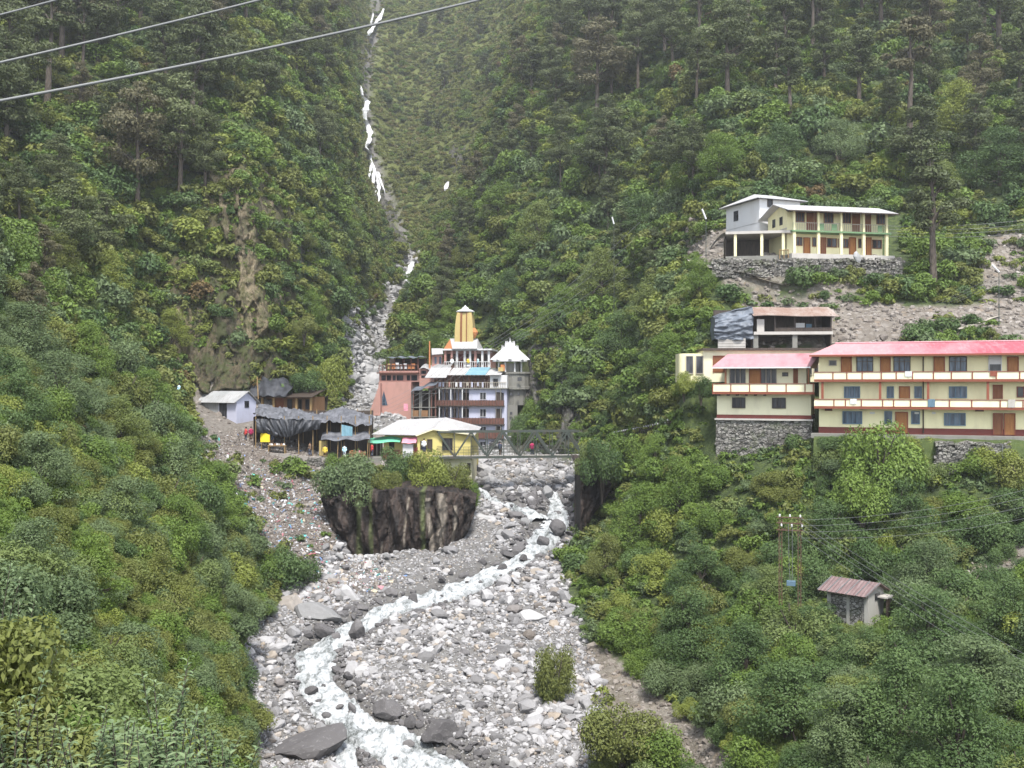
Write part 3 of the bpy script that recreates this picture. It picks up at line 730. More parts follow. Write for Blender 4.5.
for px, py, rp, kx in BL_:
    d = hit(px, py)
    if d is None or d < 18: continue
    p = gpos(px, d); r = rp / FPX * d; s = r / 2.5
    if not keep(np.array([p.x]), np.array([p.y]), np.array([p.z]), np.array([r * .8]), np.array([s * 4.4]))[0]: continue
    root = bpy.data.objects.new('broadleaf_tree', None); COL.objects.link(root); root.location = p; root.rotation_euler = (0, 0, rng.uniform(0, 6.28)); root.scale = (s * rng.uniform(.85, 1.1), s * rng.uniform(.85, 1.1), s * rng.uniform(.8, 1.05)); root.empty_display_size = .3
    t, c = BRO[(kx, int(rng.integers(2)))]; link('trunk', t, root); link('crown', c, root)
    where = PLACE(px, py, d); sz_ = 'big' if r > 2.6 else 'small'
    tag(root, f'{sz_} {KIND_WORD[kx]} tree {where}', 'tree', f'{sz_} {KIND_WORD[kx]} broadleaf trees {where}')
# ------------------------------------------------------------------ rock faces built as their own sheets
m, nt, out = new_mat('dark wet cliff rock')
co = objco(nt, (1.0, 0.5, 0.10)); st = noise(nt, 1.35, 7, 0.6, co, 0.3); n2 = noise(nt, 3.0, 5, 0.6, objco(nt))
c = ramp(nt, st, [(0.30, (0.006, 0.005, 0.005)), (0.46, (0.018, 0.014, 0.012)), (0.58, (0.045, 0.032, 0.026)), (0.68, (0.025, 0.022, 0.016)), (0.80, (0.075, 0.062, 0.05))])
c = mixc(nt, math_n(nt, 'MULTIPLY', attr(nt, 'streak'), math_n(nt, 'ADD', 0.35, math_n(nt, 'MULTIPLY', st, 0.7))), c, (0.26, 0.225, 0.18))
c = mixc(nt, math_n(nt, 'MULTIPLY', attr(nt, 'moss'), 0.8), c, (0.09, 0.11, 0.04))
finish(nt, out, c, 0.75, math_n(nt, 'ADD', st, n2), 0.7, 0.3)
M_DCLIFF = m
def cells(x, z, sx, sz, seed):
    """fractured blocks: which jittered cell a point falls in -> two random values per block"""
    gx = x / sx; gz = z / sz; ix = np.floor(gx); iz = np.floor(gz); best = np.full(np.shape(gx), 1e9); v1 = np.zeros(np.shape(gx)); v2 = np.zeros(np.shape(gx))
    for a in (-1, 0, 1):
        for b in (-1, 0, 1):
            jx = ix + a; jz = iz + b
            d = (jx + .15 + .7 * hash2(jx, jz, seed) - gx) ** 2 + (jz + .15 + .7 * hash2(jx, jz, seed + 1) - gz) ** 2
            m_ = d < best; best = np.where(m_, d, best); v1 = np.where(m_, hash2(jx, jz, seed + 2), v1); v2 = np.where(m_, hash2(jx, jz, seed + 3), v2)
    return v1, v2

def cliff_sheet(name, topl, botl, dfun, seed, streaks=(), moss=(), depth=5.0, nx=200, nz=80, label=None):
    """topl / botl: px->py outlines; dfun(px) distance; a ribbed, slightly overhanging wall with a cap running back into the bank"""
    pxs = np.linspace(topl[0][0], topl[-1][0], nx)
    ty = np.interp(pxs, [a for a, b in topl], [b for a, b in topl]); by = np.interp(pxs, [a for a, b in botl], [b for a, b in botl])
    d0 = np.array([dfun(p) for p in pxs])
    V = []; S = []; Mo = []
    for k in range(nz + 9):
        if k <= nz:
            f = k / nz; py = by + (ty - by) * f; d = d0 - 0.55 * np.sin(f * 2.6) + fbm(pxs * d0 / FPX / 1.1, np.full(nx, f * 2.2), seed, 4) * 1.1 + fbm(pxs * d0 / FPX * 1.6, np.full(nx, f * 4.0), seed + 5, 3) * 0.3 - cells((pxs - 512) * d0 / FPX + .3 * np.sin(f * 9), (by + (ty - by) * f) * d0 / FPX, .75, 3.2, seed)[0] * .75 - cells((pxs - 512) * d0 / FPX, (by + (ty - by) * f) * d0 / FPX, .35, .9, seed + 7)[0] * .22
            z = (384 - py) / FPX * d0
        else:
            g = (k - nz) / 8.0; d = d0 + g * depth; z = (384 - ty) / FPX * d0 + g * 0.5 + fbm(pxs / 6, np.full(nx, g * 3), seed + 9, 3) * 0.3
        x = (pxs - 512) / FPX * d0
        V.append(np.stack([x, d, z], -1)); ff = min(1, k / nz)
        sv = np.zeros(nx)
        for (c0, w, a, b) in streaks: sv = np.maximum(sv, np.clip(1.4 - np.abs(pxs + 2.5 * np.sin(ff * 5 + c0) - c0) / w, 0, 1) * (a <= ff <= b))
        mv = np.zeros(nx)
        for (c0, w) in moss: mv = np.maximum(mv, np.clip(1.3 - np.abs(pxs - c0) / w, 0, 1))
        S.append(sv); Mo.append(mv)
    V = np.array(V); n_, m_ = V.shape[:2]; id_ = np.arange(n_ * m_).reshape(n_, m_)
    q = np.stack([id_[:-1, :-1], id_[:-1, 1:], id_[1:, 1:], id_[1:, :-1]], -1).reshape(-1, 4)
    me = np_mesh(name, V.reshape(-1, 3), q, 4, False); fattr(me, 'streak', np.array(S)); fattr(me, 'moss', np.array(Mo))
    o = link(name, me, None, M_DCLIFF); tag(o, None, None, None, 'structure')
    return o
cliff_sheet('rock_cliff', [(322, 496), (345, 492), (400, 488), (440, 490), (470, 496), (476, 500)], [(322, 500), (332, 526), (348, 550), (368, 568), (400, 570), (430, 566), (454, 552), (468, 532), (476, 508)],
            lambda p: 101.6 + 3.2 * np.clip((p - 425) / 50, 0, 1) ** 1.5 + 2.0 * np.clip((350 - p) / 28, 0, 1), 3,
            streaks=[(441, 4.0, 0.0, 0.97), (431, 2.4, 0.0, 0.9), (454, 1.6, 0.1, 0.8), (384, 1.2, 0.1, 0.35), (408, 1.0, 0.3, 0.9)], moss=[(424, 2.5), (372, 2.0), (360, 3)])
cliff_sheet('rock_bank', [(574, 462), (585, 468), (598, 474), (610, 482)], [(574, 548), (581, 536), (591, 520), (602, 502), (610, 488)], lambda p: 106.0 + np.clip(580 - p, 0, 7) * .5, 8, depth=8, nx=40)

# rock faces that follow the slope: jagged ribs, ledges and cracks
def mat_face(name, dk, md, lt, mossc, mossamt):
    m, nt, out = new_mat(name)
    st = noise(nt, 1.1, 8, 0.66, objco(nt, (1.0, 0.55, 0.16)), 0.7); n2 = noise(nt, 0.8, 6, 0.65, objco(nt)); n3 = noise(nt, 4.0, 5, 0.65, objco(nt, (1, 1, .5)))
    f = math_n(nt, 'ADD', math_n(nt, 'MULTIPLY', st, 0.65), math_n(nt, 'MULTIPLY', n3, 0.35))
    c = ramp(nt, f, [(0.34, dk), (0.46, md), (0.54, lt), (0.60, md), (0.72, lt)])
    c = mixc(nt, math_n(nt, 'MULTIPLY', ramp(nt, n2, [(0.46, (0, 0, 0)), (0.56, (1, 1, 1))]), mossamt), c, mossc)
    c = mixc(nt, math_n(nt, 'MULTIPLY', attr(nt, 'crack'), 0.85), c, tuple(x * .4 for x in dk))
    finish(nt, out, c, 0.9, math_n(nt, 'ADD', st, n3), 0.8, 0.3); return m
M_OCHRE = mat_face('ochre streaked cliff rock', (0.018, 0.015, 0.010), (0.070, 0.055, 0.031), (0.20, 0.165, 0.105), (0.055, 0.060, 0.018), 0.6)
M_MOSSF = mat_face('mossy dark cliff rock', (0.014, 0.013, 0.009), (0.045, 0.038, 0.022), (0.10, 0.082, 0.05), (0.045, 0.055, 0.016), 0.85)
M_GREYF = mat_face('grey gorge rock', (0.018, 0.017, 0.016), (0.05, 0.047, 0.042), (0.115, 0.108, 0.10), (0.04, 0.05, 0.016), 0.6)
def rock_face(name, poly_, mat, amp, step=1.3, pull=0.5, seed=1, soft=7.0, dmin=60):
    xs = [a for a, b in poly_]; ys = [b for a, b in poly_]
    gx_ = np.arange(min(xs) - 6, max(xs) + 6, step); gy_ = np.arange(min(ys) - 6, max(ys) + 6, step)
    D = np.empty((len(gy_), len(gx_)))
    cy_ = gy_[::3]; cx_ = gx_[::3]
    c = np.array([[hit(a, b, dmin) or 300 for a in cx_] for b in cy_], float)
    c = blur(blur(c, 0.8, 0), 0.8, 1)
    for_ = np.array([np.interp(gx_, cx_, r_) for r_ in c]); D = np.array([np.interp(gy_, cy_, for_[:, k_]) for k_ in range(len(gx_))]).T
    PX, PY = np.meshgrid(gx_, gy_)
    X = (PX - 512) / FPX * D; Z = (384 - PY) / FPX * D
    ins = inpoly(PX + 5 * fbm(X / 3, Z / 3, seed + 3, 3) * 2, PY + 6 * fbm(X / 3 + 9, Z / 3, seed + 4, 3) * 2, poly_).astype(float)
    ins = blur(blur(ins, soft / step / 2, 0), soft / step / 2, 1); mk = np.clip((ins - .35) / .4, 0, 1)
    xw = X + .6 * fbm(X / 4, Z / 4, seed + 8, 3)
    rib = 1 - np.abs(fbm(xw / 2.6, Z / 13, seed, 4)) * 2.4; rib2 = 1 - np.abs(fbm(xw / .9, Z / 5, seed + 20, 3)) * 2.2
    led = ((Z / 4.2 + fbm(X / 5, Z / 9, seed + 30, 3) * 1.6) % 1.0)
    spur = np.abs(fbm(xw / 1.5 + Z / 16, Z / 22, seed + 50, 3)); chip = np.abs(fbm(X / .55, Z / 1.1, seed + 60, 2))
    b1, b2 = cells(xw + .5 * fbm(X / 2, Z / 2, seed + 70, 2), Z + .8 * fbm(X / 3, Z / 3, seed + 71, 2), 1.15, 6.0, seed); c1, c2 = cells(xw + .25 * fbm(X / .9, Z / .9, seed + 72, 2), Z, .6, 1.3, seed + 9)
    disp = amp * (rib * .6 + b1 * 1.35 + c1 * .5 - spur * .9 + chip * .35 - .75)
    D2 = D - (pull + disp) * mk + (1 - mk) * 1.6
    V = np.stack([(PX - 512) / FPX * D2, D2, (384 - PY) / FPX * D2], -1)
    a, b = PX.shape; id_ = np.arange(a * b).reshape(a, b)
    q = np.stack([id_[:-1, :-1], id_[1:, :-1], id_[1:, 1:], id_[:-1, 1:]], -1).reshape(-1, 4)
    q = q[(mk.ravel()[q].max(1) > 0.02)]
    me = np_mesh(name, V.reshape(-1, 3), q, 4, False); fattr(me, 'crack', np.clip((.10 - rib) * 1.4, 0, .6) + np.clip(.5 - b2, 0, .5) * .9)
    tag(link(name, me, None, mat), None, None, None, 'structure')
rock_face('cliff_face', [(207, 172), (270, 165), (276, 205), (271, 250), (280, 300), (268, 332), (240, 342), (226, 300), (238, 262), (220, 225)], M_OCHRE, 1.3, 1.1, .8, seed=5)
rock_face('cliff_face', [(182, 292), (212, 272), (230, 302), (262, 345), (298, 330), (314, 378), (250, 388), (204, 393), (188, 372)], M_MOSSF, 1.1, 1.2, .3, seed=6)
rock_face('cliff_face', [(98, 345), (135, 318), (190, 300), (205, 330), (200, 388), (150, 385), (118, 392)], M_OCHRE, .8, 1.2, -.1, seed=15)
rock_face('cliff_face', [(280, 205), (318, 232), (338, 268), (346, 296), (322, 300), (300, 262), (284, 232)], M_GREYF, 1.0, 1.1, -.1, seed=95)
rock_face('cliff_face', [(338, 292), (358, 284), (368, 300), (374, 330), (378, 352), (350, 362), (334, 340)], M_GREYF, 1.4, 1.0, seed=25)
rock_face('cliff_face', [(372, 182), (384, 190), (396, 215), (404, 240), (400, 256), (386, 232), (374, 206)], M_GREYF, 2.0, 1.0, 1.0, 35, 5)
rock_face('cliff_face', [(524, 352), (548, 338), (566, 350), (572, 392), (584, 420), (576, 448), (540, 452), (528, 400)], M_GREYF, 1.0, 1.0, .5, 65)
rock_face('cliff_face', [(570, 48), (606, 40), (600, 66), (578, 70)], M_GREYF, 1.5, 1.0, .5, 75, 5)
rock_face('cliff_face', [(452, 140), (464, 138), (468, 170), (458, 200), (450, 170)], M_GREYF, 1.5, 1.0, .5, 85, 5)

# ------------------------------------------------------------------ water
m, nt, out = new_mat('white torrent water')
co = objco(nt, (1, 0.55, 1)); n1 = noise(nt, 0.75, 7, 0.66, co, 1.6); n2 = noise(nt, 3.6, 5, 0.65, co, 1.2)
f = math_n(nt, 'ADD', math_n(nt, 'MULTIPLY', n1, 0.65), math_n(nt, 'MULTIPLY', n2, 0.35))
c = ramp(nt, f, [(0.36, (0.085, 0.092, 0.088)), (0.43, (0.16, 0.17, 0.167)), (0.495, (0.31, 0.325, 0.328)), (0.58, (0.46, 0.47, 0.475)), (0.75, (0.56, 0.565, 0.57))])
r = ramp(nt, f, [(0.36, (0.08,) * 3), (0.55, (0.7,) * 3)])
finish(nt, out, c, r, f, 0.8, 0.25, 0, 0.5)
M_WATER = m
m, nt, out = new_mat('white falling water'); n = noise(nt, 0.8, 5, .6, objco(nt, (3.0, 1, .35)))
finish(nt, out, ramp(nt, n, [(0.30, (0.34, 0.36, 0.37)), (0.45, (0.58, 0.59, 0.60)), (0.7, (0.68, 0.685, 0.69))]), 0.6, n, 0.6, 0.3); M_FALL = m
def bed_d(py): return float(np.interp(-py, [-y for y in BED_Y], BED_D))
def river_ribbon(name, path, lift=0.42):
    pts = []
    for (x0, y0, w0), (x1, y1, w1) in zip(path[:-1], path[1:]):
        n = max(4, int(math.hypot(x1 - x0, y1 - y0) / 1.6))
        for i in range(n): t = i / n; pts.append((x0 + (x1 - x0) * t, y0 + (y1 - y0) * t, w0 + (w1 - w0) * t))
    pts = np.array(pts)
    k = np.ones(9) / 9
    for c_ in range(3): pts[:, c_] = np.convolve(np.pad(pts[:, c_], 4, mode='edge'), k, 'valid')
    c3 = np.array([[(p[0] - 512) / FPX * bed_d(p[1]), bed_d(p[1]), (384 - p[1]) / FPX * bed_d(p[1])] for p in pts])
    t3 = np.gradient(c3, axis=0); side = np.stack([t3[:, 1], -t3[:, 0], 0 * t3[:, 0]], -1); side /= np.linalg.norm(side, axis=1, keepdims=True)
    w = pts[:, 2] / FPX * c3[:, 1] * 1.22
    zc_ = ground(c3[:, 0], c3[:, 1]); kk_ = np.ones(7) / 7; zc_ = np.convolve(np.pad(zc_, 3, mode='edge'), kk_, 'valid') + lift
    NA = 26; V = []
    for j in range(NA + 1):
        u = j / NA * 2 - 1
        v = c3 + side * (w * u)[:, None] * (1 + 0.38 * fbm(c3[:, 1:2] / 1.7 + 9 * (u > 0), np.full((len(w), 1), 0.5 + (u > 0)), 12, 3))
        g_ = ground(v[:, 0], v[:, 1])
        v[:, 2] = np.maximum(zc_ * (1 - .5 * abs(u)) + (g_ + .12) * .5 * abs(u), g_ - .6) - 0.9 * max(0, abs(u) - .82) / .18 + fbm(v[:, 0] * 1.1, v[:, 1] * 0.7, 44, 4) * 0.34 + np.abs(fbm(v[:, 0] * 2.6, v[:, 1] * 2.0, 45, 3)) * 0.3
        V.append(v)
    V = np.array(V); a, b = V.shape[:2]; id_ = np.arange(a * b).reshape(a, b)
    q = np.stack([id_[:-1, :-1], id_[:-1, 1:], id_[1:, 1:], id_[1:, :-1]], -1).reshape(-1, 4)
    o = link(name, np_mesh(name, V.reshape(-1, 3), q, 4, True), None, M_WATER); tag(o, None, None, None, 'structure')
river_ribbon('river', WATER); river_ribbon('river', WATER2); river_ribbon('river', WATER3)

def fall(name, strands, pull=1.2, dmin=100):
    V = []; Q = []
    for path in strands:
        ps = []
        for (x0, y0, w0), (x1, y1, w1) in zip(path[:-1], path[1:]):
            n = max(3, int(abs(y1 - y0) / 2.0) + 1)
            for i in range(n): t = i / n; ps.append((x0 + (x1 - x0) * t, y0 + (y1 - y0) * t, w0 + (w1 - w0) * t))
        ps.append(path[-1])
        ds = []
        for x, y, w in ps:
            c = [hit(x + e * w, y, dmin) for e in (-1, 0, 1)]; c = [q for q in c if q]; ds.append(min(c) if c else (ds[-1] if ds else 300))
        ds = np.array(ds); dp_ = np.pad(ds, 3, mode='edge'); ds = np.min([dp_[i:i + len(ds)] for i in range(7)], 0)
        ds = np.minimum(ds, np.convolve(np.pad(ds, 2, mode='edge'), np.ones(5) / 5, 'valid')) - pull
        o = len(V)
        for (x, y, w), d in zip(ps, ds):
            ww = w * (0.75 + 0.5 * random.random())
            for j in range(5):
                u = j / 2 - 1; p = P(x + u * ww, y, d); p.y -= 0.6 * (1 - u * u) + random.uniform(0, .4); V.append(p)
        for i in range(len(ps) - 1):
            for j in range(4): Q.append((o + i * 5 + j, o + i * 5 + j + 1, o + (i + 1) * 5 + j + 1, o + (i + 1) * 5 + j))
    ob = link(name, np_mesh(name, [tuple(v) for v in V], Q, 4, True), None, M_FALL); tag(ob, None, None, None, 'structure')
random.seed(4)
def wob(path, a):
    out = []
    for (x0, y0, w0), (x1, y1, w1) in zip(path[:-1], path[1:]):
        n = max(2, int(abs(y1 - y0) / 3))
        for i in range(n): t = i / n; out.append((x0 + (x1 - x0) * t + random.uniform(-a, a), y0 + (y1 - y0) * t, (w0 + (w1 - w0) * t) * random.uniform(.6, 1.35)))
    out.append(path[-1]); return out
fall('waterfall', [wob([(384, 9, 1.2), (381, 16, 2.0), (376, 22, 2.0), (373, 28, 2.2), (368, 36, 1.2)], .7), wob([(373, 14, .6), (371, 24, 1.0)], .5)], 4.0, 400)
fall('waterfall', [wob([(361, 86, 1.2), (362, 96, 1.8), (367, 102, 3.0), (366, 110, 2.6), (364, 117, 2.0), (367, 124, 1.8), (370, 131, 2.4), (369, 140, 2.6), (366, 147, 2.4), (370, 154, 1.6), (371, 162, 1.8), (374, 170, 2.4), (377, 178, 2.6)], .8),
                   wob([(372, 162, 1.0), (369, 174, 1.5), (366, 186, .7)], .6), wob([(374, 168, 1.2), (373, 182, 1.7), (375, 197, .9)], .6), wob([(377, 174, 1.2), (379, 188, 1.5), (379, 206, .7)], .6), wob([(378, 172, 1), (382, 184, 1.1), (385, 194, .5)], .6)], 4.0, 330)
fall('waterfall', [wob([(448, 182, .8), (446, 187, 1.6), (445, 191, .8)], .3)], 3.0, 290)
fall('waterfall', [wob([(412, 262, 2), (410, 270, 2.6), (408, 280, 2), (412, 288, 2), (407, 298, 2), (400, 308, 1.2)], 1)], 1.4)
fall('waterfall', [wob([(199, 441, .8), (200, 455, 1.2), (201, 470, 1.4), (202, 488, 1.6)], .3)], 1.1)

# ------------------------------------------------------------------ stones
import bmesh
def rock_mesh(name, seed, sub=2, flat=(1, .8, .6), cuts=7):
    rng = np.random.default_rng(seed)
    bm = bmesh.new(); bmesh.ops.create_icosphere(bm, subdivisions=sub, radius=1.0)
    v = np.array([q.co[:] for q in bm.verts])
    for i in range(cuts):
        n = rng.normal(size=3); n /= np.linalg.norm(n); h = rng.uniform(0.45, 0.8)
        over = np.maximum(0, v @ n - h); v -= over[:, None] * n * 0.92
    v *= 1 + rng.normal(size=(len(v), 1)) * 0.035
    v *= np.array(flat)
    for q, c_ in zip(bm.verts, v): q.co = c_
    me = bpy.data.meshes.new(name); bm.to_mesh(me); bm.free()
    return me
def mat_stone(name, stops, scale=2.5, dark=0.35):
    m, nt, out = new_mat(name)
    oi = nt.nodes.new('ShaderNodeObjectInfo'); co = objco(nt)
    n1 = noise(nt, scale, 5, 0.6, co); n2 = noise(nt, scale * 5, 3, 0.6, co)
    c = ramp(nt, oi.outputs['Random'], stops)
    c = mixc(nt, math_n(nt, 'MULTIPLY', n1, dark * 1.5), c, (0.10, 0.095, 0.09))
    c = mixc(nt, math_n(nt, 'MULTIPLY', math_n(nt, 'GREATER_THAN', n2, 0.62), 0.25), c, (0.28, 0.275, 0.265))
    finish(nt, out, c, 0.85, n1, 0.5, 0.05)
    return m
M_STONE = mat_stone('grey river stone', [(0.0, (0.11, 0.107, 0.107)), (0.25, (0.235, 0.23, 0.232)), (0.55, (0.34, 0.335, 0.338)), (0.85, (0.45, 0.442, 0.442)), (0.93, (0.33, 0.275, 0.215)), (1.0, (0.15, 0.14, 0.142))])
M_PALE = mat_stone('pale river boulder', [(0, (0.20, 0.20, 0.20)), (0.5, (0.30, 0.297, 0.295)), (1, (0.42, 0.415, 0.41))], 2.0, 0.3)
M_WET = mat_stone('dark wet boulder', [(0, (0.055, 0.052, 0.055)), (0.6, (0.095, 0.09, 0.093)), (1, (0.15, 0.142, 0.142))], 2.0, 0.4)
M_RUB = mat_stone('tan quarry rubble', [(0, (0.10, 0.083, 0.07)), (0.4, (0.18, 0.153, 0.128)), (0.8, (0.25, 0.22, 0.19)), (1, (0.32, 0.29, 0.26))], 3.0, 0.3)
ROCKS = [rock_mesh('stone', 40 + i, 2, (1, random.uniform(.6, .9), random.uniform(.4, .7))) for i in range(10)]
for r_ in ROCKS: r_.materials.append(M_STONE)
RUBS = [rock_mesh('rubble stone', 60 + i, 1, (1, random.uniform(.6, .9), random.uniform(.4, .8)), 5) for i in range(6)]
for r_ in RUBS: r_.materials.append(M_RUB)
rng = np.random.default_rng(5)
VISB = INV * cellmean((PPY < 900).astype(float))
bedw = cellmean(BED * (1 - 0.93 * CH)) * VISB
rx, ry, rz, rr = scatter(rng, bedw * (CY < 322), lambda d: np.where(d > 140, np.clip(0.0021 * d, .2, .5), np.clip(0.0028 * d, 0.17, 0.4)), 1.15)
rr = rr * np.exp(rng.normal(0, 0.48, len(rr)) + 0.75 * fbm(rx / 6, ry / 9, 91, 3))
rpx = rx / ry * FPX + 512; rpy = 384 - rz / ry * FPX
bank = inpoly(rpx, rpy, [(335, 566), (420, 552), (470, 512), (492, 520), (500, 562), (440, 586), (360, 606)])
kp = ~(bank & (rng.uniform(0, 1, len(rx)) < .8)) ; rx, ry, rz, rr = rx[kp], ry[kp], rz[kp], rr[kp]
wi = np.clip(np.interp(ry, GD, np.arange(len(GD))).astype(int), 0, len(GD) - 1); wj = np.clip(((rx / ry * FPX + 512 - GP[0]) / 5).astype(int), 0, len(GP) - 1)
wet = WETB[wi, wj] + rng.normal(0, .12, len(rx)) > 0.42
rot = lambda n: rng.normal(0, 0.35, (n, 2))
WETS = [rock_mesh('stone', 130 + i, 2, (1, random.uniform(.6, .9), random.uniform(.45, .75))) for i in range(4)]
PALES = [rock_mesh('stone', 80 + i, 2, (1, random.uniform(.6, .9), random.uniform(.4, .7))) for i in range(4)]
for r_ in WETS: r_.materials.append(M_WET)
for r_ in PALES: r_.materials.append(M_PALE)
stuff('river_stones', 'grey and pale stones heaped across the river bed', 'stones', np.stack([rx, ry, rz + 0.12 * rr], 1), ROCKS + PALES + WETS,
      np.where(ry > 143, rng.integers(10, 14, len(rx)), np.where(wet, rng.integers(14, 18, len(rx)), rng.integers(0, 10, len(rx)))),
      np.stack([rr, rr, rr], 1), rng.uniform(0, 6.28, len(rx)), rot(len(rx)))
gx, gy, gz, gr = scatter(rng, bedw * (CY < 135), lambda d: np.clip(0.0013 * d, 0.09, 0.2), 0.55)
stuff('river_gravel', 'small grey gravel between the river stones', 'gravel', np.stack([gx, gy, gz + 0.02], 1), RUBS[:0] + ROCKS[:4], rng.integers(0, 4, len(gx)),
      np.stack([gr, gr, gr], 1), rng.uniform(0, 6.28, len(gx)), rot(len(gx)))
ux, uy, uz, ur = scatter(rng, cellmean(np.maximum(RUB, VILL * 0.12)) * INV, lambda d: np.clip(0.0026 * d, 0.15, 0.38), 0.6)
ur = ur * np.exp(rng.normal(0, 0.35, len(ur)))
stuff('hillside_rubble', 'tan broken rubble spilled over the right hillside', 'rubble', np.stack([ux, uy, uz + 0.05 * ur], 1), RUBS, rng.integers(0, 6, len(ux)),
      np.stack([ur, ur, ur], 1), rng.uniform(0, 6.28, len(ux)), rot(len(ux)))
vx, vy, vz, vr = scatter(rng, cellmean(TRASH) * INV, lambda d: 0.085 + 0 * d, 0.7)
vr = vr * np.exp(rng.normal(0, 0.55, len(vr)))
stuff('slope_debris', 'small brown stones and debris on the slope below the stalls', 'debris', np.stack([vx, vy, vz + 0.02], 1), RUBS, rng.integers(0, 6, len(vx)), np.stack([vr, vr, vr], 1), rng.uniform(0, 6.28, len(vx)), rot(len(vx)))
print('stones', len(rx), len(gx), len(ux))
# boulders one can tell apart
def boulder(px, py, wpx, hpx, mat, label, group=None, seed=0, sub=3, rotz=None, d=None, sink=0.25, yaw_w=0.8):
    d = d or bed_d(py); rad = wpx / 2 / FPX * d; h = hpx / 2 / FPX * d
    key = (seed % 12, mat.name)
    me = BOULD.get(key)
    if me is None:
        me = rock_mesh('boulder', 200 + seed % 12, sub, (1, 0.85, 1), 9); me.materials.append(mat); BOULD[key] = me
    p = P(px, py, d)
    o = link('boulder', me, None, None, (p.x, p.y, p.z + h * (1 - 2 * sink) ))
    o.scale = (rad * 1.12, rad * yaw_w, h * 1.35)
    o.rotation_euler = (random.uniform(-.12, .12), random.uniform(-.15, .15), rotz if rotz is not None else random.uniform(-.5, .5))
    tag(o, label, 'boulder', group)
    return o
BOULD = {}
random.seed(9)
b = boulder(316, 752, 78, 30, M_WET, 'huge flat dark grey boulder lying beside the torrent near the bottom edge', None, 1, 3, 0.1); b.rotation_euler = (0.1, -0.2, 0.15)
boulder(318, 618, 52, 17, M_PALE, 'broad pale slab of rock beside the river below the rubbish slope', None, 2)
boulder(287, 612, 34, 22, M_RUB, 'layered tan rock jutting out left of the pale slab', None, 3)
boulder(249, 634, 15, 15, M_PALE, 'white angular boulder at the left edge of the stones', None, 4)
boulder(324, 634, 20, 14, M_WET, 'dark split boulder where the torrent bends left', None, 5)
boulder(262, 612, 22, 12, M_RUB, 'low tan ledge of rock under the grassy left bank', None, 3)
boulder(254, 735, 30, 12, M_WET, 'long dark slab left of the huge flat boulder', None, 6)
boulder(365, 676, 20, 13, M_STONE, 'rounded grey boulder on the right bank of the narrow chute', None, 7)
boulder(357, 636, 16, 16, M_WET, 'dark pointed boulder splitting the stream at the upper bend', None, 8)
boulder(413, 602, 10, 10, M_WET, 'brown boulder standing in the white water below the dark cliff', None, 9)
boulder(556, 531, 18, 13, M_WET, 'black wet boulder in the rapids below the bridge', None, 10)
boulder(542, 543, 16, 8, M_WET, 'flat dark boulder just below the black wet boulder in the rapids', None, 11)
boulder(515, 518, 18, 11, M_WET, 'dark boulder above the rapids at the left channel', None, 1)
boulder(548, 494, 11, 10, M_PALE, 'pale cubic boulder on the gravel under the bridge', None, 2)
boulder(484, 521, 26, 9, M_PALE, 'long pale boulder at the foot of the left cliff end', None, 4)
boulder(311, 694, 15, 9, M_WET, 'small black boulder on the left side of the chute', None, 8)
boulder(352, 711, 8, 12, M_WET, 'upright brown boulder standing in the chute', None, 5)
boulder(387, 714, 30, 20, M_WET, 'stack of dark rock right of the chute', None, 6)
boulder(440, 740, 40, 22, M_WET, 'dark cluster of rock on the right bank near the bottom', None, 9)
boulder(528, 638, 14, 9, M_RUB, 'ochre stained boulder on the wide stony bank', None, 10)
boulder(532, 620, 30, 12, M_PALE, 'broad white boulder on the right edge of the stony bank', None, 2)
boulder(585, 705, 14, 14, M_STONE, 'grey upright slab at the right edge of the stones', None, 3)
boulder(598, 718, 20, 16, M_STONE, 'big grey boulder by the shrub on the right edge of the bed', None, 7)
boulder(266, 724, 10, 9, M_RUB, 'small orange brown boulder among the grey ones on the left edge', None, 4)
cand = np.argsort(-(rr / ry) * ((ry < 132) & (rx / ry * FPX + 512 > 236)))[:0]
got = 0; tries = 0; taken = []
bi = np.random.default_rng(21)
while got < 170 and tries < 4000:
    tries += 1
    py = 485 + 285 * bi.uniform(0, 1) ** 0.9; d = bed_d(py)
    l, r_ = np.interp(d, EL_D, EL_L), np.interp(d, EL_D, EL_R)
    px = bi.uniform(l + 4, r_ - 4); w = (4 + 9 * bi.uniform(0, 1) ** 2.5) * (90 / d) ** 0.6
    if any(abs(px - a) < (w + b) * 0.6 and abs(py - c_) < (w + b) * 0.4 for a, c_, b in taken): continue
    i_ = int(np.argmin(np.abs(GD - d))); j_ = int(np.argmin(np.abs(GP - px)))
    wet = CH[i_, j_] > 0.2
    if wet and bi.uniform() < 0.35: continue
    taken.append((px, py, w)); got += 1
    mt = M_WET if wet or bi.uniform() < 0.22 else M_PALE if bi.uniform() < 0.4 else M_STONE
    wd = 'dark wet' if mt is M_WET else 'pale whitish' if mt is M_PALE else 'grey'
    wh = 'in or beside the running water' if wet else 'on the stony bed near the bridge' if py < 560 else 'on the stony bed left of the torrent' if px < np.interp(py, [560, 605, 640, 660, 770], [500, 400, 330, 310, 430]) else 'on the wide stony bed right of the torrent'
    boulder(px, py, w, w * bi.uniform(.5, .8), mt, f'{wd} boulder {wh}', f'{wd} boulders {wh}', int(bi.integers(12)), 2)
for i in range(60):
    py = bi.uniform(318, 428); d = bed_d(py); l, r_ = np.interp(d, EL_D, EL_L), np.interp(d, EL_D, EL_R)
    px = bi.uniform(l + 2, min(r_ - 2, 404)); w = bi.uniform(4, 11)
    boulder(px, py, w, w * bi.uniform(.5, .8), M_PALE, 'pale boulder on the steep stream bed behind the stalls', 'pale boulders on the steep stream bed behind the stalls', int(bi.integers(12)), 2)

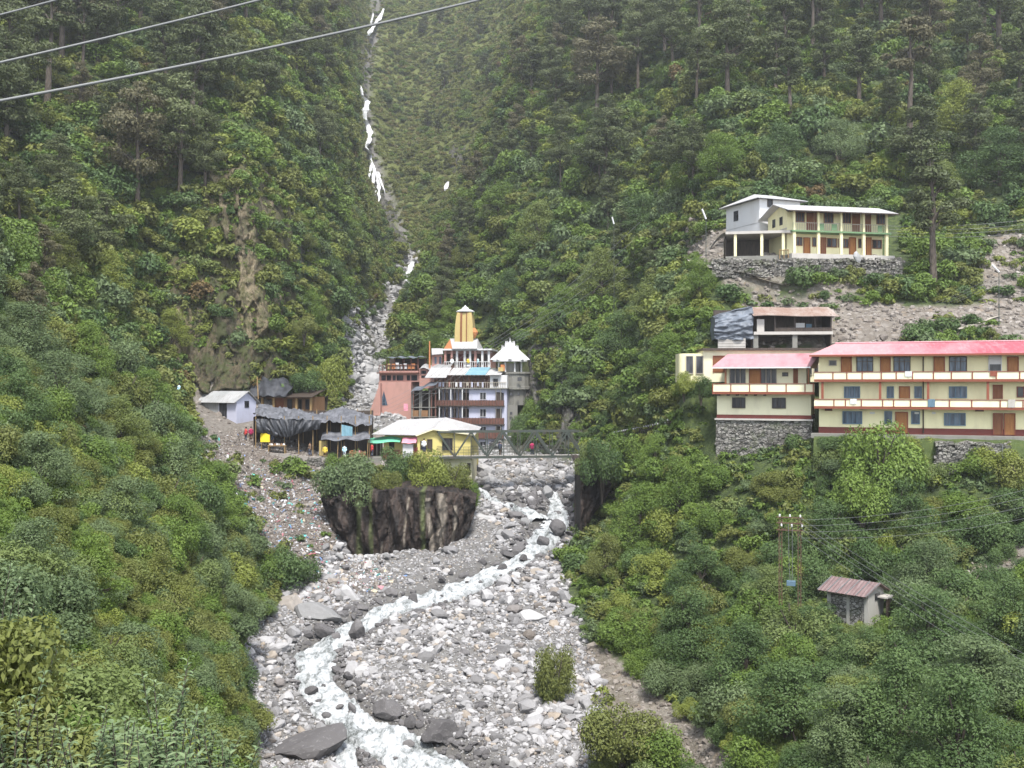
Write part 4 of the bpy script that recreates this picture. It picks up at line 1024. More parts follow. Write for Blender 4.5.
# ------------------------------------------------------------------ litter on the rubbish slope
m, nt, out = new_mat('scattered litter')
oi = nt.nodes.new('ShaderNodeObjectInfo')
c = ramp(nt, oi.outputs['Random'], [(0, (0.46, 0.46, 0.47)), (0.28, (0.30, 0.295, 0.30)), (0.45, (0.13, 0.115, 0.105)), (0.74, (0.14, 0.22, 0.40)), (0.80, (0.10, 0.36, 0.34)), (0.85, (0.42, 0.17, 0.19)), (0.91, (0.40, 0.35, 0.24)), (0.95, (0.36, 0.36, 0.38))])
for nn in nt.nodes:
    if nn.type == 'VALTORGB': nn.color_ramp.interpolation = 'CONSTANT'
finish(nt, out, c, 0.6)
LIT = []
for i in range(4):
    r_ = rock_mesh('scrap', 90 + i, 1, (1, random.uniform(.4, .9), 0.18), 3); r_.materials.append(m); LIT.append(r_)
lx, ly, lz, lr = scatter(rng, cellmean(TRASH) * INV * (0.2 + 0.95 * np.clip((CPY - 455) / 60, 0, 1)), lambda d: 0.15 + 0 * d, 0.85)
lr = lr * np.exp(rng.normal(0, 0.5, len(lr)))
stuff('litter', 'heap of pale and coloured rubbish spilling down the left slope', 'rubbish', np.stack([lx, ly, lz + 0.05], 1), LIT, rng.integers(0, 4, len(lx)), np.stack([lr, lr, lr], 1), rng.uniform(0, 6.28, len(lx)), rng.normal(0, 0.6, (len(lx), 2)))
# ------------------------------------------------------------------ building kit
class MB:
    def __init__(s): s.v = []; s.f = []
    def box(s, x0, x1, y0, y1, z0, z1):
        o = len(s.v)
        s.v += [(x0, y0, z0), (x1, y0, z0), (x1, y1, z0), (x0, y1, z0), (x0, y0, z1), (x1, y0, z1), (x1, y1, z1), (x0, y1, z1)]
        s.f += [tuple(o + i for i in f) for f in ((0, 3, 2, 1), (4, 5, 6, 7), (0, 1, 5, 4), (1, 2, 6, 5), (2, 3, 7, 6), (3, 0, 4, 7))]
        return s
    def poly(s, pts):
        o = len(s.v); s.v += [tuple(p) for p in pts]; s.f.append(tuple(range(o, o + len(pts)))); return s
    def slab(s, pts, th):
        """planar outline pts (counter-clockwise from outside) thickened by th along -normal"""
        p = [Vector(q) for q in pts]; n = (p[1] - p[0]).cross(p[2] - p[0]).normalized() * th
        o = len(s.v); k = len(p); s.v += [tuple(q) for q in p] + [tuple(q - n) for q in p]
        s.f.append(tuple(range(o, o + k))); s.f.append(tuple(range(o + 2 * k - 1, o + k - 1, -1)))
        for i in range(k): j = (i + 1) % k; s.f.append((o + i, o + k + i, o + k + j, o + j))
        return s
    def tube(s, p, q, r, r2=None, n=6, cap=True):
        v, f = tube_np([p, q], [r, r if r2 is None else r2], n); o = len(s.v)
        s.v += [tuple(a) for a in v]; s.f += [tuple(i + o for i in a) for a in f]
        if cap: s.f.append(tuple(o + n - 1 - i for i in range(n))); s.f.append(tuple(o + n + i for i in range(n)))
        return s
    def path(s, pts, r, n=5):
        v, f = tube_np(pts, [r] * len(pts), n); o = len(s.v); s.v += [tuple(a) for a in v]; s.f += [tuple(i + o for i in a) for a in f]; return s
    def beam(s, p, q, w, h):
        p = Vector(p); q = Vector(q); t = (q - p).normalized(); up = Vector((0, 0, 1)) if abs(t.z) < 0.95 else Vector((0, 1, 0))
        a = t.cross(up).normalized() * w / 2; b = a.cross(t).normalized() * h / 2; o = len(s.v)
        for c in (p, q): s.v += [tuple(c - a - b), tuple(c + a - b), tuple(c + a + b), tuple(c - a + b)]
        s.f += [tuple(o + i for i in f) for f in ((0, 1, 2, 3), (7, 6, 5, 4), (0, 4, 5, 1), (1, 5, 6, 2), (2, 6, 7, 3), (3, 7, 4, 0))]
        return s
    def prism(s, pts, z0, z1):
        o = len(s.v); k = len(pts); s.v += [(x, y, z0) for x, y in pts] + [(x, y, z1) for x, y in pts]
        s.f.append(tuple(range(o + k - 1, o - 1, -1))); s.f.append(tuple(range(o + k, o + 2 * k)))
        for i in range(k): j = (i + 1) % k; s.f.append((o + i, o + j, o + k + j, o + k + i))
        return s
    def lathe(s, rings, n=16, c=(0, 0), square=False, rot=0.0):
        o = len(s.v)
        for r, z in rings:
            for i in range(n):
                a = 6.28318 * i / n + rot; q = 1.0
                if square: q = 1 / max(abs(math.cos(a - rot)), abs(math.sin(a - rot)))
                s.v.append((c[0] + r * q * math.cos(a), c[1] + r * q * math.sin(a), z))
        for k in range(len(rings) - 1):
            for i in range(n): s.f.append((o + k * n + i, o + k * n + (i + 1) % n, o + (k + 1) * n + (i + 1) % n, o + (k + 1) * n + i))
        s.f.append(tuple(o + n - 1 - i for i in range(n))); s.f.append(tuple(o + (len(rings) - 1) * n + i for i in range(n)))
        return s
    def sheet(s, fn, nu, nv):
        o = len(s.v)
        for j in range(nv + 1):
            for i in range(nu + 1): s.v.append(tuple(fn(i / nu, j / nv)))
        for j in range(nv):
            for i in range(nu): a = o + j * (nu + 1) + i; s.f.append((a, a + 1, a + nu + 2, a + nu + 1))
        return s
    def build(s, name, mat, parent=None, smooth=False, label=None):
        me = bpy.data.meshes.new(name); me.from_pydata(s.v, [], s.f)
        me.update()
        if smooth: me.polygons.foreach_set('use_smooth', [True] * len(me.polygons))
        o = link(name, me, parent, mat)
        if label: o['label'] = label
        return o

def mat_paint(name, col, stain=(0.20, 0.17, 0.13), amt=0.35, rough=0.85):
    m, nt, out = new_mat(name); co = objco(nt, (1, 1, 0.35)); n1 = noise(nt, 0.9, 6, 0.65, co); n2 = noise(nt, 5, 4, 0.6, objco(nt))
    f = math_n(nt, 'MULTIPLY', ramp(nt, n1, [(0.48, (0, 0, 0)), (0.75, (1, 1, 1))]), amt)
    c = mixc(nt, f, col, stain)
    c = mixc(nt, math_n(nt, 'MULTIPLY', n2, 0.16), c, tuple(min(1, x * 1.25) for x in col))
    finish(nt, out, c, rough, n2, 0.15, 0.02); return m
def mat_corr(name, stops, freq=5.0, axis='X', stain=None, amt=0.4, rough=0.55):
    m, nt, out = new_mat(name); co = objco(nt)
    w = nd(nt, 'ShaderNodeTexWave', wave_type='BANDS', bands_direction=axis, wave_profile='SIN'); w.inputs['Scale'].default_value = freq; nt.links.new(co, w.inputs['Vector'])
    n1 = noise(nt, 0.45, 5, 0.6, objco(nt, (1, 0.5, 0.5))); n2 = noise(nt, 3.5, 5, 0.65, objco(nt, (1.5, 0.3, 0.3)))
    c = ramp(nt, n1, stops)
    if stain: c = mixc(nt, math_n(nt, 'MULTIPLY', ramp(nt, n2, [(0.5, (0, 0, 0)), (0.68, (1, 1, 1))]), amt), c, stain)
    c = mixc(nt, math_n(nt, 'MULTIPLY', n2, 0.25), c, tuple(x * 0.8 for x in stops[0][1]))
    finish(nt, out, c, rough, w.outputs['Fac'], 0.55, 0.06); return m
def mat_stonewall(name, sc=3.6, lo=(0.08, 0.075, 0.068), hi=(0.28, 0.265, 0.24)):
    m, nt, out = new_mat(name); co = objco(nt, (0.8, 0.8, 1.35))
    v = nd(nt, 'ShaderNodeTexVoronoi', i_Scale=sc); v2 = nd(nt, 'ShaderNodeTexVoronoi', feature='DISTANCE_TO_EDGE', i_Scale=sc)
    nt.links.new(co, v.inputs['Vector']); nt.links.new(co, v2.inputs['Vector'])
    sp = nt.nodes.new('ShaderNodeSeparateColor'); nt.links.new(v.outputs['Color'], sp.inputs[0])
    c = mixc(nt, sp.outputs[0], lo, hi)
    e = ramp(nt, v2.outputs['Distance'], [(0.02, (0, 0, 0)), (0.10, (1, 1, 1))])
    c = mixc(nt, e, (0.05, 0.047, 0.04), c)
    n = noise(nt, 1.0, 4, 0.6, objco(nt)); c = mixc(nt, math_n(nt, 'MULTIPLY', ramp(nt, n, [(0.5, (0, 0, 0)), (0.7, (1, 1, 1))]), 0.5), c, (0.07, 0.09, 0.035))
    finish(nt, out, c, 0.95, e, 0.8, 0.08); return m
def mat_wood(name, lo, hi, rough=0.6):
    m, nt, out = new_mat(name); n = noise(nt, 2.0, 5, 0.6, objco(nt, (6, 6, 0.6)))
    finish(nt, out, ramp(nt, n, [(0.3, lo), (0.7, hi)]), rough, n, 0.2, 0.01); return m
def mat_glass(name, lo, hi):
    m, nt, out = new_mat(name); n = noise(nt, 1.6, 3, 0.5, objco(nt, (2.2, 1, 0.35)))
    finish(nt, out, ramp(nt, n, [(0.38, lo), (0.62, hi)]), 0.25, None, spec=0.3); return m
def mat_cloth(name, lo, hi, sc=1.3, rough=0.5):
    m, nt, out = new_mat(name); n = noise(nt, sc, 5, 0.6, objco(nt)); n2 = noise(nt, sc * 4, 4, 0.6, objco(nt, (1, 1, .4)))
    finish(nt, out, ramp(nt, n, [(0.3, lo), (0.7, hi)]), rough, n2, 0.6, 0.08); return m

M_CREAM = mat_paint('cream yellow wall paint', (0.65, 0.605, 0.37), (0.36, 0.32, 0.20), 0.4)
M_CREAM2 = mat_paint('pale cream wall paint', (0.64, 0.605, 0.42), (0.34, 0.30, 0.22), 0.45)
M_YELLOW = mat_paint('bright yellow wall paint', (0.54, 0.46, 0.17), (0.35, 0.30, 0.14), 0.3)
M_WHITE = mat_paint('whitewash', (0.50, 0.50, 0.495), (0.36, 0.34, 0.30), 0.35)
M_LILAC = mat_paint('pale lilac wall paint', (0.41, 0.42, 0.51), (0.25, 0.24, 0.25), 0.5)
M_GREY = mat_paint('raw grey cement', (0.17, 0.165, 0.145), (0.09, 0.085, 0.07), 0.6)
M_PINK = mat_paint('salmon pink wall paint', (0.37, 0.205, 0.17), (0.20, 0.13, 0.105), 0.6)
M_TRIM = mat_paint('red brown trim paint', (0.19, 0.058, 0.034), (0.12, 0.05, 0.03), 0.3)
M_MAROON = mat_paint('maroon plinth paint', (0.13, 0.035, 0.028), (0.08, 0.05, 0.04), 0.4)
M_GREENT = mat_paint('green railing paint', (0.12, 0.20, 0.105), (0.10, 0.14, 0.08), 0.3)
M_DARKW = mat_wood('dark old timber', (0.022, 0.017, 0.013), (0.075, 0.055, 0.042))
M_REDW = mat_wood('red brown balcony timber', (0.07, 0.03, 0.022), (0.16, 0.075, 0.055))
M_DOOR = mat_wood('orange brown door', (0.22, 0.085, 0.022), (0.33, 0.145, 0.045))
M_DOORD = mat_wood('dark brown door', (0.13, 0.045, 0.018), (0.20, 0.08, 0.03))
M_POSTW = mat_wood('ochre timber posts', (0.17, 0.11, 0.05), (0.32, 0.215, 0.095))
M_PLANK = mat_wood('orange plank wall', (0.13, 0.068, 0.033), (0.24, 0.135, 0.065))
M_GLASSB = mat_glass('blue curtained window glass', (0.020, 0.035, 0.055), (0.085, 0.12, 0.16))
M_GLASSD = mat_glass('dark window glass', (0.012, 0.013, 0.016), (0.05, 0.05, 0.055))
M_TEAL = mat_paint('blue window frame paint', (0.09, 0.15, 0.20), (0.05, 0.07, 0.09), 0.3)
M_FRAMEW = mat_paint('dull window frame paint', (0.30, 0.27, 0.22), (0.16, 0.12, 0.1), 0.3)
M_PINKR = mat_corr('faded pink red roof sheets', [(0.3, (0.43, 0.18, 0.20)), (0.5, (0.49, 0.27, 0.29)), (0.7, (0.37, 0.12, 0.14))], 6.0, 'X', (0.52, 0.34, 0.34), 0.5)
M_WHITER = mat_corr('white painted roof sheets', [(0.3, (0.40, 0.40, 0.405)), (0.7, (0.50, 0.495, 0.49))], 6.0, 'X', (0.36, 0.30, 0.25), 0.7)
M_RUSTR = mat_corr('rusty roof sheets', [(0.35, (0.40, 0.34, 0.30)), (0.6, (0.28, 0.18, 0.14))], 7.0, 'X', (0.17, 0.07, 0.04), 0.85)
M_GREYR = mat_corr('weathered grey roof sheets', [(0.3, (0.28, 0.29, 0.29)), (0.7, (0.42, 0.42, 0.42))], 7.0, 'X', (0.16, 0.13, 0.1), 0.6)
M_HUTR = mat_corr('dull maroon roof sheets', [(0.3, (0.13, 0.085, 0.082)), (0.7, (0.19, 0.13, 0.125))], 1.2, 'X', (0.36, 0.30, 0.28), 0.4)
M_TARP = mat_cloth('black tarpaulin', (0.016, 0.017, 0.020), (0.055, 0.058, 0.066))
M_TARPG = mat_cloth('dusty grey tarpaulin', (0.045, 0.047, 0.054), (0.16, 0.163, 0.178))
M_TARPB = mat_cloth('blue grey tarpaulin', (0.06, 0.07, 0.085), (0.15, 0.17, 0.20), 0.8)
M_BLUE = mat_cloth('blue tarpaulin', (0.12, 0.24, 0.30), (0.20, 0.34, 0.40))
M_AWNG = mat_cloth('green awning cloth', (0.10, 0.40, 0.24), (0.18, 0.52, 0.34))
M_AWNP = mat_cloth('pink awning cloth', (0.52, 0.16, 0.22), (0.62, 0.30, 0.35))
M_STW = mat_stonewall('dry stone masonry'); M_STW2 = mat_stonewall('hut stone masonry', 4.5, (0.13, 0.125, 0.115), (0.36, 0.345, 0.32))
M_STEEL = mat_paint('grey green bridge steel', (0.045, 0.055, 0.046), (0.10, 0.06, 0.04), 0.5, 0.6)
M_RUSTS = mat_paint('rusty steel', (0.095, 0.055, 0.038), (0.07, 0.04, 0.03), 0.5, 0.8)
M_CABLE = mat_paint('grey cable', (0.17, 0.175, 0.175), (0.1, 0.1, 0.1), 0.2, 0.5)
M_CABLEL = mat_paint('pale aluminium wire', (0.13, 0.134, 0.134), (0.09, 0.09, 0.09), 0.2, 0.5)
M_TEMPY = mat_paint('temple yellow paint', (0.37, 0.285, 0.12), (0.28, 0.19, 0.07), 0.5)
M_ORANGE = mat_paint('orange paint', (0.40, 0.165, 0.065), (0.36, 0.14, 0.06), 0.3)
M_PLAST = mat_paint('pale grey cement plaster', (0.33, 0.32, 0.29), (0.16, 0.15, 0.12), 0.5)
M_CONC = mat_paint('pale concrete slab', (0.36, 0.34, 0.31), (0.16, 0.14, 0.12), 0.4)

def ray_d(px, py, d): return P(px, py, d)
class Facade:
    """a wall plane standing between two bearings; local x runs along it, local y runs back from the camera's side, z up"""
    def __init__(s, name, pxL, dL, pxR, dR, pybase, label=None, cat=None, group=None):
        a = P(pxL, pybase, dL); b = P(pxR, pybase, dR); s.o = a
        e = Vector((b.x - a.x, b.y - a.y, 0)); s.len = e.length; s.e = e.normalized(); s.n = Vector((-s.e.y, s.e.x, 0))
        s.root = bpy.data.objects.new(name, None); COL.objects.link(s.root); s.root.empty_display_size = 0.4
        s.root.location = a; s.root.rotation_euler = (0, 0, math.atan2(s.e.y, s.e.x))
        tag(s.root, label, cat, group)
    def L(s, px, py, t=0.0):
        u = (px - 512) / FPX; ox = s.o.x + s.n.x * t; oy = s.o.y + s.n.y * t
        q = (u * oy - ox) / (s.e.x - u * s.e.y); d = oy + q * s.e.y
        return q, (384 - py) / FPX * d - s.o.z
    def R(s, x0, y0, x1, y1, t=0.0):
        a, za = s.L(x0, y0, t); b, zb = s.L(x1, y1, t); return a, b, min(za, zb), max(za, zb)
def window(fc, rect, pane, frame, t=0.0, mull=1, bar=False, fw=0.07):
    s0, s1, z0, z1 = rect
    f = MB(); f.box(s0 - fw, s0, t - .09, t - .002, z0 - fw, z1 + fw).box(s1, s1 + fw, t - .09, t - .002, z0 - fw, z1 + fw).box(s0, s1, t - .09, t - .002, z1, z1 + fw).box(s0, s1, t - .13, t - .002, z0 - fw, z0)
    for i in range(mull): c = s0 + (s1 - s0) * (i + 1) / (mull + 1); f.box(c - .03, c + .03, t - .07, t - .025, z0, z1)
    if bar: zz = z0 + (z1 - z0) * .68; f.box(s0, s1, t - .065, t - .03, zz - .025, zz + .025)
    w = f.build('window', frame, fc.root)
    MB().box(s0, s1, t - .02, t - .004, z0, z1).build('pane', pane, w)
    return w
def door(fc, rect, mat, t=0.0, frame=None, label=None):
    s0, s1, z0, z1 = rect; w = s1 - s0; h = z1 - z0
    b = MB(); b.box(s0, s1, t - .05, t - .003, z0, z1)
    for i in (0, 1):
        for k in (0, 1): b.box(s0 + w * (.12 + .44 * i), s0 + w * (.44 + .44 * i), t - .07, t - .05, z0 + h * (.08 + .46 * k), z0 + h * (.46 + .46 * k))
    d = b.build('door', mat, fc.root, label=label)
    f = MB(); f.box(s0 - .08, s0, t - .1, t - .003, z0, z1 + .08).box(s1, s1 + .08, t - .1, t - .003, z0, z1 + .08).box(s0, s1, t - .1, t - .003, z1, z1 + .08)
    f.build('door_frame', frame or M_TRIM, d)
    return d
def parapet(fc, s0, s1, z0, z1, posts, t0, wall=M_CREAM2, trim=M_TRIM, slab=0.16, name='balcony'):
    """projecting gallery: floor slab, infill panels, rails and posts"""
    b = MB().box(s0, s1, t0 + .04, t0 + .12, z0 + .062, z1 - .062); o = b.build(name, wall, fc.root)
    MB().box(s0, s1, t0, -.004, z0 - slab, z0 - .002).build('balcony_floor', trim, o)
    r = MB().box(s0, s1, t0 - .01, t0 + .16, z1 - .06, z1).box(s0, s1, t0 - .012, t0 + .15, z0, z0 + .06)
    for p in posts: r.box(p - .045, p + .045, t0 - .02, t0 + .145, z0 + .062, z1 - .062)
    r.build('balcony_rail', trim, o)
    return o

# ------------------------------------------------------------------ long three storey yellow lodge
H = Facade('lodge', 819, 88.0, 1024, 82.5, 431.5, 'long three storey cream yellow lodge with red brown balconies and a red roof', 'lodge')
def C4(x, y): return 820 + x / 5.02, 320 + y / 5.02
def h4(x0, y0, x1, y1, t=0): a = C4(x0, y0); b = C4(x1, y1); return H.R(a[0], a[1], b[0], b[1], t)
SE = H.len + 9.5
zb1t, zb1b = H.L(820, 372.0)[1], H.L(820, 380.0)[1]; zb2t, zb2b = H.L(820, 398.7)[1], H.L(820, 406.4)[1]; zev = H.L(820, 355.2)[1]
MB().box(0, SE, 0, 7.0, -1.2, zev + .1).build('wall', M_CREAM, H.root)
MB().box(-.03, SE + .03, -.06, 7.03, -1.3, 0.42).build('plinth', M_MAROON, H.root)
MB().box(-.6, SE + .4, -1.6, -.062, -0.5, -0.12).build('walkway', M_GREY, H.root)
ps = [H.L(*C4(x, 280), -1.25)[0] for x in (65, 135, 212, 308, 383, 465, 570, 660, 765, 885, 1003)]
parapet(H, -.35, SE + .3, zb1b, zb1t, ps + [SE - 8 + 1.7 * i for i in range(5)], -1.25)
ps = [H.L(*C4(x, 415), -1.25)[0] for x in (70, 128, 208, 315, 370, 455, 565, 650, 762, 905, 1020)]
parapet(H, -.35, SE + .3, zb2b, zb2t, ps + [SE - 8 + 1.7 * i for i in range(5)], -1.25)
for x0, x1 in ((110, 155), (307, 350), (575, 622), (945, 992)): door(H, h4(x0, 188, x1, 262), M_DOOR)
for x0, x1 in ((187, 263), (373, 450), (652, 733)): window(H, h4(x0, 187, x1, 256), M_GLASSB, M_DARKW, mull=2, bar=True)
window(H, h4(48, 205, 80, 226), M_GLASSD, M_FRAMEW, mull=0)
window(H, h4(850, 180, 908, 255), M_GLASSD, M_WHITE, mull=0, bar=True)['label'] = 'window with its upper half covered in white'
a = h4(851, 181, 907, 222); MB().box(a[0], a[1], -.05, -.025, a[2], a[3]).build('blind', M_WHITE, H.root)
for x0, x1, pm in ((125, 197, M_TEAL), (340, 367, M_TEAL), (478, 507, M_TEAL), (652, 733, M_TEAL)): window(H, h4(x0, 337, x1, 388), M_GLASSB, pm, mull=2 if x1 - x0 > 50 else 0)
window(H, h4(992, 338, 1020, 385), M_GLASSD, M_MAROON, mull=0)
door(H, h4(402, 337, 447, 394), M_DOOR); door(H, h4(873, 329, 912, 396), M_DOORD)
for x in (12, 302, 543, 843): a = h4(x - 5, 318, x + 5, 396, -1.1); MB().box(a[0] - .02, a[1] + .02, -1.12, -.96, zb2t + .01, zb1b - .17).build('gallery_post', M_TRIM, H.root)
for x0, x1 in ((117, 208), (327, 358), (462, 497), (627, 727)): window(H, h4(x0, 461 if x0 < 600 else 470, x1, 519 if x0 < 600 else 527), M_GLASSB, M_TEAL, mull=3 if x1 - x0 > 60 else 0)
for x0, x1, mt in ((382, 437, M_DOOR), (873, 912, M_DOORD), (927, 975, M_DOOR)): a = h4(x0, 465 if x0 < 500 else 472, x1, 558); door(H, (a[0], a[1], -.02, a[3]), mt, -.062)
for x0, y0, x1, y1 in ((28, 437, 58, 452), (783, 440, 818, 455)): window(H, h4(x0, y0, x1, y1), M_GLASSD, M_MAROON, mull=0)
for x0, x1 in ((250, 275), (475, 500), (562, 580)): a = h4(x0, 461, x1, 472); MB().box(a[0], a[1], -.03, -.003, a[2], a[3]).build('painted_panel', M_WHITE, H.root)
for i in range(4): window(H, (H.len + 1.2 + 2.2 * i, H.len + 2.4 + 2.2 * i, zb1b + .5, zev - .5), M_GLASSB, M_DARKW, mull=1); window(H, (H.len + 1.2 + 2.2 * i, H.len + 2.4 + 2.2 * i, 1.0, 2.1), M_GLASSB, M_TEAL, mull=1)
a = H.L(*C4(518, 300))[0]; MB().tube((a, -.14, 0), (a, -.14, zev - .2), .055).build('drain_pipe', M_DARKW, H.root)
m, nt, out = new_mat('red roof sheets faded to pink')
co = objco(nt); sx_ = nt.nodes.new('ShaderNodeSeparateXYZ'); nt.links.new(co, sx_.inputs[0])
n1 = noise(nt, 0.5, 5, 0.65, objco(nt, (1, .4, .4))); n2 = noise(nt, 2.5, 4, 0.6, objco(nt, (2, .3, .3)))
f = math_n(nt, 'ADD', math_n(nt, 'MULTIPLY', sx_.outputs[0], 1 / 22.0), math_n(nt, 'MULTIPLY', math_n(nt, 'SUBTRACT', n1, 0.5), 1.5))
c = ramp(nt, f, [(0.05, (0.48, 0.25, 0.26)), (0.45, (0.43, 0.165, 0.185)), (0.72, (0.38, 0.075, 0.10)), (0.9, (0.37, 0.11, 0.13))])
c = mixc(nt, math_n(nt, 'MULTIPLY', ramp(nt, n2, [(0.52, (0, 0, 0)), (0.7, (1, 1, 1))]), .35), c, (0.60, 0.40, 0.41))
w = nd(nt, 'ShaderNodeTexWave', wave_type='BANDS', bands_direction='X'); w.inputs['Scale'].default_value = 5; nt.links.new(co, w.inputs['Vector'])
finish(nt, out, c, 0.5, w.outputs['Fac'], 0.5, 0.05); M_REDR = m
zr = zev + 1.12; e0 = -.75; e1 = SE + .6; yf = -1.5; yb = 8.2; ym = 3.4
b = MB().slab([(e0, yf, zev), (e1, yf, zev), (e1 - 2.2, ym, zr), (e0 + 2.0, ym, zr)], .07).slab([(e1, yb, zev), (e0, yb, zev), (e0 + 2.0, ym, zr), (e1 - 2.2, ym, zr)], .07)
b.slab([(e0, yb, zev), (e0, yf, zev), (e0 + 2.0, ym, zr)], .07).slab([(e1, yf, zev), (e1, yb, zev), (e1 - 2.2, ym, zr)], .07)
rf = b.build('roof', M_REDR, H.root)
m, nt, out = new_mat('trodden lawn'); n = noise(nt, 1.2, 6, .65, objco(nt)); n_ = noise(nt, 14, 3, .6, objco(nt)); finish(nt, out, ramp(nt, n, [(.3, (.035, .052, .015)), (.6, (.065, .088, .026)), (.75, (.11, .10, .05))]), .95, n_, .8, .08)
lw = MB().sheet(lambda u, v: (-.3 + (SE + .8) * u, -1.62 - 2.6 * v + .25 * math.sin(u * 31), -.38 - .12 * v - 7.0 * max(0, v - .5) ** 1.15 + .06 * math.sin(u * 57 + v * 9)), 60, 8).build('lawn', m); lw.location = H.root.location; lw.rotation_euler = H.root.rotation_euler; tag(lw, None, None, None, 'structure')
random.seed(14)
for i, (px_, yy) in enumerate([(905, 0), (928, 1), (990, 0), (1008, 1), (850, 1)]):
    x = H.L(px_, 380, -1.3)[0]; z = (zb1t, zb2t)[yy]; MB().sheet(lambda u, v: (x + .55 * u, -1.29 - .03 * math.sin(u * 9 + v * 3), z + .02 - (.45 + .2 * (i % 2)) * v), 8, 5).build('hung_cloth', [M_WHITE, M_TEAL, M_TRIM, M_CONC, M_WHITE][i], H.root)
MB().box(e0, e1, yf - .03, yf + .02, zev - .17, zev - .02).build('fascia', M_TRIM, rf)
MB().path([(e0 + 2, ym, zr + .03), (e1 - 2.2, ym, zr + .03)], .1).build('ridge_cap', M_PINKR, rf)

# ------------------------------------------------------------------ two storey yellow guest house on the stone wall
def C2(x, y): return 660 + x / 5.69, 290 + y / 5.69
G = Facade('guest_house', 717, 92.5, 811, 89.6, 418.3, 'two storey cream guest house with a pink roof standing on a stone wall', 'guest house')
def g2(x0, y0, x1, y1, t=0): a = C2(x0, y0); b = C2(x1, y1); return G.R(a[0], a[1], b[0], b[1], t)
GL = G.len; zf = G.L(717, 290 + 583 / 5.69)[1]; zt = G.L(717, 290 + 436 / 5.69)[1]; zp = G.L(717, 290 + 532 / 5.69)[1]
MB().box(0, GL, 0, 5.6, -.5, zf).build('wall', M_CREAM2, G.root)
up = G.L(*C2(372, 500))[0]; MB().box(up, GL - .4, 0.02, 5.5, zf + .002, zt + .25).build('upper_wall', M_CREAM2, G.root)
MB().box(-.03, GL + .03, -.05, 5.63, -.05, .36).build('plinth', M_MAROON, G.root)
s0 = G.L(*C2(297, 550), -1.2)[0]; s1 = G.L(*C2(878, 550), -1.2)[0]
parapet(G, s0, s1, zf + .02, zp, [G.L(*C2(x, 550), -1.2)[0] for x in (300, 403, 510, 610, 718, 825, 872)], -1.2)
for i in range(6): x = G.L(*C2(340 + 52 * i, 590))[0]; MB().box(x - .07, x + .07, -1.1, -.003, zf - .3, zf - .142).build('joist', M_DARKW, G.root)
window(G, g2(400, 450, 485, 530), M_GLASSD, M_FRAMEW, .02, 2); window(G, g2(575, 450, 660, 530), M_GLASSD, M_FRAMEW, .02, 2)
door(G, g2(512, 450, 570, 530), M_DOOR, .02); door(G, g2(764, 448, 780, 530), M_DOORD, .02)
window(G, g2(700, 473, 725, 487), M_GLASSD, M_DARKW, .02, 0)
window(G, g2(415, 615, 482, 668), M_GLASSD, M_DARKW, 0, 2); window(G, g2(642, 617, 712, 670), M_GLASSD, M_DARKW, 0, 2)
a = G.L(*C2(374, 480), -1.05)[0]; MB().box(a - .08, a + .08, -1.15, -.99, zp + .002, zt - .1).build('gallery_post', M_DOORD, G.root)
a = G.L(*C2(845, 480), -1.05)[0]; MB().box(a - .06, a + .06, -1.15, -1.03, zp + .002, zt - .1).build('gallery_post', M_DOORD, G.root)
zr = zt + 1.22; e0 = s0 + .0; e1 = GL + .55; yf = -1.55; yb = 6.6; ym = 2.4
b = MB().slab([(e0, yf, zt - .05), (e1 - .5, yf, zt - .05), (e1 + .25, ym, zr), (e0 + .9, ym, zr)], .07).slab([(e1 - .4, yb, zt - .05), (e0, yb, zt - .05), (e0 + .9, ym, zr), (e1 + .25, ym, zr)], .07)
b.slab([(e0, yb, zt - .05), (e0, yf, zt - .05), (e0 + .9, ym, zr)], .06)
rf = b.build('roof', M_PINKR, G.root); MB().box(e0, e1 - .5, yf - .03, yf + .01, zt - .2, zt - .07).build('fascia', M_WHITE, rf)
MB().poly([(GL - .41, .02, zt + .25), (GL - .41, 5.5, zt + .25), (GL - .41, ym, zr - .12)]).slab([(GL - .42, .02, zt), (GL - .42, 5.5, zt), (GL - .42, ym, zr - .15)], -.05).build('gable', M_DARKW, G.root)
a0 = G.L(716, 440, -.12)[0]; a1 = G.L(790, 440, -.12)[0]
sw = Facade('stone_wall', 716, 92.2, 812, 89.3, 419.5, 'tall dry stone wall carrying the two storey cream guest house', 'stone wall')
random.seed(2)
b = MB(); b.box(0, sw.len, 0, 1.2, -4.3, -.03)
for i in range(230):
    x = random.uniform(.15, sw.len - .15); z = random.uniform(-4.1, -.15); w_ = random.uniform(.12, .3); h_ = random.uniform(.07, .15); b.box(x - w_, x + w_, -random.uniform(.02, .09), .1, z - h_, z + h_)
b.build('masonry', M_STW, sw.root); MB().box(-.1, sw.len + .1, -.2, 1.25, -.028, .12).build('coping', M_CONC, sw.root)

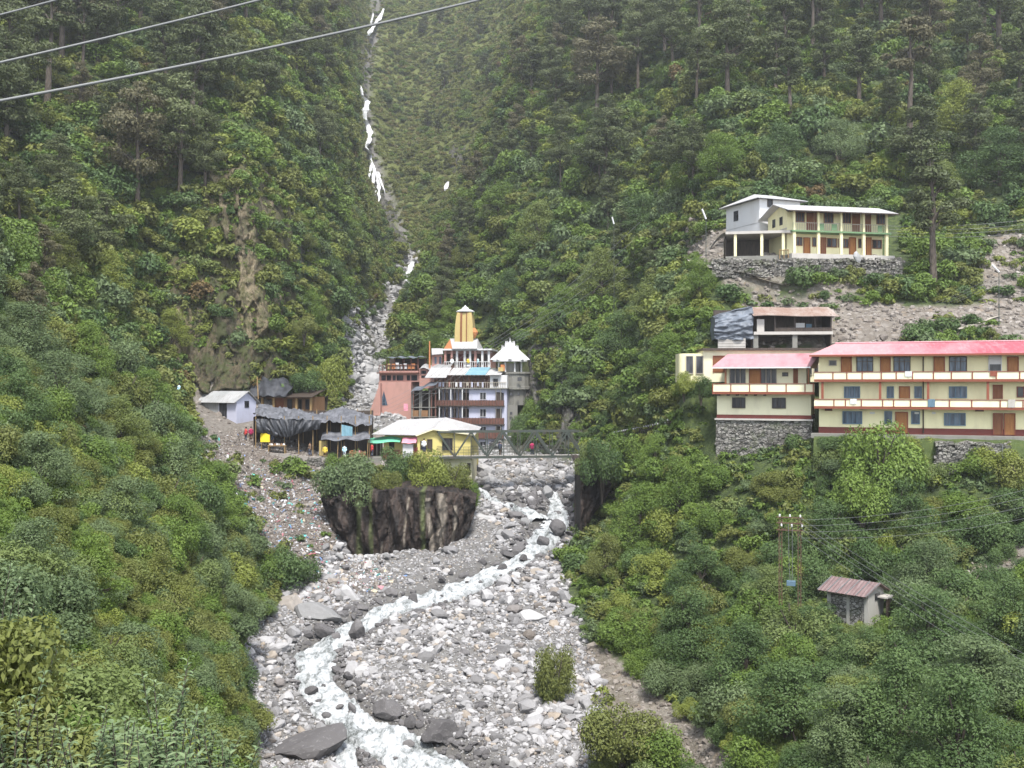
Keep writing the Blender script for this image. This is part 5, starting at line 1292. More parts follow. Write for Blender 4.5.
# ------------------------------------------------------------------ flat roofed annex and the burnt looking open house above it
A = Facade('annex', 679, 98.5, 842, 97.5, 378, 'low flat roofed yellow annex with rounded arched end behind the guest house', 'annex')
AZ = A.L(700, 350.5)[1]; x4 = A.L(*C2(245, 400))[0]
b = MB().box(x4 + .01, A.len, 0, 4.5, -.4, AZ)
b.build('wall', M_CREAM2, A.root)
MB().box(x4 - .1, A.len + .2, -.5, 4.7, AZ + .002, AZ + .22).build('roof', M_DARKW, A.root)
x0 = 0.0
pts = [(x0 + .5 - .5 * math.cos(t), .5 - .5 * math.sin(t)) for t in np.linspace(0, 1.57, 6)]
MB().prism(pts + [(x4, 0), (x4, 3.5), (x0, 3.5)], -.4, A.L(690, 353.5)[1]).build('rounded_end', M_CREAM, A.root)
for a_, b_ in ((150, 186), (207, 243)): r = g = None; q = A.R(*C2(a_, 378), *C2(b_, 462)); window(A, (q[0], q[1], q[2] - .2, q[3]), M_GLASSD, M_FRAMEW, 0, 0)
q = A.R(*C2(305, 378), *C2(365, 470)); door(A, (q[0], q[1] , q[2], q[3]), M_DOORD, 0)
for a_, b_ in ((845, 862), (878, 898)): q = A.R(*C2(a_, 430), *C2(b_, 480)); window(A, q, M_GLASSD, M_FRAMEW, 0, 0)

Rn = Facade('open_house', 714, 104.2, 833, 103.0, 349.5, 'derelict open fronted house with rusty roof and blue grey tarpaulin', 'house')
def r2(x, y, t=0): return Rn.L(*C2(x, y), t)
zs0 = r2(640, 255)[1]; zs1 = r2(640, 238)[1]; zfl = -.3
xl = r2(325, 300)[0]; xr = r2(978, 200)[0]; xm = r2(530, 200)[0]; ztop = r2(530, 150)[1]; zback = ztop + 1.0
MB().box(xm, xr, -.5, 4.0, zs0, zs1).build('upper_floor', M_CONC, Rn.root)
MB().box(xl, xr, -.3, 4.0, zfl - 1.2, zfl).build('lower_floor', M_GREY, Rn.root)
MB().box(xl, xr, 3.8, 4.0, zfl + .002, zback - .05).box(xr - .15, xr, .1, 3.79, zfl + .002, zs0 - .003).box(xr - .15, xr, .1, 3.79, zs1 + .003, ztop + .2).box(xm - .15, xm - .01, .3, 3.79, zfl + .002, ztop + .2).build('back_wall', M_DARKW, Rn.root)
for x in (543, 765): s_ = r2(x, 300)[0]; MB().box(s_ - .25, s_ + .25, -.3, .15, zfl + .002, zs0 - .002).build('pillar', M_GREY, Rn.root)
for x in (560, 652, 765, 880, 970): s_ = r2(x, 200)[0]; MB().box(s_ - .07, s_ + .07, -.3, -.16, zs1 + .002, ztop + .05).build('post', M_DARKW, Rn.root)
b = MB(); s_ = r2(650, 200)[0]; b.box(s_ + .1, xr - .2, -.28, -.2, zs1 + .05, zs1 + .42); b.build('parapet_boards', M_DARKW, Rn.root)
q = r2(548, 175)[0], r2(590, 240)[0]; MB().box(q[0], q[1], -.42, -.32, zs1 + .01, r2(548, 168)[1]).build('board_panel', M_CONC, Rn.root)
q0, q1 = r2(782, 190)[0], r2(832, 230)[0]; MB().box(q0, q1, .8, .9, zs1 + .35, zs1 + .95).build('white_cloth', M_WHITE, Rn.root)
q0, q1 = r2(840, 190)[0], r2(872, 230)[0]; MB().box(q0, q1, .8, .9, zs1 + .3, zs1 + .85).build('blue_cloth', M_TEAL, Rn.root)
q0 = r2(530, 150, -.7)[0]; q1 = r2(1018, 150, -.7)[0]
b = MB()
def rfn(u, v):
    x = q0 + (q1 - q0) * u; y = -1.0 + 5.2 * v; z = ztop - .0 + 1.25 * v + .05 * math.sin(u * 9) - (.30 * max(0, u - .45) if v < .5 else .1 * max(0, u - .45)); return (x, y, z)
b.sheet(rfn, 40, 6); b.sheet(lambda u, v: tuple(np.array(rfn(u, v)) - [0, 0, .05]), 40, 6); b.build('roof', M_RUSTR, Rn.root)
b = MB(); x0_, x1_ = r2(308, 180)[0], r2(528, 180)[0]; zt0 = r2(308, 155)[1]; zt1 = r2(528, 92)[1]; zbt = r2(400, 280)[1]
def tarp(u, v):
    zt_ = zt0 + (zt1 - zt0) * u ** 0.8; z = zt_ + (zbt - zt_) * v
    f = (1 - abs(TN(u * 2.2 + v * 1.5, v * 5 - u)) * 2.2) * .32 + TN(u * 6, v * 14) * .14
    return (x0_ + (x1_ - x0_) * u + .08 * math.sin(v * 7), -.55 + (.9 * (1 - v) ** 2) - .25 * math.sin(v * 3.1) + f, z - .12 * math.sin(u * 3.14) * v)
TN = lambda a, b: float(fbm(np.array(a), np.array(b), 71, 3))
b.sheet(tarp, 50, 36)
b.sheet(lambda u, v: (x0_ + (x1_ - x0_) * u, .35 + 3.6 * v, zt0 + (zt1 - zt0) * u ** .8 + .25 * v + .06 * math.sin(u * 14 + v * 5)), 24, 8)
b.sheet(lambda u, v: (x0_ + .05 * math.sin(v * 9), -.4 + 4.2 * u, zt0 + (zbt - zt0) * v), 10, 10)
b.build('tarpaulin', M_TARPB, Rn.root, True)
b = MB(); a0, a1 = r2(328, 300)[0], r2(485, 300)[0]
for i in range(5): z = zfl + .02 + (zbt - zfl + .1) * i / 5; b.box(a0, a1, -.3 + .02 * (i % 2), -.2, z, z + (zbt - zfl + .1) / 5 - .03)
b.build('board_wall', M_CONC, Rn.root)

# ------------------------------------------------------------------ white roofed two storey house on the upper terrace
def CW_(x, y): return 690 + x / 4.655, 180 + y / 4.655
W = Facade('veranda_house', 793, 117.0, 889.5, 119.5, 253.4, 'two storey cream veranda house with white roof, green balcony line and slim columns', 'house')
def w2(x0, y0, x1, y1, t=0): a = CW_(x0, y0); b = CW_(x1, y1); return W.R(a[0], a[1], b[0], b[1], t)
T0 = 1.5                                                        # the wall stands behind the veranda columns
WL = W.len; zfl2 = W.L(793, 180 + 232 / 4.655)[1]; zev = W.L(793, 180 + 143 / 4.655)[1]
MB().box(0, WL, T0, T0 + 5.0, -.6, zfl2 - .2).box(0, WL, T0, T0 + 5.0, zfl2 + .002, zev + .15).build('wall', M_CREAM, W.root)
MB().box(-.15, WL + .15, -.15, T0 + 5.0, zfl2 - .198, zfl2).build('balcony_floor', M_GREENT, W.root)
MB().box(-.4, WL + .4, -.5, T0 + 5.1, -.75, -.02).build('plinth', M_CONC, W.root)
for x in (487, 600, 706, 811, 918):
    s_ = W.L(*CW_(x, 290))[0]
    MB().box(s_ - .17, s_ + .17, 0, .3, -.018, zfl2 - .2).box(s_ - .12, s_ + .12, .03, .27, zfl2 + .002, zev).build('column', M_CREAM, W.root)
zr_ = zfl2 + .95; b = MB().box(.05, WL - .05, .06, .11, zr_ - .07, zr_)
for i in range(46): s_ = .1 + (WL - .2) * i / 45; b.box(s_ - .02, s_ + .02, .07, .1, zfl2 + .002, zr_ - .07)
b.build('balcony_rail', M_FRAMEW, W.root)
b = MB()
for x0, x1 in ((440, 480), (600, 625), (660, 685), (875, 895)): q = w2(x0, 205, x1, 228); b.box(max(.05, q[0]), q[1], .03, .055, zfl2 + .1, zfl2 + .85)
b.build('railing_cloths', M_GREENT, W.root)
for x0, x1, y1 in ((493, 530, 195), (625, 664, 200), (712, 746, 200), (870, 908, 205)): window(W, w2(x0, 152, x1, y1, T0), M_GLASSD, M_DOORD, T0, 2)
for x0, x1 in ((545, 572), (582, 597), (757, 787), (816, 838)): q = w2(x0, 155, x1, 222, T0); door(W, (q[0], q[1], zfl2 + .02, q[3]), M_DOORD, T0)
for x0, x1, y0, y1 in ((496, 520, 268, 304), (638, 680, 273, 312), (712, 735, 276, 315), (785, 797, 276, 315), (850, 889, 280, 318), (571, 585, 270, 308), (690, 698, 276, 312)): window(W, w2(x0, y0, x1, y1, T0), M_GLASSD, M_DOORD, T0, 1 if x1 - x0 > 18 else 0)
for x0, x1, mt in ((530, 556, M_DOOR), (609, 629, M_DOORD), (743, 769, M_DOOR), (820, 841, M_DOOR)): q = w2(x0, 270, x1, 332, T0); door(W, (q[0], q[1], 0, q[3]), mt, T0)
e0, e1 = -1.0, WL + .7; yf, yb, ym = -.9, T0 + 5.8, 3.0; zr = zev + 1.25
b = MB().slab([(e0, yf, zev - .05), (e1, yf, zev - .05), (e1 - .3, ym, zr), (e0 - .1, ym, zr)], .08).slab([(e1, yb, zev - .05), (e0, yb, zev - .05), (e0 - .1, ym, zr), (e1 - .3, ym, zr)], .08)
b.slab([(e1, yf, zev - .05), (e1, yb, zev - .05), (e1 - .3, ym, zr)], .05)
rf = b.build('roof', M_WHITER, W.root); MB().box(e0, e1, yf - .03, yf + .01, zev - .2, zev - .07).build('fascia', M_DARKW, rf)
MB().slab([(.0, T0 + 5.0, zev + .15), (.0, T0 - .0, zev + .15), (.0, ym, zr - .15)], .1).build('gable', M_CREAM, W.root)
for y in (T0 + 1.5, T0 + 3.4):
    MB().box(-.03, -.004, y - .4, y + .4, zfl2 + 1.0, zfl2 + 2.0).build('side_window', M_GLASSD, W.root)
MB().box(-.02, 0.0, T0, T0 + 5, zfl2 + .35, zfl2 + .5).build('string_course', M_CONC, W.root)

B = Facade('white_house', 759.5, 124.0, 800, 126.2, 228.5, 'plain whitewashed house with white hipped roof behind the veranda house', 'house')
BL = B.len; ze = B.L(759.5, 180 + 86 / 4.655)[1]; dep = 7.4
MB().box(0, BL, 0, dep, -2, ze).build('wall', M_WHITE, B.root)
q = B.R(*CW_(362, 90), *CW_(382, 125)); window(B, q, M_GLASSD, M_DARKW, 0, 0)
for y0, z0, z1 in ((4.6, 1.7, 3.0), (4.8, -.9, .3)): MB().box(-.06, -.004, y0, y0 + 1.0, z0, z1).build('side_window', M_GLASSD, B.root)
for z in (.75,): MB().box(-.03, -.003, 0, dep, z, z + .07).build('string_course', M_GREYR, B.root)
o_ = .7; zr = ze + 1.3
MB().slab([(-o_, -o_, ze), (BL + o_, -o_, ze), (BL - 1.4, dep / 2, zr), (1.8, dep / 2, zr)], .08).slab([(BL + o_, dep + o_, ze), (-o_, dep + o_, ze), (1.8, dep / 2, zr), (BL - 1.4, dep / 2, zr)], .08).slab([(-o_, dep + o_, ze), (-o_, -o_, ze), (1.8, dep / 2, zr)], .08).slab([(BL + o_, -o_, ze), (BL + o_, dep + o_, ze), (BL - 1.4, dep / 2, zr)], .08).build('roof', M_WHITER, B.root)

S = Facade('open_shed', 722, 119.0, 793, 117.6, 256.6, 'open fronted shed with thick flat roof and cream pillars left of the veranda house', 'shed')
zr = S.L(740, 180 + 252 / 4.655)[1]
x0 = S.L(*CW_(165, 250))[0]; MB().box(x0, S.len + .2, -.3, 5.5, zr - .02, zr + .3).build('roof_slab', M_CONC, S.root)
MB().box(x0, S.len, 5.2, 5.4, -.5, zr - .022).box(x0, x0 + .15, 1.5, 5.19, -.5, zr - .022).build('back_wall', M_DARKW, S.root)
MB().box(x0, S.len, -.3, 5.19, -.7, -.02).build('floor_slab', M_GREY, S.root)
for x in (211, 334, 434): s_ = S.L(*CW_(x, 300))[0]; MB().box(s_ - .16, s_ + .16, -.1, .22, -.018, zr - .022).build('pillar', M_CREAM, S.root)
s_ = S.L(*CW_(97, 310))[0]; zlo = S.L(*CW_(97, 310))[1]
MB().sheet(lambda u, v: (s_ + (x0 - s_) * u, -.3 + 3.2 * v, zlo + (zr + .2 - zlo) * math.sin(u * 1.5)), 10, 2).build('lean_to_sheet', M_GREYR, S.root)
for x in (445, 425): q = S.L(*CW_(x, 320))[0]; MB().box(q - .3, q + .3, -.8, -.4, .5, .58).box(q - .28, q - .2, -.78, -.7, -.6, .5).box(q + .2, q + .28, -.78, -.7, -.6, .5).box(q - .28, q - .2, -.5, -.42, -.6, .5).box(q + .2, q + .28, -.5, -.42, -.6, .5).build('trestle', M_POSTW, S.root)
def terrace_wall(name, px0, d0, px1, d1, py, h, label, n=200, seed=1, th=1.0):
    F = Facade(name, px0, d0, px1, d1, py, label, 'stone wall'); random.seed(seed); nx = int(F.len * 2)
    b = MB(); b.sheet(lambda u, v: (F.len * u, -.12 + .3 * v + .10 * math.sin(u * 40 + v * 7), -h + (h - .05 + .18 * math.sin(u * 17) * math.sin(u * 5.3)) * v), nx, 6)
    b.sheet(lambda u, v: (F.len * u, .18 + th * v + .10 * math.sin(u * 40 + 7) * (1 - v), -.05 + .18 * math.sin(u * 17) * math.sin(u * 5.3)), nx, 2)
    for i in range(n):
        x = random.uniform(.1, F.len - .1); z = random.uniform(-h, -.1); w_ = random.uniform(.1, .32); g = random.uniform(.06, .16); b.box(x - w_, x + w_, -random.uniform(.1, .3), .25, z - g, z + g)
    b.build('masonry', M_STW, F.root); return F
terrace_wall('stone_wall', 712, 116.0, 902, 115.8, 258.2, 2.2, 'rough stone terrace wall below the veranda house and shed', 420, 3)
terrace_wall('stone_wall', 256, 117.0, 352, 116.8, 457.5, 2.0, 'brown dry stone retaining wall under the market stall terrace', 300, 6)
terrace_wall('stone_wall', 936, 81.0, 1012, 79.8, 441.5, 2.6, 'grey stone retaining wall below the lawn of the long red roofed lodge', 300, 4)

# ------------------------------------------------------------------ small stone hut and the rusty pole frame
def CH_(x, y): return 750 + x / 6.4, 500 + y / 6.4
K = Facade('stone_hut', 827, 68.4, 868, 66.3, 615, 'small stone hut with a sloping maroon tin roof among the bushes', 'hut')
KL = K.len; zev = K.L(*CH_(500, 562))[1]; kd = 2.3; zr = zev + .62
MB().box(0.28, KL - .28, 0.05, kd, -1.2, zev).build('wall', M_STW2, K.root)
b = MB().box(0, .27, 0, .3, -1.2, zev).box(KL - .27, KL, 0, kd, -1.2, zev).box(.02, .27, .31, kd, -1.2, zev).box(KL * .48, KL * .48 + .22, 0, .048, -1.2, zev).box(.28, KL * .47, .0, .045, zev - .3, zev).build('plaster_quoins', M_PLAST, K.root)
MB().slab([(KL - .001, 0, zev), (KL - .001, kd, zev), (KL - .001, kd / 2, zr - .06)], .1).slab([(.001, kd, zev), (.001, 0, zev), (.001, kd / 2, zr - .06)], .1).build('gable', M_PLAST, K.root)
rb = MB().slab([(-.45, -.55, zev - .12), (KL + .1, -.55, zev - .12), (KL + .35, kd / 2, zr), (-.25, kd / 2, zr)], .05).slab([(KL + .3, kd + .5, zev - .12), (-.35, kd + .5, zev - .12), (-.25, kd / 2, zr), (KL + .35, kd / 2, zr)], .05)
rf = rb.build('roof', M_HUTR, K.root)
b = MB()
for i in range(6): x = -.42 + (KL + .5) * i / 5; b.beam((x, -.55, zev - .095), (x + .2, kd / 2, zr + .025), .05, .05)
b.build('roof_seam', M_CABLEL, rf)
MB().box(KL + .02, KL + .06, kd * .42, kd * .72, zev - .55, zev - .12).build('window', M_GLASSD, K.root)
MB().box(KL + .02, KL + .75, kd * .55, kd + .1, zev - .42, zev - .32).build('porch_roof', M_CONC, K.root)
MB().box(KL + .6, KL + .7, kd * .6, kd, zev - 1.9, zev - .422).build('porch_post', M_DARKW, K.root)

Fm = Facade('pole_frame', 780.5, 66.6, 799.5, 66.2, 584, 'rusty two legged steel pole frame carrying the power lines left of the stone hut', 'pole frame')
ft = Fm.L(780, 517)[1]; fl = Fm.len
for x, nm in ((0, 'leg'), (fl, 'leg')):
    b = MB()
    for dx in (-.09, .09): b.beam((x + dx, 0, -1.4), (x + dx, 0, ft), .05, .05)
    for i in range(14): z = -1.2 + (ft + 1.1) * i / 14; b.beam((x - .09, 0, z), (x + .09, 0, z + .3 * (1 if i % 2 else .1)), .03, .03)
    b.build(nm, M_RUSTS, Fm.root)
b = MB()
for z in (ft, ft - .38, ft - .85): b.beam((-.25, -.05, z), (fl + .25, -.05, z), .07, .07)
b.beam((0, 0, ft - .85), (fl, 0, ft - .38), .03, .03); b.build('crossarm', M_RUSTS, Fm.root)
for i in range(3):
    x = -.05 + (fl + .1) * i / 2
    MB().lathe([(.045, ft + .035), (.07, ft + .07), (.04, ft + .11), (.07, ft + .15), (.03, ft + .21)], 8, (x, -.05)).build('insulator', M_WHITE, Fm.root)
    MB().lathe([(.04, ft - .60), (.065, ft - .56), (.04, ft - .52), (.065, ft - .48), (.03, ft - .42)], 8, (x + .12, -.12)).build('insulator', M_WHITE, Fm.root)
MB().path([(fl * .42, -.1, ft - .4), (fl * .46, -.12, 1.2), (fl * .52, -.15, .25)], .018).path([(fl * .62, -.1, ft - .4), (fl * .63, -.12, 1.2), (fl * .62, -.15, .25)], .018).build('down_lead', M_CABLEL, Fm.root)
MB().box(fl * .34, fl * .80, -.35, .05, -.02, .28).build('switch_box', M_TEAL, Fm.root)
# ------------------------------------------------------------------ temple, guest blocks and the village on the left bank
def CT(x, y): return 360 + x / 4.267, 290 + y / 4.267
class FT(Facade):
    def X(s, x, t=0): return s.L(CT(x, 0)[0], 384, t)[0]
    def Z(s, y, x=None): return (384 - CT(0, y)[1]) / FPX * s.o.y - s.o.z
    def rect(s, x0, y0, x1, y1, t=0): return s.X(x0, t), s.X(x1, t), s.Z(y1), s.Z(y0)

# white pilgrim guest block: four storeys with red brown galleries
V = FT('pilgrim_house', CT(325, 0)[0], 150.0, CT(628, 0)[0], 148.5, CT(0, 700)[1], 'tall white and lilac pilgrim house with brown galleries below the temple', 'guest house')
xA, xB, xC = V.X(325), V.X(465), V.X(626)
fl = [V.Z(y) for y in (690, 628, 568, 490, 422)]
MB().box(xB, xC, 0, 7, fl[0] - 1.5, fl[4]).build('wall', M_LILAC, V.root)
MB().box(xA, xB - .01, 1.6, 7, fl[0] - 1.5, fl[4]).build('wing_wall', M_LILAC, V.root)
for i, (yt, yb) in enumerate(((605, 630), (545, 570), (470, 492))):
    zt, zb = V.Z(yt), V.Z(yb)
    o = MB().box(xA - .3, xC - .3, -.55, -.47, zb, zt).build('gallery', M_REDW, V.root)
    MB().box(xA - .3, xC - .3, -.6, -.004, zb - .14, zb - .002).box(xA - .3, xB - .012, -.003, 1.595, zb - .14, zb - .002).build('gallery_floor', M_DARKW, o)
    b = MB()
    for k in range(26): x = xA - .25 + (xC - xA - .1) * k / 25; b.box(x - .03, x + .03, -.62, -.552, zb, zt + .08)
    b.build('baluster', M_DARKW, o)
for k in range(9): x = xA + (xB - xA) * k / 8.6; MB().box(x - .07, x + .07, -.46, -.32, fl[0] - 1.2, fl[4] - .05).build('gallery_post', M_WHITE if k % 3 == 1 else M_DARKW, V.root)
for z0, z1 in ((436, 470), (506, 543), (580, 605), (644, 682)):
    window(V, V.rect(513, z0 + 2, 537, z1 - (4 if z1 - z0 > 30 else 0)), M_GLASSD, M_WHITE, 0, 1, fw=.05)
    for x0 in (335, 365, 398, 438, 456):
        q = V.rect(x0, z0 + 2, x0 + 13, z1, 1.6); MB().box(q[0], q[1], 1.54, 1.597, q[2], q[3]).build('door', M_DARKW, V.root)
    q = V.rect(582, z0 + 2, 603, z1 + 4); door(V, q, M_DARKW, 0, M_DARKW)
q = V.rect(585, 440, 612, 480); window(V, q, M_GLASSD, M_DARKW, -.03, 0)
MB().box(xC - .9, xC - .78, -.5, -.4, fl[0] - 1, fl[4]).box(xC - 1.6, xC - 1.5, -.5, -.4, fl[0] - 1, fl[4]).build('drain_pipe', M_GREY, V.root)
# open roof terrace with white sheet roofs
zt = V.Z(362); MB().box(xA - .3, xC + .2, -.5, 7.1, fl[4] + .002, fl[4] + .16).build('terrace_floor', M_GREY, V.root)
b = MB()
for k in range(14): x = xA - .1 + (V.X(552) - xA) * k / 13; b.box(x - .06, x + .06, -.4, -.28, fl[4] + .162, zt)
b.build('terrace_post', M_DARKW, V.root)
b = MB()
for k in range(34): x = xA - .2 + (xC - xA) * k / 33; b.box(x - .03, x + .03, -.45, -.41, fl[4] + .162, fl[4] + .95)
b.box(xA - .2, xC, -.46, -.4, fl[4] + .951, fl[4] + 1.02); b.build('terrace_rail', M_FRAMEW, V.root)
MB().box(xA + .5, V.X(552), 3.4, 3.6, fl[4] + .162, zt - .1).build('terrace_back_wall', M_PINK, V.root)
MB().box(V.X(556), xC + .1, -.3, 3, fl[4] + .162, zt - .05).build('terrace_room', M_WHITE, V.root); q = V.rect(572, 380, 588, 408); window(V, q, M_GLASSD, M_DARKW, -.3, 0)
def roofsheet(x0, x1, z0, z1, y0=-.9, y1=4.2): return [(V.X(x0), y0, z0), (V.X(x1), y0, z0), (V.X(x1), y1, z1), (V.X(x0), y1, z1)]
MB().slab(roofsheet(285, 375, V.Z(374), V.Z(330), -1.4, 3.0), .05).slab(roofsheet(376, 452, zt - .02, V.Z(330)), .05).slab(roofsheet(540, 605, zt - .02, V.Z(338), -.9, 3), .05).build('terrace_roof', M_WHITER, V.root)
MB().slab(roofsheet(453, 539, zt, V.Z(328)), .05).build('terrace_roof', M_BLUE, V.root, label='pale blue roof sheet on the terrace')
random.seed(6)
for i in range(9):
    x = V.X(335 + 24 * i + random.uniform(-5, 5)); w_ = random.uniform(.2, .45); z = fl[4] + 1.0
    MB().box(x, x + w_, -.5, -.47, z - random.uniform(.5, .8), z + .02).build('hung_cloth', random.choice([M_WHITE, M_PINK, M_LILAC, M_FRAMEW]), V.root)

# grey concrete stair tower with the white many pointed roof
T = FT('stair_tower', CT(600, 0)[0], 149.2, CT(725, 0)[0], 149.2, CT(0, 700)[1], 'grey concrete stair tower crowned by a white pointed roof right of the pilgrim house', 'tower')
MB().box(T.X(627), T.X(672), .3, 5, -1.5, T.Z(490)).build('shaft', M_GREY, T.root)
tcx, tr_ = (T.X(600) + T.X(728)) / 2, (T.X(728) - T.X(600)) / 2
MB().lathe([(tr_ * .72, T.Z(492)), (tr_ * .74, T.Z(426))], 14, (tcx + .1, tr_)).build('upper_shaft', M_GREY, T.root)
MB().lathe([(tr_ * 1.0, T.Z(424)), (tr_ * 1.0, T.Z(412)), (tr_ * .95, T.Z(411)), (tr_ * .95, T.Z(360)), (tr_ * 1.04, T.Z(357)), (tr_ * 1.04, T.Z(349))], 14, (tcx, tr_)).build('drum', M_GREY, T.root)
for x0, y0, x1, y1 in ((672, 372, 690, 388), (640, 440, 650, 450), (672, 440, 682, 450), (640, 520, 650, 532)): q = T.rect(x0, y0, x1, y1, -.4); MB().box(q[0], q[1], -.46 if y0 < 400 else -.16, -.402 if y0 < 400 else -.102, q[2], q[3]).build('opening', M_GLASSD, T.root)
cx = (T.X(572) + T.X(708)) / 2; rr_ = (T.X(708) - T.X(572)) / 2 * .86
b = MB()
for k in range(8): a = k * .785 + .4; b.tube((cx + rr_ * .9 * math.cos(a), 2.2 + rr_ * .9 * math.sin(a), T.Z(350)), (cx + rr_ * .9 * math.cos(a), 2.2 + rr_ * .9 * math.sin(a), T.Z(299)), .14)
b.build('kiosk_post', M_WHITE, T.root)
MB().lathe([(rr_ * .75, T.Z(347.5)), (rr_ * .75, T.Z(312))], 12, (cx, 2.2)).build('kiosk_wall', M_GREY, T.root)
q = T.rect(600, 318, 618, 345); MB().box(q[0], q[1], 2.2 - rr_ - .05, 2.2 - rr_ + .1, q[2], q[3]).build('orange_banner', M_ORANGE, T.root)
q = T.rect(590, 330, 612, 347); MB().box(q[0], q[1], 2.2 - rr_ - .3, 2.2 - rr_ - .12, q[2], q[3]).build('yellow_banner', M_TEMPY, T.root)
zb, za = T.Z(299), T.Z(216)
b = MB(); n = 24; rings = []
o = len(b.v); NR = 9
for k in range(NR + 1):
    f = k / NR
    for i in range(n):
        a = 6.28318 * i / n; sc = 1 + (0.16 * (1 - f) + .05) * (1 if i % 3 == 0 else -.55)
        r = rr_ * 1.22 * (1 - f) ** .92 * sc + .03; b.v.append((cx + r * math.cos(a), 2.2 + r * math.sin(a), zb + (za - zb) * f + (.0 if i % 3 else .12 * (1 - f))))
for k in range(NR):
    for i in range(n): b.f.append((o + k * n + i, o + k * n + (i + 1) % n, o + (k + 1) * n + (i + 1) % n, o + (k + 1) * n + i))
for i in range(8):
    a = i * .785 + .2
    for fr, hh in ((.62, .42), (.34, .72)):
        r = rr_ * fr; z = zb + (za - zb) * (1 - fr / 1.22 * .98); b.tube((cx + r * math.cos(a), 2.2 + r * math.sin(a), z - .35), (cx + r * math.cos(a) * .96, 2.2 + r * math.sin(a) * .96, z + .85), .24, .03, 6)
b.tube((cx, 2.2, za - .2), (cx, 2.2, za + .5), .12, .03)
b.lathe([(rr_ * 1.28, zb - .2), (rr_ * 1.28, zb), (rr_ * 1.1, zb + .1)], 24, (cx, 2.2))
b.build('pointed_roof', M_WHITE, T.root)

# the temple: pillared hall, white roof with an orange gable, and the tall yellow spire
N = FT('temple', CT(352, 0)[0], 158.0, CT(560, 0)[0], 157.2, CT(0, 332)[1], 'hill temple with a tall yellow spire over a pillared pink and white hall', 'temple')
x0, x1 = N.X(360), N.X(556); zc = N.Z(258)
MB().box(x0, x1, 1.2, 8, 0, zc).build('wall', M_PINK, N.root)
MB().box(x0 - 1.2, x1 + 1.0, -1.2, 9, -6.0, -.02).build('terrace', M_GREY, N.root)
for x in (364, 392, 414, 447, 470, 492, 522, 550): a = N.X(x); MB().box(a - .17, a + .17, -.1, .25, .002, zc - .05).build('pillar', M_WHITE if x % 4 else M_PINK, N.root)
b = MB()
for k in range(22): a = x0 + (x1 - x0) * k / 21; b.box(a - .04, a + .04, -.3, -.22, 0, .9)
b.box(x0, x1, -.32, -.2, .901, 1.0); b.build('railing', M_WHITE, N.root)
for xa, xb in ((372, 388), (398, 408), (420, 442), (455, 466), (476, 488), (500, 516), (530, 546)): q = N.rect(xa, 272, xb, 322, 1.2); MB().box(q[0], q[1], 1.15, 1.198, q[2], q[3]).build('doorway', M_DARKW if xa != 420 else M_MAROON, N.root)
MB().box(x0 - .3, x1 + .3, -.5, 8.2, zc, zc + .25).build('cornice', M_WHITE, N.root)
zr = N.Z(206)
MB().slab([(N.X(398), -.9, zc + .26), (N.X(502), -.9, zc + .26), (N.X(490), 3.2, zr + .1), (N.X(370), 3.2, zr + .1)], .08).slab([(N.X(502), 7.5, zc + .26), (N.X(398), 7.5, zc + .26), (N.X(370), 3.2, zr + .1), (N.X(490), 3.2, zr + .1)], .08).slab([(N.X(502), -.9, zc + .26), (N.X(502), 7.5, zc + .26), (N.X(490), 3.2, zr + .1)], .05).build('roof', M_WHITER, N.root)
MB().slab([(N.X(345), 2.0, zc + .2), (N.X(396), -.7, zc + .27), (N.X(371), 3.0, zr)], .12).slab([(N.X(345), 2.0, zc + .2), (N.X(371), 3.0, zr), (N.X(396), 7.3, zc + .27)], .12).build('gable', M_ORANGE, N.root)
cx = (N.X(395) + N.X(476)) / 2; hw = (N.X(476) - N.X(395)) / 2; zs = N.Z(232); zt = N.Z(92); cy = 3.4
rings = []
for k in range(13):
    f = k / 12; r = hw * (1.0 - .04 * f - .20 * f ** 3); rings.append((r, zs + (zt - zs) * f))
b = MB(); b.lathe(rings, 16, (cx, cy), True); sp = b.build('spire', M_TEMPY, N.root)
b = MB()
for xo in (-.30, .28):
    for k in range(12):
        r0, z0 = rings[k]; r1, z1 = rings[k + 1]
        b.beam((cx + xo * hw * 1.0, cy - r0 - .05, z0), (cx + xo * hw * (r1 / hw) ** .4, cy - r1 - .05, z1), .3 if xo < 0 else .14, .12)
b.build('spire_rib', M_DOORD, sp)
MB().lathe([(rings[-1][0] * 1.0, zt), (rings[-1][0] * 1.05, zt + .35), (rings[-1][0] * .7, zt + .36)], 16, (cx, cy)).build('spire_neck', M_DARKW, sp)
zt2 = N.Z(88); MB().lathe([(hw * 1.0, zt2 + .0), (hw * 1.0, zt2 + .10), (hw * .62, zt2 + .36), (hw * .42, zt2 + .42), (hw * .38, zt2 + .62), (hw * .15, zt2 + .85), (.04, zt2 + 1.1)], 16, (cx, cy)).build('spire_cap', M_WHITE, sp)
q = N.X(478); MB().lathe([(.05, N.Z(205)), (.45, N.Z(190)), (.62, N.Z(178)), (.4, N.Z(166)), (.05, N.Z(158))], 8, (q, cy - hw * .6)).build('spire_niche', M_ORANGE, sp)
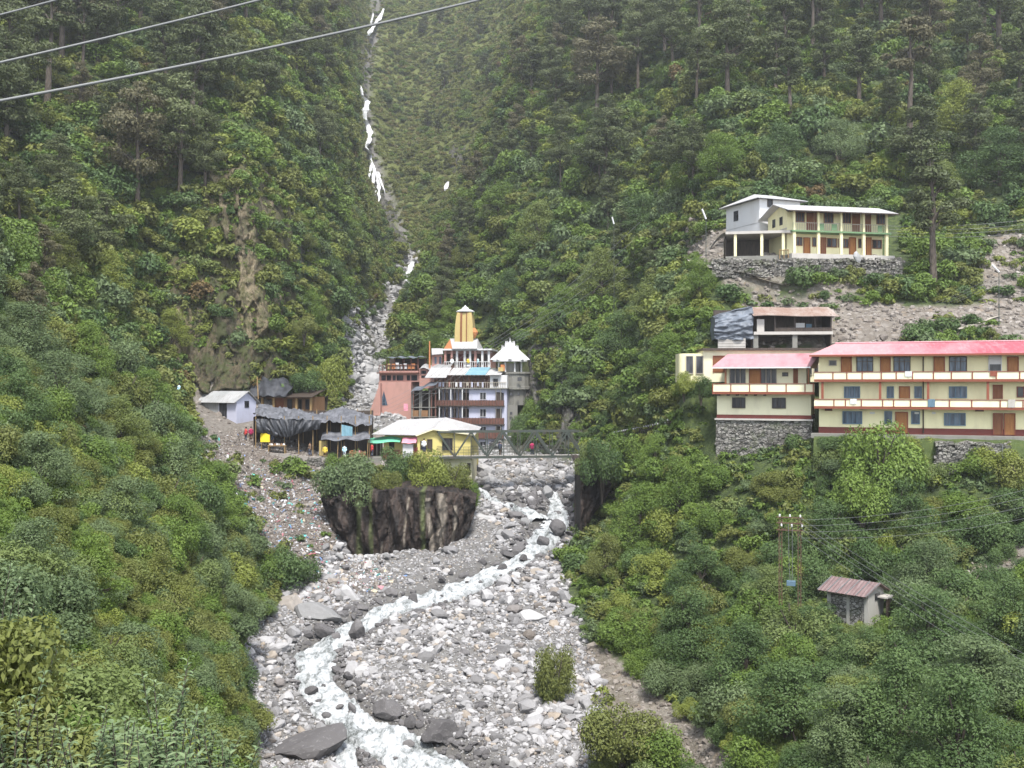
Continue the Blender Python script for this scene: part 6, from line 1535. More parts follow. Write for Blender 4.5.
# small white roofed shrine and its red flag pole
Z_ = FT('shrine', CT(300, 0)[0], 156.0, CT(352, 0)[0], 156.0, CT(0, 335)[1], 'small shrine with a tilted white roof left of the temple hall', 'shrine')
a, c_ = Z_.X(306), Z_.X(348); MB().box(a, c_, 0, 3, 0, Z_.Z(276)).build('wall', M_PINK, Z_.root)
for x in (318, 338): q = Z_.rect(x, 285, x + 9, 315); MB().box(q[0], q[1], -.04, -.002, q[2], q[3]).build('doorway', M_GLASSB, Z_.root)
MB().slab([(Z_.X(308), -.8, Z_.Z(276)), (Z_.X(356), -.8, Z_.Z(272)), (Z_.X(346), 3.2, Z_.Z(246)), (Z_.X(298), 3.2, Z_.Z(246))], .08).build('roof', M_WHITER, Z_.root)
MB().box(a - .5, c_ + 1.0, -1.0, 4, -4, -.003).build('terrace', M_GREY, Z_.root)
fp = FT('flag_pole', CT(297, 0)[0], 155.0, CT(300, 0)[0], 155.0, CT(0, 300)[1], 'red painted flag pole left of the small shrine', 'flag pole')
MB().tube((0, 0, -1.5), (0, 0, fp.Z(218)), .16, .1).build('pole', M_ORANGE, fp.root)
MB().box(-.3, .3, -.3, .3, -2.5, -1.501).build('base', M_GREY, fp.root)

# pink building with the roof terrace
K2 = FT('pink_house', CT(82, 0)[0], 155.0, CT(375, 0)[0], 153.0, CT(0, 392)[1], 'salmon pink terraced house with orange cloths on its roof terrace beside the stream', 'house')
xa, xb, xc = K2.X(82), K2.X(250), K2.X(372)
MB().box(xa, xb, 0, 6, -.02, K2.Z(345)).build('wall', M_PINK, K2.root)
MB().box(xb + .01, xc, .4, 6, -1, K2.Z(335)).build('side_wing', M_PINK, K2.root)
MB().box(K2.X(84), K2.X(222), -.6, 6, -7.0, -.021).build('lower_wall', M_PINK, K2.root)
b = MB(); sx0, sx1 = K2.X(52), K2.X(100)
for i in range(12): f = i / 12; b.box(sx0 + (sx1 - sx0) * f, sx1, -1.6, -.62, -5.2 + 5.0 * f, -5.2 + 5.0 * (f + 1 / 12) - .004)
b.build('stairs', M_PINK, K2.root)
q = K2.rect(86, 430, 118, 492, -.6); MB().slab([(q[0], -.63, q[2]), (q[1], -.63, q[2]), ((q[0] + q[1]) / 2, -.63, q[3])], .03).build('dark_opening', M_GLASSB, K2.root)
for xx0, xx1 in ((92, 110), (115, 132), (140, 152), (157, 185), (200, 214), (219, 244)): q = K2.rect(xx0, 364, xx1, 386); MB().box(q[0], q[1], -.05, -.003, q[2], q[3]).build('window', M_GLASSD, K2.root)
for xx0, xx1, y0, y1 in ((262, 282, 345, 358), (292, 306, 343, 356), (262, 284, 365, 374), (318, 330, 343, 358)): q = K2.rect(xx0, y0, xx1, y1, .4); MB().box(q[0], q[1], .34, .397, q[2], q[3]).build('window', M_GLASSD, K2.root)
MB().box(xa - .2, xb + .1, -.7, -.003, K2.Z(357), K2.Z(352)).build('ledge', M_REDW, K2.root)
zt = K2.Z(345); b = MB()
for k in range(12): x = xa + (xb - xa) * k / 11; b.box(x - .05, x + .05, -.1, -.02, zt + .002, zt + .85)
b.box(xa, xb, -.12, 0, zt + .851, zt + .95); b.build('terrace_rail', M_REDW, K2.root)
b = MB()
for x in (112, 145, 185, 215, 244): a = K2.X(x); b.box(a - .07, a + .07, .3, .44, zt, K2.Z(290)); b.box(a - .07, a + .07, 4.5, 4.64, zt, K2.Z(282))
b.build('terrace_post', M_REDW, K2.root)
MB().sheet(lambda u, v: (K2.X(108) + (K2.X(250) - K2.X(108)) * u, -.3 + 5.2 * v, K2.Z(290) + .35 * v + .10 * math.sin(u * 20 + v * 4)), 24, 6).build('canopy', M_TARPB, K2.root)
MB().box(xa, xb, 5.0, 5.2, zt, K2.Z(290)).build('terrace_back_wall', M_DARKW, K2.root)
random.seed(3)
for i in range(7): x = K2.X(118 + 17 * i); MB().box(x, x + random.uniform(.35, .6), .05, .1, zt + .3, zt + random.uniform(.9, 1.3)).build('hung_cloth', random.choice([M_ORANGE, M_ORANGE, M_TEMPY, M_WHITE]), K2.root)
MB().sheet(lambda u, v: (K2.X(255) + (K2.X(375) - K2.X(255)) * u, -.2 + 4 * v, K2.Z(338) + .9 * v + .2 * math.sin(u * 11 + v * 3)), 20, 6).build('side_canopy', M_GREYR, K2.root)

# timber stall frames below the pink house
J = FT('timber_stall', CT(215, 0)[0], 147.5, CT(325, 0)[0], 147.5, CT(0, 560)[1], 'grey three level timber stall frame between the pink house and the pilgrim house', 'stall')
for x in (222, 255, 262, 296, 305, 322): a = J.X(x); MB().box(a - .1, a + .1, 0, .2, -2, J.Z(425)).build('post', M_GREY if x < 300 else M_REDW, J.root)
for y in (440, 500, 540): MB().box(J.X(218), J.X(325), -.1, 3, J.Z(y) - .1, J.Z(y)).build('floor', M_GREY, J.root)
MB().box(J.X(222), J.X(324), 2.8, 3, -2, J.Z(430)).build('back_wall', M_DARKW, J.root)
q = J.rect(188, 485, 206, 515); MB().box(q[0], q[1], -.5, -.3, q[2], q[3]).build('magenta_cloth', M_AWNP, J.root)
MB().sheet(lambda u, v: (J.X(218) + (J.X(330) - J.X(218)) * u, -1.2 + 4.2 * v, J.Z(438) + 1.3 * u + .6 * v + .12 * math.sin(u * 12)), 14, 6).build('roof', M_TARPB, J.root)
for x0, x1 in ((262, 290), (225, 250)): q = J.rect(x0, 505, x1, 540); MB().box(q[0], q[1], -.05, .05, q[2], q[3] - .3).build('plank_panel', M_PLANK, J.root)

# ------------------------------------------------------------------ yellow house at the bridge head
def CY_(x, y): return 310 + x / 6.024, 390 + y / 6.024
Y = Facade('yellow_house', 384, 121.6, 472, 121.0, 457, 'yellow house with a wide whitish tin roof at the left end of the bridge', 'house')
def y2(x, y, t=0): return Y.L(*CY_(x, y), t)
def yr(x0, y0, x1, y1, t=0): return Y.R(*CY_(x0, y0), *CY_(x1, y1), t)
a0, a1, a2, a3 = y2(440, 300)[0], y2(640, 300)[0], y2(735, 300)[0], y2(975, 300)[0]
zw = y2(600, 277)[1]
MB().box(a0, a1 + .2, .6, 7, -1.5, zw).build('wall', M_YELLOW, Y.root)
zg = y2(745, 236, -.6)[1]; zgl = y2(640, 272, -.6)[1]; zgr = y2(960, 268, -.6)[1]
xg = y2(745, 236, -.6)[0]
MB().prism([(a1 + .21, -.6), (a3, -.6), (a3, 9), (a1 + .21, 9)], -1.5, min(zgl, zgr) - .02).slab([(a1 + .21, -.6, min(zgl, zgr)), (a3, -.6, min(zgl, zgr)), (a3, -.6, zgr), (xg, -.6, zg), (a1 + .21, -.6, zgl)], .2).build('gable_wing', M_YELLOW, Y.root)
MB().box(y2(805, 400)[0], a3 + .05, -.9, 6, y2(900, 545)[1] - 1, y2(900, 402, -.9)[1]).build('lower_storey', M_CREAM2, Y.root)
q = yr(945, 440, 968, 510, -.9); MB().box(q[0], q[1], -.96, -.902, q[2], q[3]).build('arched_opening', M_DARKW, Y.root)
q = yr(880, 466, 908, 528, -.9); MB().box(q[0], q[1], -.96, -.902, q[2], q[3]).build('dark_window', M_GLASSB, Y.root)
window(Y, yr(800, 293, 856, 360, -.6), M_GLASSD, M_DARKW, -.6, 2); window(Y, yr(668, 310, 700, 355, -.6), M_GLASSD, M_DARKW, -.6, 0)
q = yr(710, 300, 734, 372, -.6); door(Y, q, M_DARKW, -.6, M_DARKW); window(Y, yr(480, 318, 506, 352, .6), M_GLASSD, M_DARKW, .6, 0)
q = yr(372, 320, 436, 382, 1.2); MB().box(q[0], q[1], 1.2, 1.3, q[2] - .3, q[3] + .3).box(q[0], q[0] + .1, 1.3, 6, q[2] - .3, q[3] + .3).build('open_shop_front', M_DARKW, Y.root)
for i in range(3): x = y2(378 + 24 * i, 350, .5)[0]; MB().box(x - .05, x + .05, .5, .6, -1, y2(400, 318)[1]).build('shop_post', M_FRAMEW, Y.root)
q = yr(440, 360, 545, 384, 0); MB().box(q[0], q[1], .1, .25, q[2] - .6, q[3]).build('brick_parapet', M_PLANK, Y.root)
q = yr(560, 325, 622, 405, -.8); MB().box(q[0], q[1], -1.0, -.62, q[2], q[3]).build('white_screen', M_WHITE, Y.root)
q = yr(622, 345, 648, 405, -.75); MB().box(q[0], q[1], -.8, -.62, q[2], q[3]).build('red_doorway', M_MAROON, Y.root)
zl = y2(370, 266, -.6)[1]; xl_ = y2(370, 266, -.6)[0]; zrb = zg + 1.1; xrb = xg + .3
b = MB().slab([(xl_, -.5, zl), (a1 + .1, -.9, zgl + .03), (xrb, 8.5, zrb), (xl_ + 2.2, 6.5, zl + 1.5)], .06)
b.slab([(a1 + .1, -1.0, zgl + .02), (xg, -1.1, zg + .08), (xrb, 8.5, zrb + .06)], .06).slab([(xg, -1.1, zg + .08), (a3 + .5, -1.1, zgr + .03), (a3 + .4, 9, zgr + .5), (xrb, 8.5, zrb + .06)], .06)
rf = b.build('roof', M_WHITER, Y.root)
MB().beam((a1 + .1, -1.08, zgl - .06), (xg, -1.13, zg), .05, .16).beam((xg, -1.13, zg), (a3 + .5, -1.13, zgr - .04), .05, .16).build('bargeboard', M_CREAM2, rf)
q0, q1 = y2(345, 315, -1)[0], y2(540, 318, -1)[0]; qz = y2(345, 316, -1)[1]
MB().sheet(lambda u, v: (q0 + (q1 - q0) * u, -1.0 + 1.8 * v, qz - .1 * math.sin(u * 6) + (.45 + .25 * math.sin(u * 3.1)) * v), 14, 4).build('awning', M_AWNG, Y.root, label='green cloth awning')
q0, q1 = y2(553, 320, -1.2)[0], y2(640, 316, -1.2)[0]; qz = y2(555, 320, -1.2)[1]
MB().sheet(lambda u, v: (q0 + (q1 - q0) * u, -1.4 + 1.2 * v, qz + .65 * v + .04 * math.sin(u * 9)), 10, 3).build('awning', M_AWNP, Y.root, label='pink awning')

# ------------------------------------------------------------------ footbridge
BR = Facade('footbridge', 438, 118.6, 584, 121.0, 456, 'grey green steel truss footbridge crossing the gorge', 'bridge')
bl_ = BR.len; zt = BR.L(438, 432)[1]; zd = 0.0; BW = 1.7
MB().box(-.6, bl_ + 1.5, 0, BW, -.28, -.05).build('deck', M_CONC, BR.root)
for y in (-.12, BW + .02):
    b = MB(); b.beam((0, y, zt), (bl_ - .6, y, zt), .2, .22).beam((-.4, y, -.2), (bl_ + 1, y, -.2), .2, .28)
    n = 9
    for i in range(n): x0 = bl_ / n * i; x1 = bl_ / n * (i + 1); b.beam((x0, y, zt if i % 2 == 0 else -.1), (x1, y, -.1 if i % 2 == 0 else zt), .19, .19)
    for i in range(1, n): x = bl_ / n * i; b.beam((x, y, -.1), (x, y, zt), .1, .1)
    b.build('truss', M_STEEL, BR.root)
    b = MB()
    for z in (.35, .7, 1.05): b.beam((0, y + .1, z), (bl_ + 1, y + .1, z), .04, .04)
    for i in range(30): x = bl_ * i / 29; b.beam((x, y + .1, -.05), (x, y + .1, 1.05), .025, .025)
    b.build('railing', M_STEEL, BR.root)
b = MB()
for i in range(10): x = bl_ / 9 * i; b.beam((x, -.1, -.33), (x, BW, -.33), .1, .1)
b.build('cross_beam', M_STEEL, BR.root)
MB().box(-1.0, .4, -.3, BW + .3, -4, -.29).build('abutment', M_STW, BR.root)
MB().box(bl_ - .2, bl_ + 2, -.3, BW + .3, -3, -.29).build('abutment', M_STW, BR.root)

# ------------------------------------------------------------------ huts and tarpaulin stalls on the left terrace
def CL(x, y): return 180 + x / 6.4, 370 + y / 6.4
U_ = Facade('tin_hut', 199.5, 127.4, 236.5, 124.6, 422.5, 'pale blue and lilac hut with weathered grey tin roof, leftmost building', 'hut')
ul = U_.len; ze = U_.L(*CL(240, 203))[1]; ud = 3.6
MB().box(0, ul, 0, ud, -1.2, ze).build('wall', M_LILAC, U_.root)
q = U_.R(*CL(120, 210), *CL(246, 300)); MB().box(q[0] + .02, q[1], -.03, -.003, -1.2, ze - .05).build('grey_boarding', M_GREYR, U_.root)
q = U_.R(*CL(252, 212), *CL(300, 320)); MB().box(q[0], q[1], -.04, -.003, -.1, q[3]).build('doorway', M_GLASSD, U_.root)
zr = ze + 1.35
MB().slab([(-.5, -.5, ze - .1), (ul + .1, -.5, ze - .1), (ul + .4, ud / 2, zr), (-.2, ud / 2, zr)], .05).slab([(ul + .2, ud + .5, ze - .1), (-.4, ud + .5, ze - .1), (-.2, ud / 2, zr), (ul + .4, ud / 2, zr)], .05).build('roof', M_GREYR, U_.root)
MB().slab([(ul - .001, 0, ze), (ul - .001, ud, ze), (ul - .001, ud / 2, zr - .08)], .08).build('gable', M_LILAC, U_.root)
MB().box(ul + .003, ul + .05, ud * .4, ud * .62, ze - .75, ze + .1).build('window', M_GLASSD, U_.root)

O = Facade('timber_house', 254, 131.5, 312, 130.0, 413.5, 'low ochre timber house with posts under a dark tarpaulin roof below the cliff', 'house')
ol = O.len; ze = O.L(*CL(600, 172))[1]
MB().box(0, ol, 1.0, 4.5, -1, ze).build('wall', M_PLANK, O.root)
for x in (480, 526, 600, 745, 838): s_ = O.L(*CL(x, 220))[0]; MB().box(s_ - .13, s_ + .13, -.1, .16, -.8, ze).build('post', M_POSTW, O.root)
for x0, x1 in ((486, 512), (552, 586), (690, 715), (762, 778), (806, 826)): window(O, O.R(*CL(x0, 190), *CL(x1, 248), 1.0), M_GLASSD, M_DARKW, 1.0, 0)
q = O.R(*CL(612, 185), *CL(658, 275), 1.0); door(O, (q[0], q[1], -.3, q[3]), M_DOORD, 1.0)
MB().box(O.L(*CL(480, 0))[0], ol, .0, .1, -.3, .35).build('half_wall', M_POSTW, O.root)
MB().slab([(-.5, -.6, ze), (ol + .2, -.6, ze), (ol + .2, 4.8, ze + 1.1), (-.5, 4.8, ze + 1.1)], .08).build('roof', M_DARKW, O.root)
random.seed(12)
q0, q1 = O.L(*CL(360, 100))[0], O.L(*CL(700, 100))[0]
zc0 = O.L(*CL(500, 48))[1]
def cover(u, v):
    x = q0 + (q1 - q0) * u; top = zc0 - .7 * abs(u - .42) - (.35 if u > .75 else 0) + .16 * math.sin(u * 21); z = ze + .12 + (top - ze - .12) * math.sin(min(1, v * 1.25) * 1.57)
    return (x + .12 * math.sin(v * 11 + u * 5), -.75 + 4.6 * v + .16 * math.sin(u * 17 + v * 6), z + .10 * math.sin(u * 31 + v * 13) - (.9 * (1 - v) ** 3 if u < .45 else 0))
MB().sheet(cover, 46, 18).build('tarpaulin', M_TARP, O.root, True)
s_ = O.L(*CL(520, 100))[0]; MB().tube((s_, -.9, ze - .3), (s_ - .25, -.7, zc0 + .1), .07).build('prop', M_POSTW, O.root)

Q = Facade('market_stall', 254, 118.6, 382, 120.2, 456, 'long market stall roofed with dusty grey tarpaulins and hung with black sheets', 'stall')
def q2(x, y, t=0): return Q.L(*CL(x, y), t)
def q3(x, y, t=0): return Q.L(*CY_(x, y), t)
ql = Q.len
xs_, xe_ = q2(465, 290, -1)[0], q3(372, 200, -1)[0]
zf0, zf1 = q2(480, 285, -1)[1], q3(365, 205, -1)[1]
TN = lambda a, b: float(fbm(np.array(a), np.array(b), 71, 3))
def stall_roof(u, v):
    x = xs_ + (xe_ - xs_) * u
    z = zf0 + (zf1 - zf0) * u + (0.75 + .22 * math.sin(u * 7.5 + 1)) * math.sin(v * 1.57) + TN(u * 22, v * 5) * .38 + TN(u * 60, v * 12) * .16 - .12 * (1 - v) ** 4
    z += .9 * math.exp(-((u - .70) / .1) ** 2) * v
    return (x, -1.0 + 6.0 * v + .25 * math.sin(u * 29), z)
MB().sheet(stall_roof, 150, 20).build('tarpaulin_roof', M_TARPG, Q.root, True)
for i in range(9): x = xs_ + .3 + (xe_ - xs_ - .6) * i / 8; MB().tube((x, -.6, -1.4), (x, -.6, zf0 - .2), .06, n=5).tube((x, 4.6, -1.4), (x, 4.6, zf0 + .5), .06, n=5).build('post', M_POSTW, Q.root)
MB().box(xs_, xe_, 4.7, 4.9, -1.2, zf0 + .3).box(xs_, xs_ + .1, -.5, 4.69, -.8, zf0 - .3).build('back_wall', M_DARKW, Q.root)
MB().box(xs_, ql, -.9, 5, -1.6, -.25).build('floor', M_GREY, Q.root)
xh0, xh1 = q2(490, 300, -1)[0], q2(905, 300, -1)[0]; zh = q2(700, 330, -1)[1]
def hung(u, v):
    drop = [.55, .75, 1.25, 1.15, 1.35, .95][min(5, int(u * 6))] * .9 + .5
    z = zh + .15 + .2 * (1 - u) - (1.35 + .75 * math.sin(u * 3.3 + .3)) * v
    return (xh0 + (xh1 - xh0) * (u + .10 * v * math.sin(u * 6)), -1.05 - .28 * math.sin(v * 3) + .13 * math.sin(u * 46 + v * 3) + .08 * math.sin(u * 83 - v * 5), z)
MB().sheet(hung, 90, 16).build('hanging_sheet', M_TARP, Q.root, True)
MB().sheet(lambda u, v: (xh0 - .1 + 2.6 * u, -1.25 + .05 * math.sin(v * 9), zh + .35 - 1.7 * u ** .8 - .25 * v), 14, 3).build('hanging_sheet', M_TARPG, Q.root, label='grey strap of sheeting slung across the black sheets')
qa, qb = q3(68, 270, -1.2)[0], q3(362, 270, -1.2)[0]; qz = q3(200, 300, -1.2)[1]
MB().sheet(lambda u, v: (qa + (qb - qa) * u, -1.9 + 2.0 * v, qz + .12 * math.sin(u * 15) + .75 * v + .25 * math.sin(u * 3) * v), 30, 4).build('lower_canopy', M_TARPG, Q.root)
qa, qb = q3(190, 210, -1.0)[0], q3(256, 210, -1.0)[0]; z0, z1 = q3(200, 277, -1.0)[1], q3(200, 208, -1.0)[1]
MB().sheet(lambda u, v: (qa + (qb - qa) * u, -1.15 + .06 * math.sin(u * 11), z0 + (z1 - z0) * v * (1 - .2 * u)), 10, 6).build('hanging_sheet', M_BLUE, Q.root, label='blue sheet hung under the stall roof')
for x in (165, 345): a = q3(x, 300, -1.5)[0]; MB().tube((a, -1.6, -.6), (a + .1, -1.5, qz + .3), .05).build('post', M_POSTW, Q.root)
qa, qb = q3(235, 390, -1.2)[0], q3(335, 390, -1.2)[0]; MB().box(qa, qb, -1.4, -.4, -.25, .42).build('counter', M_PLANK, Q.root)
random.seed(5)
for i in range(9): x = qa + (qb - qa) * (i + .3) / 9; MB().box(x, x + .16, -1.3, -1.05, .422, .42 + random.uniform(.1, .3)).build('goods', random.choice([M_ORANGE, M_PLANK, M_POSTW, M_AWNP]), Q.root)
qa, qb = q3(55, 300, -.8)[0], q3(100, 300, -.8)[0]; z0, z1 = q3(60, 395, -.8)[1], q3(60, 305, -.8)[1]
MB().sheet(lambda u, v: (qa + (qb - qa) * u, -.95 + .1 * math.sin(u * 9), z0 + (z1 - z0) * v), 8, 4).build('hanging_sheet', M_TEMPY, Q.root, label='yellow cloth hung in the stall')
EDG = Facade('stone_kerb', 265, 117.3, 322, 117.0, 452.5, 'pale tan stone kerb along the edge of the stall terrace', 'kerb')
b = MB(); random.seed(8); x = 0
while x < EDG.len: w_ = random.uniform(.5, 1.3); b.box(x, x + w_ - .05, random.uniform(-.25, 0), .8, -1.0 - .1 * x, -.09 * x + random.uniform(-.06, .06)); x += w_
b.build('kerbstones', M_RUB, EDG.root)
sg = Facade('sign_board', 260.5, 117.8, 269.8, 117.8, 445, 'small bright yellow sign board at the left end of the black sheeted stall', 'sign')
M_SIGN = mat_paint('bright yellow sign paint', (0.68, 0.52, 0.03), (0.5, 0.4, 0.05), 0.15)
h_ = sg.L(260, 432)[1]; MB().box(0, sg.len, -.05, 0, .35, h_).build('board', M_SIGN, sg.root)
for x in (.1, sg.len - .1): MB().box(x - .03, x + .03, .003, .06, -.8, h_ - .05).build('post', M_POSTW, sg.root)
bx = Facade('market_table', 263, 117.5, 286, 117.5, 449, 'rough stall table heaped with pale goods beside the yellow sign', 'table')
MB().box(.6, bx.len, -.3, .5, .35, .42).build('table_top', M_POSTW, bx.root)
for x in (.7, bx.len - .1): MB().box(x - .04, x + .04, -.25, -.17, -.8, .349).box(x - .04, x + .04, .37, .45, -.8, .349).build('leg', M_POSTW, bx.root)
random.seed(2)
for i in range(7): MB().lathe([(.02, .42), (.16, .46), (.13, .58), (.03, .66)], 7, (.8 + i * .27, random.uniform(-.1, .3))).build('goods', random.choice([M_CONC, M_WHITE, M_PLANK]), bx.root)
# ------------------------------------------------------------------ path, fence, wires, lamps, people
def ground_ribbon(name, pts, w, mat, lift=0.12):
    ps = []
    for (x0, y0), (x1, y1) in zip(pts[:-1], pts[1:]):
        n = max(3, int(math.hypot(x1 - x0, y1 - y0) / 3))
        for i in range(n): ps.append((x0 + (x1 - x0) * i / n, y0 + (y1 - y0) * i / n))
    ps.append(pts[-1]); ds = np.array([hit(x, y, 60) for x, y in ps], float); k = np.ones(5) / 5; ds = np.convolve(np.pad(ds, 2, mode='edge'), k, 'valid')
    V = []; Q_ = []
    c = [gpos(x, d) for (x, y), d in zip(ps, ds)]
    for i, p in enumerate(c):
        t = (c[min(i + 1, len(c) - 1)] - c[max(i - 1, 0)]); t.z = 0; t.normalize(); s = Vector((-t.y, t.x, 0))
        zc_ = max(float(ground(np.array(p.x + s.x * w * e), np.array(p.y + s.y * w * e))) for e in (-.5, 0, .5))
        for e in (-.5, .5): V.append((p.x + s.x * w * e, p.y + s.y * w * e, zc_ + lift))
    for i in range(len(c) - 1): Q_.append((2 * i, 2 * i + 1, 2 * i + 3, 2 * i + 2))
    o = link(name, np_mesh(name, V, Q_, 4), None, mat); tag(o, None, None, None, 'structure'); return o
m, nt, out = new_mat('trodden pale path'); n = noise(nt, 2.0, 5, .6, objco(nt)); finish(nt, out, ramp(nt, n, [(.3, (.22, .19, .15)), (.7, (.40, .37, .32))]), .95, n, .4, .05); M_PATH = m
ground_ribbon('path', [(658, 258), (690, 265), (720, 274), (755, 284), (790, 294)], 1.1, M_PATH)
ground_ribbon('path', [(955, 333), (972, 327), (988, 321), (1000, 318)], 0.8, M_PATH)

fa, fb = gpos(613, hit(613, 440, 90)), gpos(676, hit(676, 433, 90))
print('fence', fa, fb)
fr = bpy.data.objects.new('fence', None); COL.objects.link(fr); fr.location = fa; tag(fr, 'dark fence with white tipped pickets along the path to the bridge', 'fence')
e = fb - fa; b = MB(); tips = MB(); NF = 30
for i in range(NF):
    f = i / (NF - 1); p = e * f + Vector((0, .1 * math.sin(i), 0)); p.z = max(p.z, float(ground(np.array(fa.x + p.x), np.array(fa.y + p.y))) - fa.z)
    b.box(p.x - .05, p.x + .05, p.y - .03, p.y + .03, p.z - .6, p.z + .85)
    tips.box(p.x - .075, p.x + .075, p.y - .03, p.y + .03, p.z + .852, p.z + 1.02)
for z in (.3, .75): b.path([tuple(e * (i / 8) + Vector((0, 0.05, z + .25 * math.sin(i / 8 * 3.1)))) for i in range(9)], .035)
b.build('picket', M_DARKW, fr)['kind'] = 'stuff'
tips.build('picket_tip', M_WHITE, fr)['kind'] = 'stuff'

def wire(name, p, q, sag, r, mat, label, cat='cable', group=None, n=24):
    p = Vector(p); q = Vector(q); pts = []
    for i in range(n + 1):
        t = i / n; c = p.lerp(q, t); c.z -= sag * 4 * t * (1 - t); pts.append(tuple(c - p))
    o = MB().path(pts, r, 6).build(name, mat, None, True); o.location = p; tag(o, label, cat, group); return o
wire('overhead_cable', P(-260, 146, 17), P(760, -78, 30), .42, .030, M_CABLEL, 'thick pale overhead cable, lowest of the three crossing the upper left corner', 'cable')
wire('overhead_cable', P(-260, 119, 18), P(620, -104, 30), .30, .026, M_CABLEL, 'pale overhead cable, middle one of the three in the upper left corner', 'cable')
wire('overhead_cable', P(-260, 79, 18), P(420, -113, 30), .25, .022, M_CABLEL, 'thin pale overhead cable, topmost of the three in the upper left corner', 'cable')
for i, (x0, y0, x1, y1) in enumerate([(801, 518, 1110, 700), (800, 523, 1110, 708), (802, 529, 1110, 716), (798, 534, 1110, 730)]):
    wire('power_line', P(x0, y0, 66), P(x1, y1, 46), .35, .011, M_CABLEL, 'pale power line running from the rusty pole frame down past the stone hut', 'power line', 'lines from the rusty frame to the lower right')
for i, (x0, y0, x1, y1) in enumerate([(800, 520, 1100, 468), (801, 526, 1100, 476), (802, 532, 1100, 486), (801, 538, 1100, 500)]):
    wire('power_line', P(x0, y0, 66), P(x1, y1, 70), .8, .010, M_CABLEL, 'thin pale power line running from the rusty pole frame to the right edge', 'power line', 'lines from the rusty frame to the right edge')
for i in range(4):
    wire('power_line', P(889, 226 + 3.4 * i, 117), P(1110, 207 + 5.0 * i, 108), .7, .018, M_CABLE, 'grey power line leaving the veranda house to the right', 'power line', 'lines right of the veranda house')
for i in range(4):
    wire('power_line', P(935 + 7 * i, 303 - .4 * i, 106), P(1002, 272 + 3.0 * i, 104), .15, .012, M_CABLEL, 'short pale line sloping down from the tilted lamp pole', 'power line', 'lines below the tilted lamp pole')
for i in range(5):
    wire('rope_wire', P(474 + 3 * i, 352 + .7 * i, 150), P(640 + 7 * i, 222 + 6 * i, 158), 1.2, .018, M_CABLEL, 'pale wire rising from the temple to the right hillside', 'wire', 'wires above the temple')
for i in range(5):
    wire('rope_wire', P(380 + 2 * i, 404 + 3 * i, 141), P(466 + 3 * i, 346 + 4 * i, 148), .9, .014, M_CABLEL, 'pale wire strung from the temple down over the village roofs', 'wire', 'wires over the village roofs')

def lamp_pole(px, py_top, tx, ty_, d, label):
    base = gpos(px, d); r = bpy.data.objects.new('lamp_pole', None); COL.objects.link(r); r.location = base; tag(r, label, 'street lamp')
    top = P(px, py_top, d) - base
    MB().tube((0, 0, -.4), tuple(top), .05, .04).build('pole', M_STEEL, r)
    q_ = P(tx, ty_, d) - base
    MB().tube(tuple(top), tuple(q_), .11, .11, 8).build('lamp_tube', M_WHITE, r)
lamp_pole(706, 219, 702, 209, 122, 'white tube lamp tilted on a pole left of the white house')
lamp_pole(999, 272, 992, 265, 104, 'white tube lamp tilted on a pole at the right edge above the rubble')
lamp_pole(614, 224, 612, 217, 150, 'white tube lamp on a pole in the forest left of the white house')
wp = Facade('standpipe', 999, 79.5, 1002, 79.5, 474, 'blue standpipe in front of the grey retaining wall at the right edge', 'pipe')
MB().tube((.1, -.35, -.8), (.1, -.35, wp.L(999, 444)[1]), .045).build('pipe', M_CABLEL, wp.root); MB().box(-.08, .28, -.5, -.25, .05, .5).build('tap_box', M_TEAL, wp.root)
boulder(857, 260, 9, 11, M_PALE, 'white rounded boulder on the wall edge below the veranda house', None, 5, d=114.6)
boulder(672, 470, 9, 8, M_PALE, 'pale boulder among the bushes left of the tall stone wall', None, 6, d=hit(672, 472, 60))
boulder(612, 490, 3, 8, M_PALE, 'small white stone on the dark bank rock', None, 7, d=111)

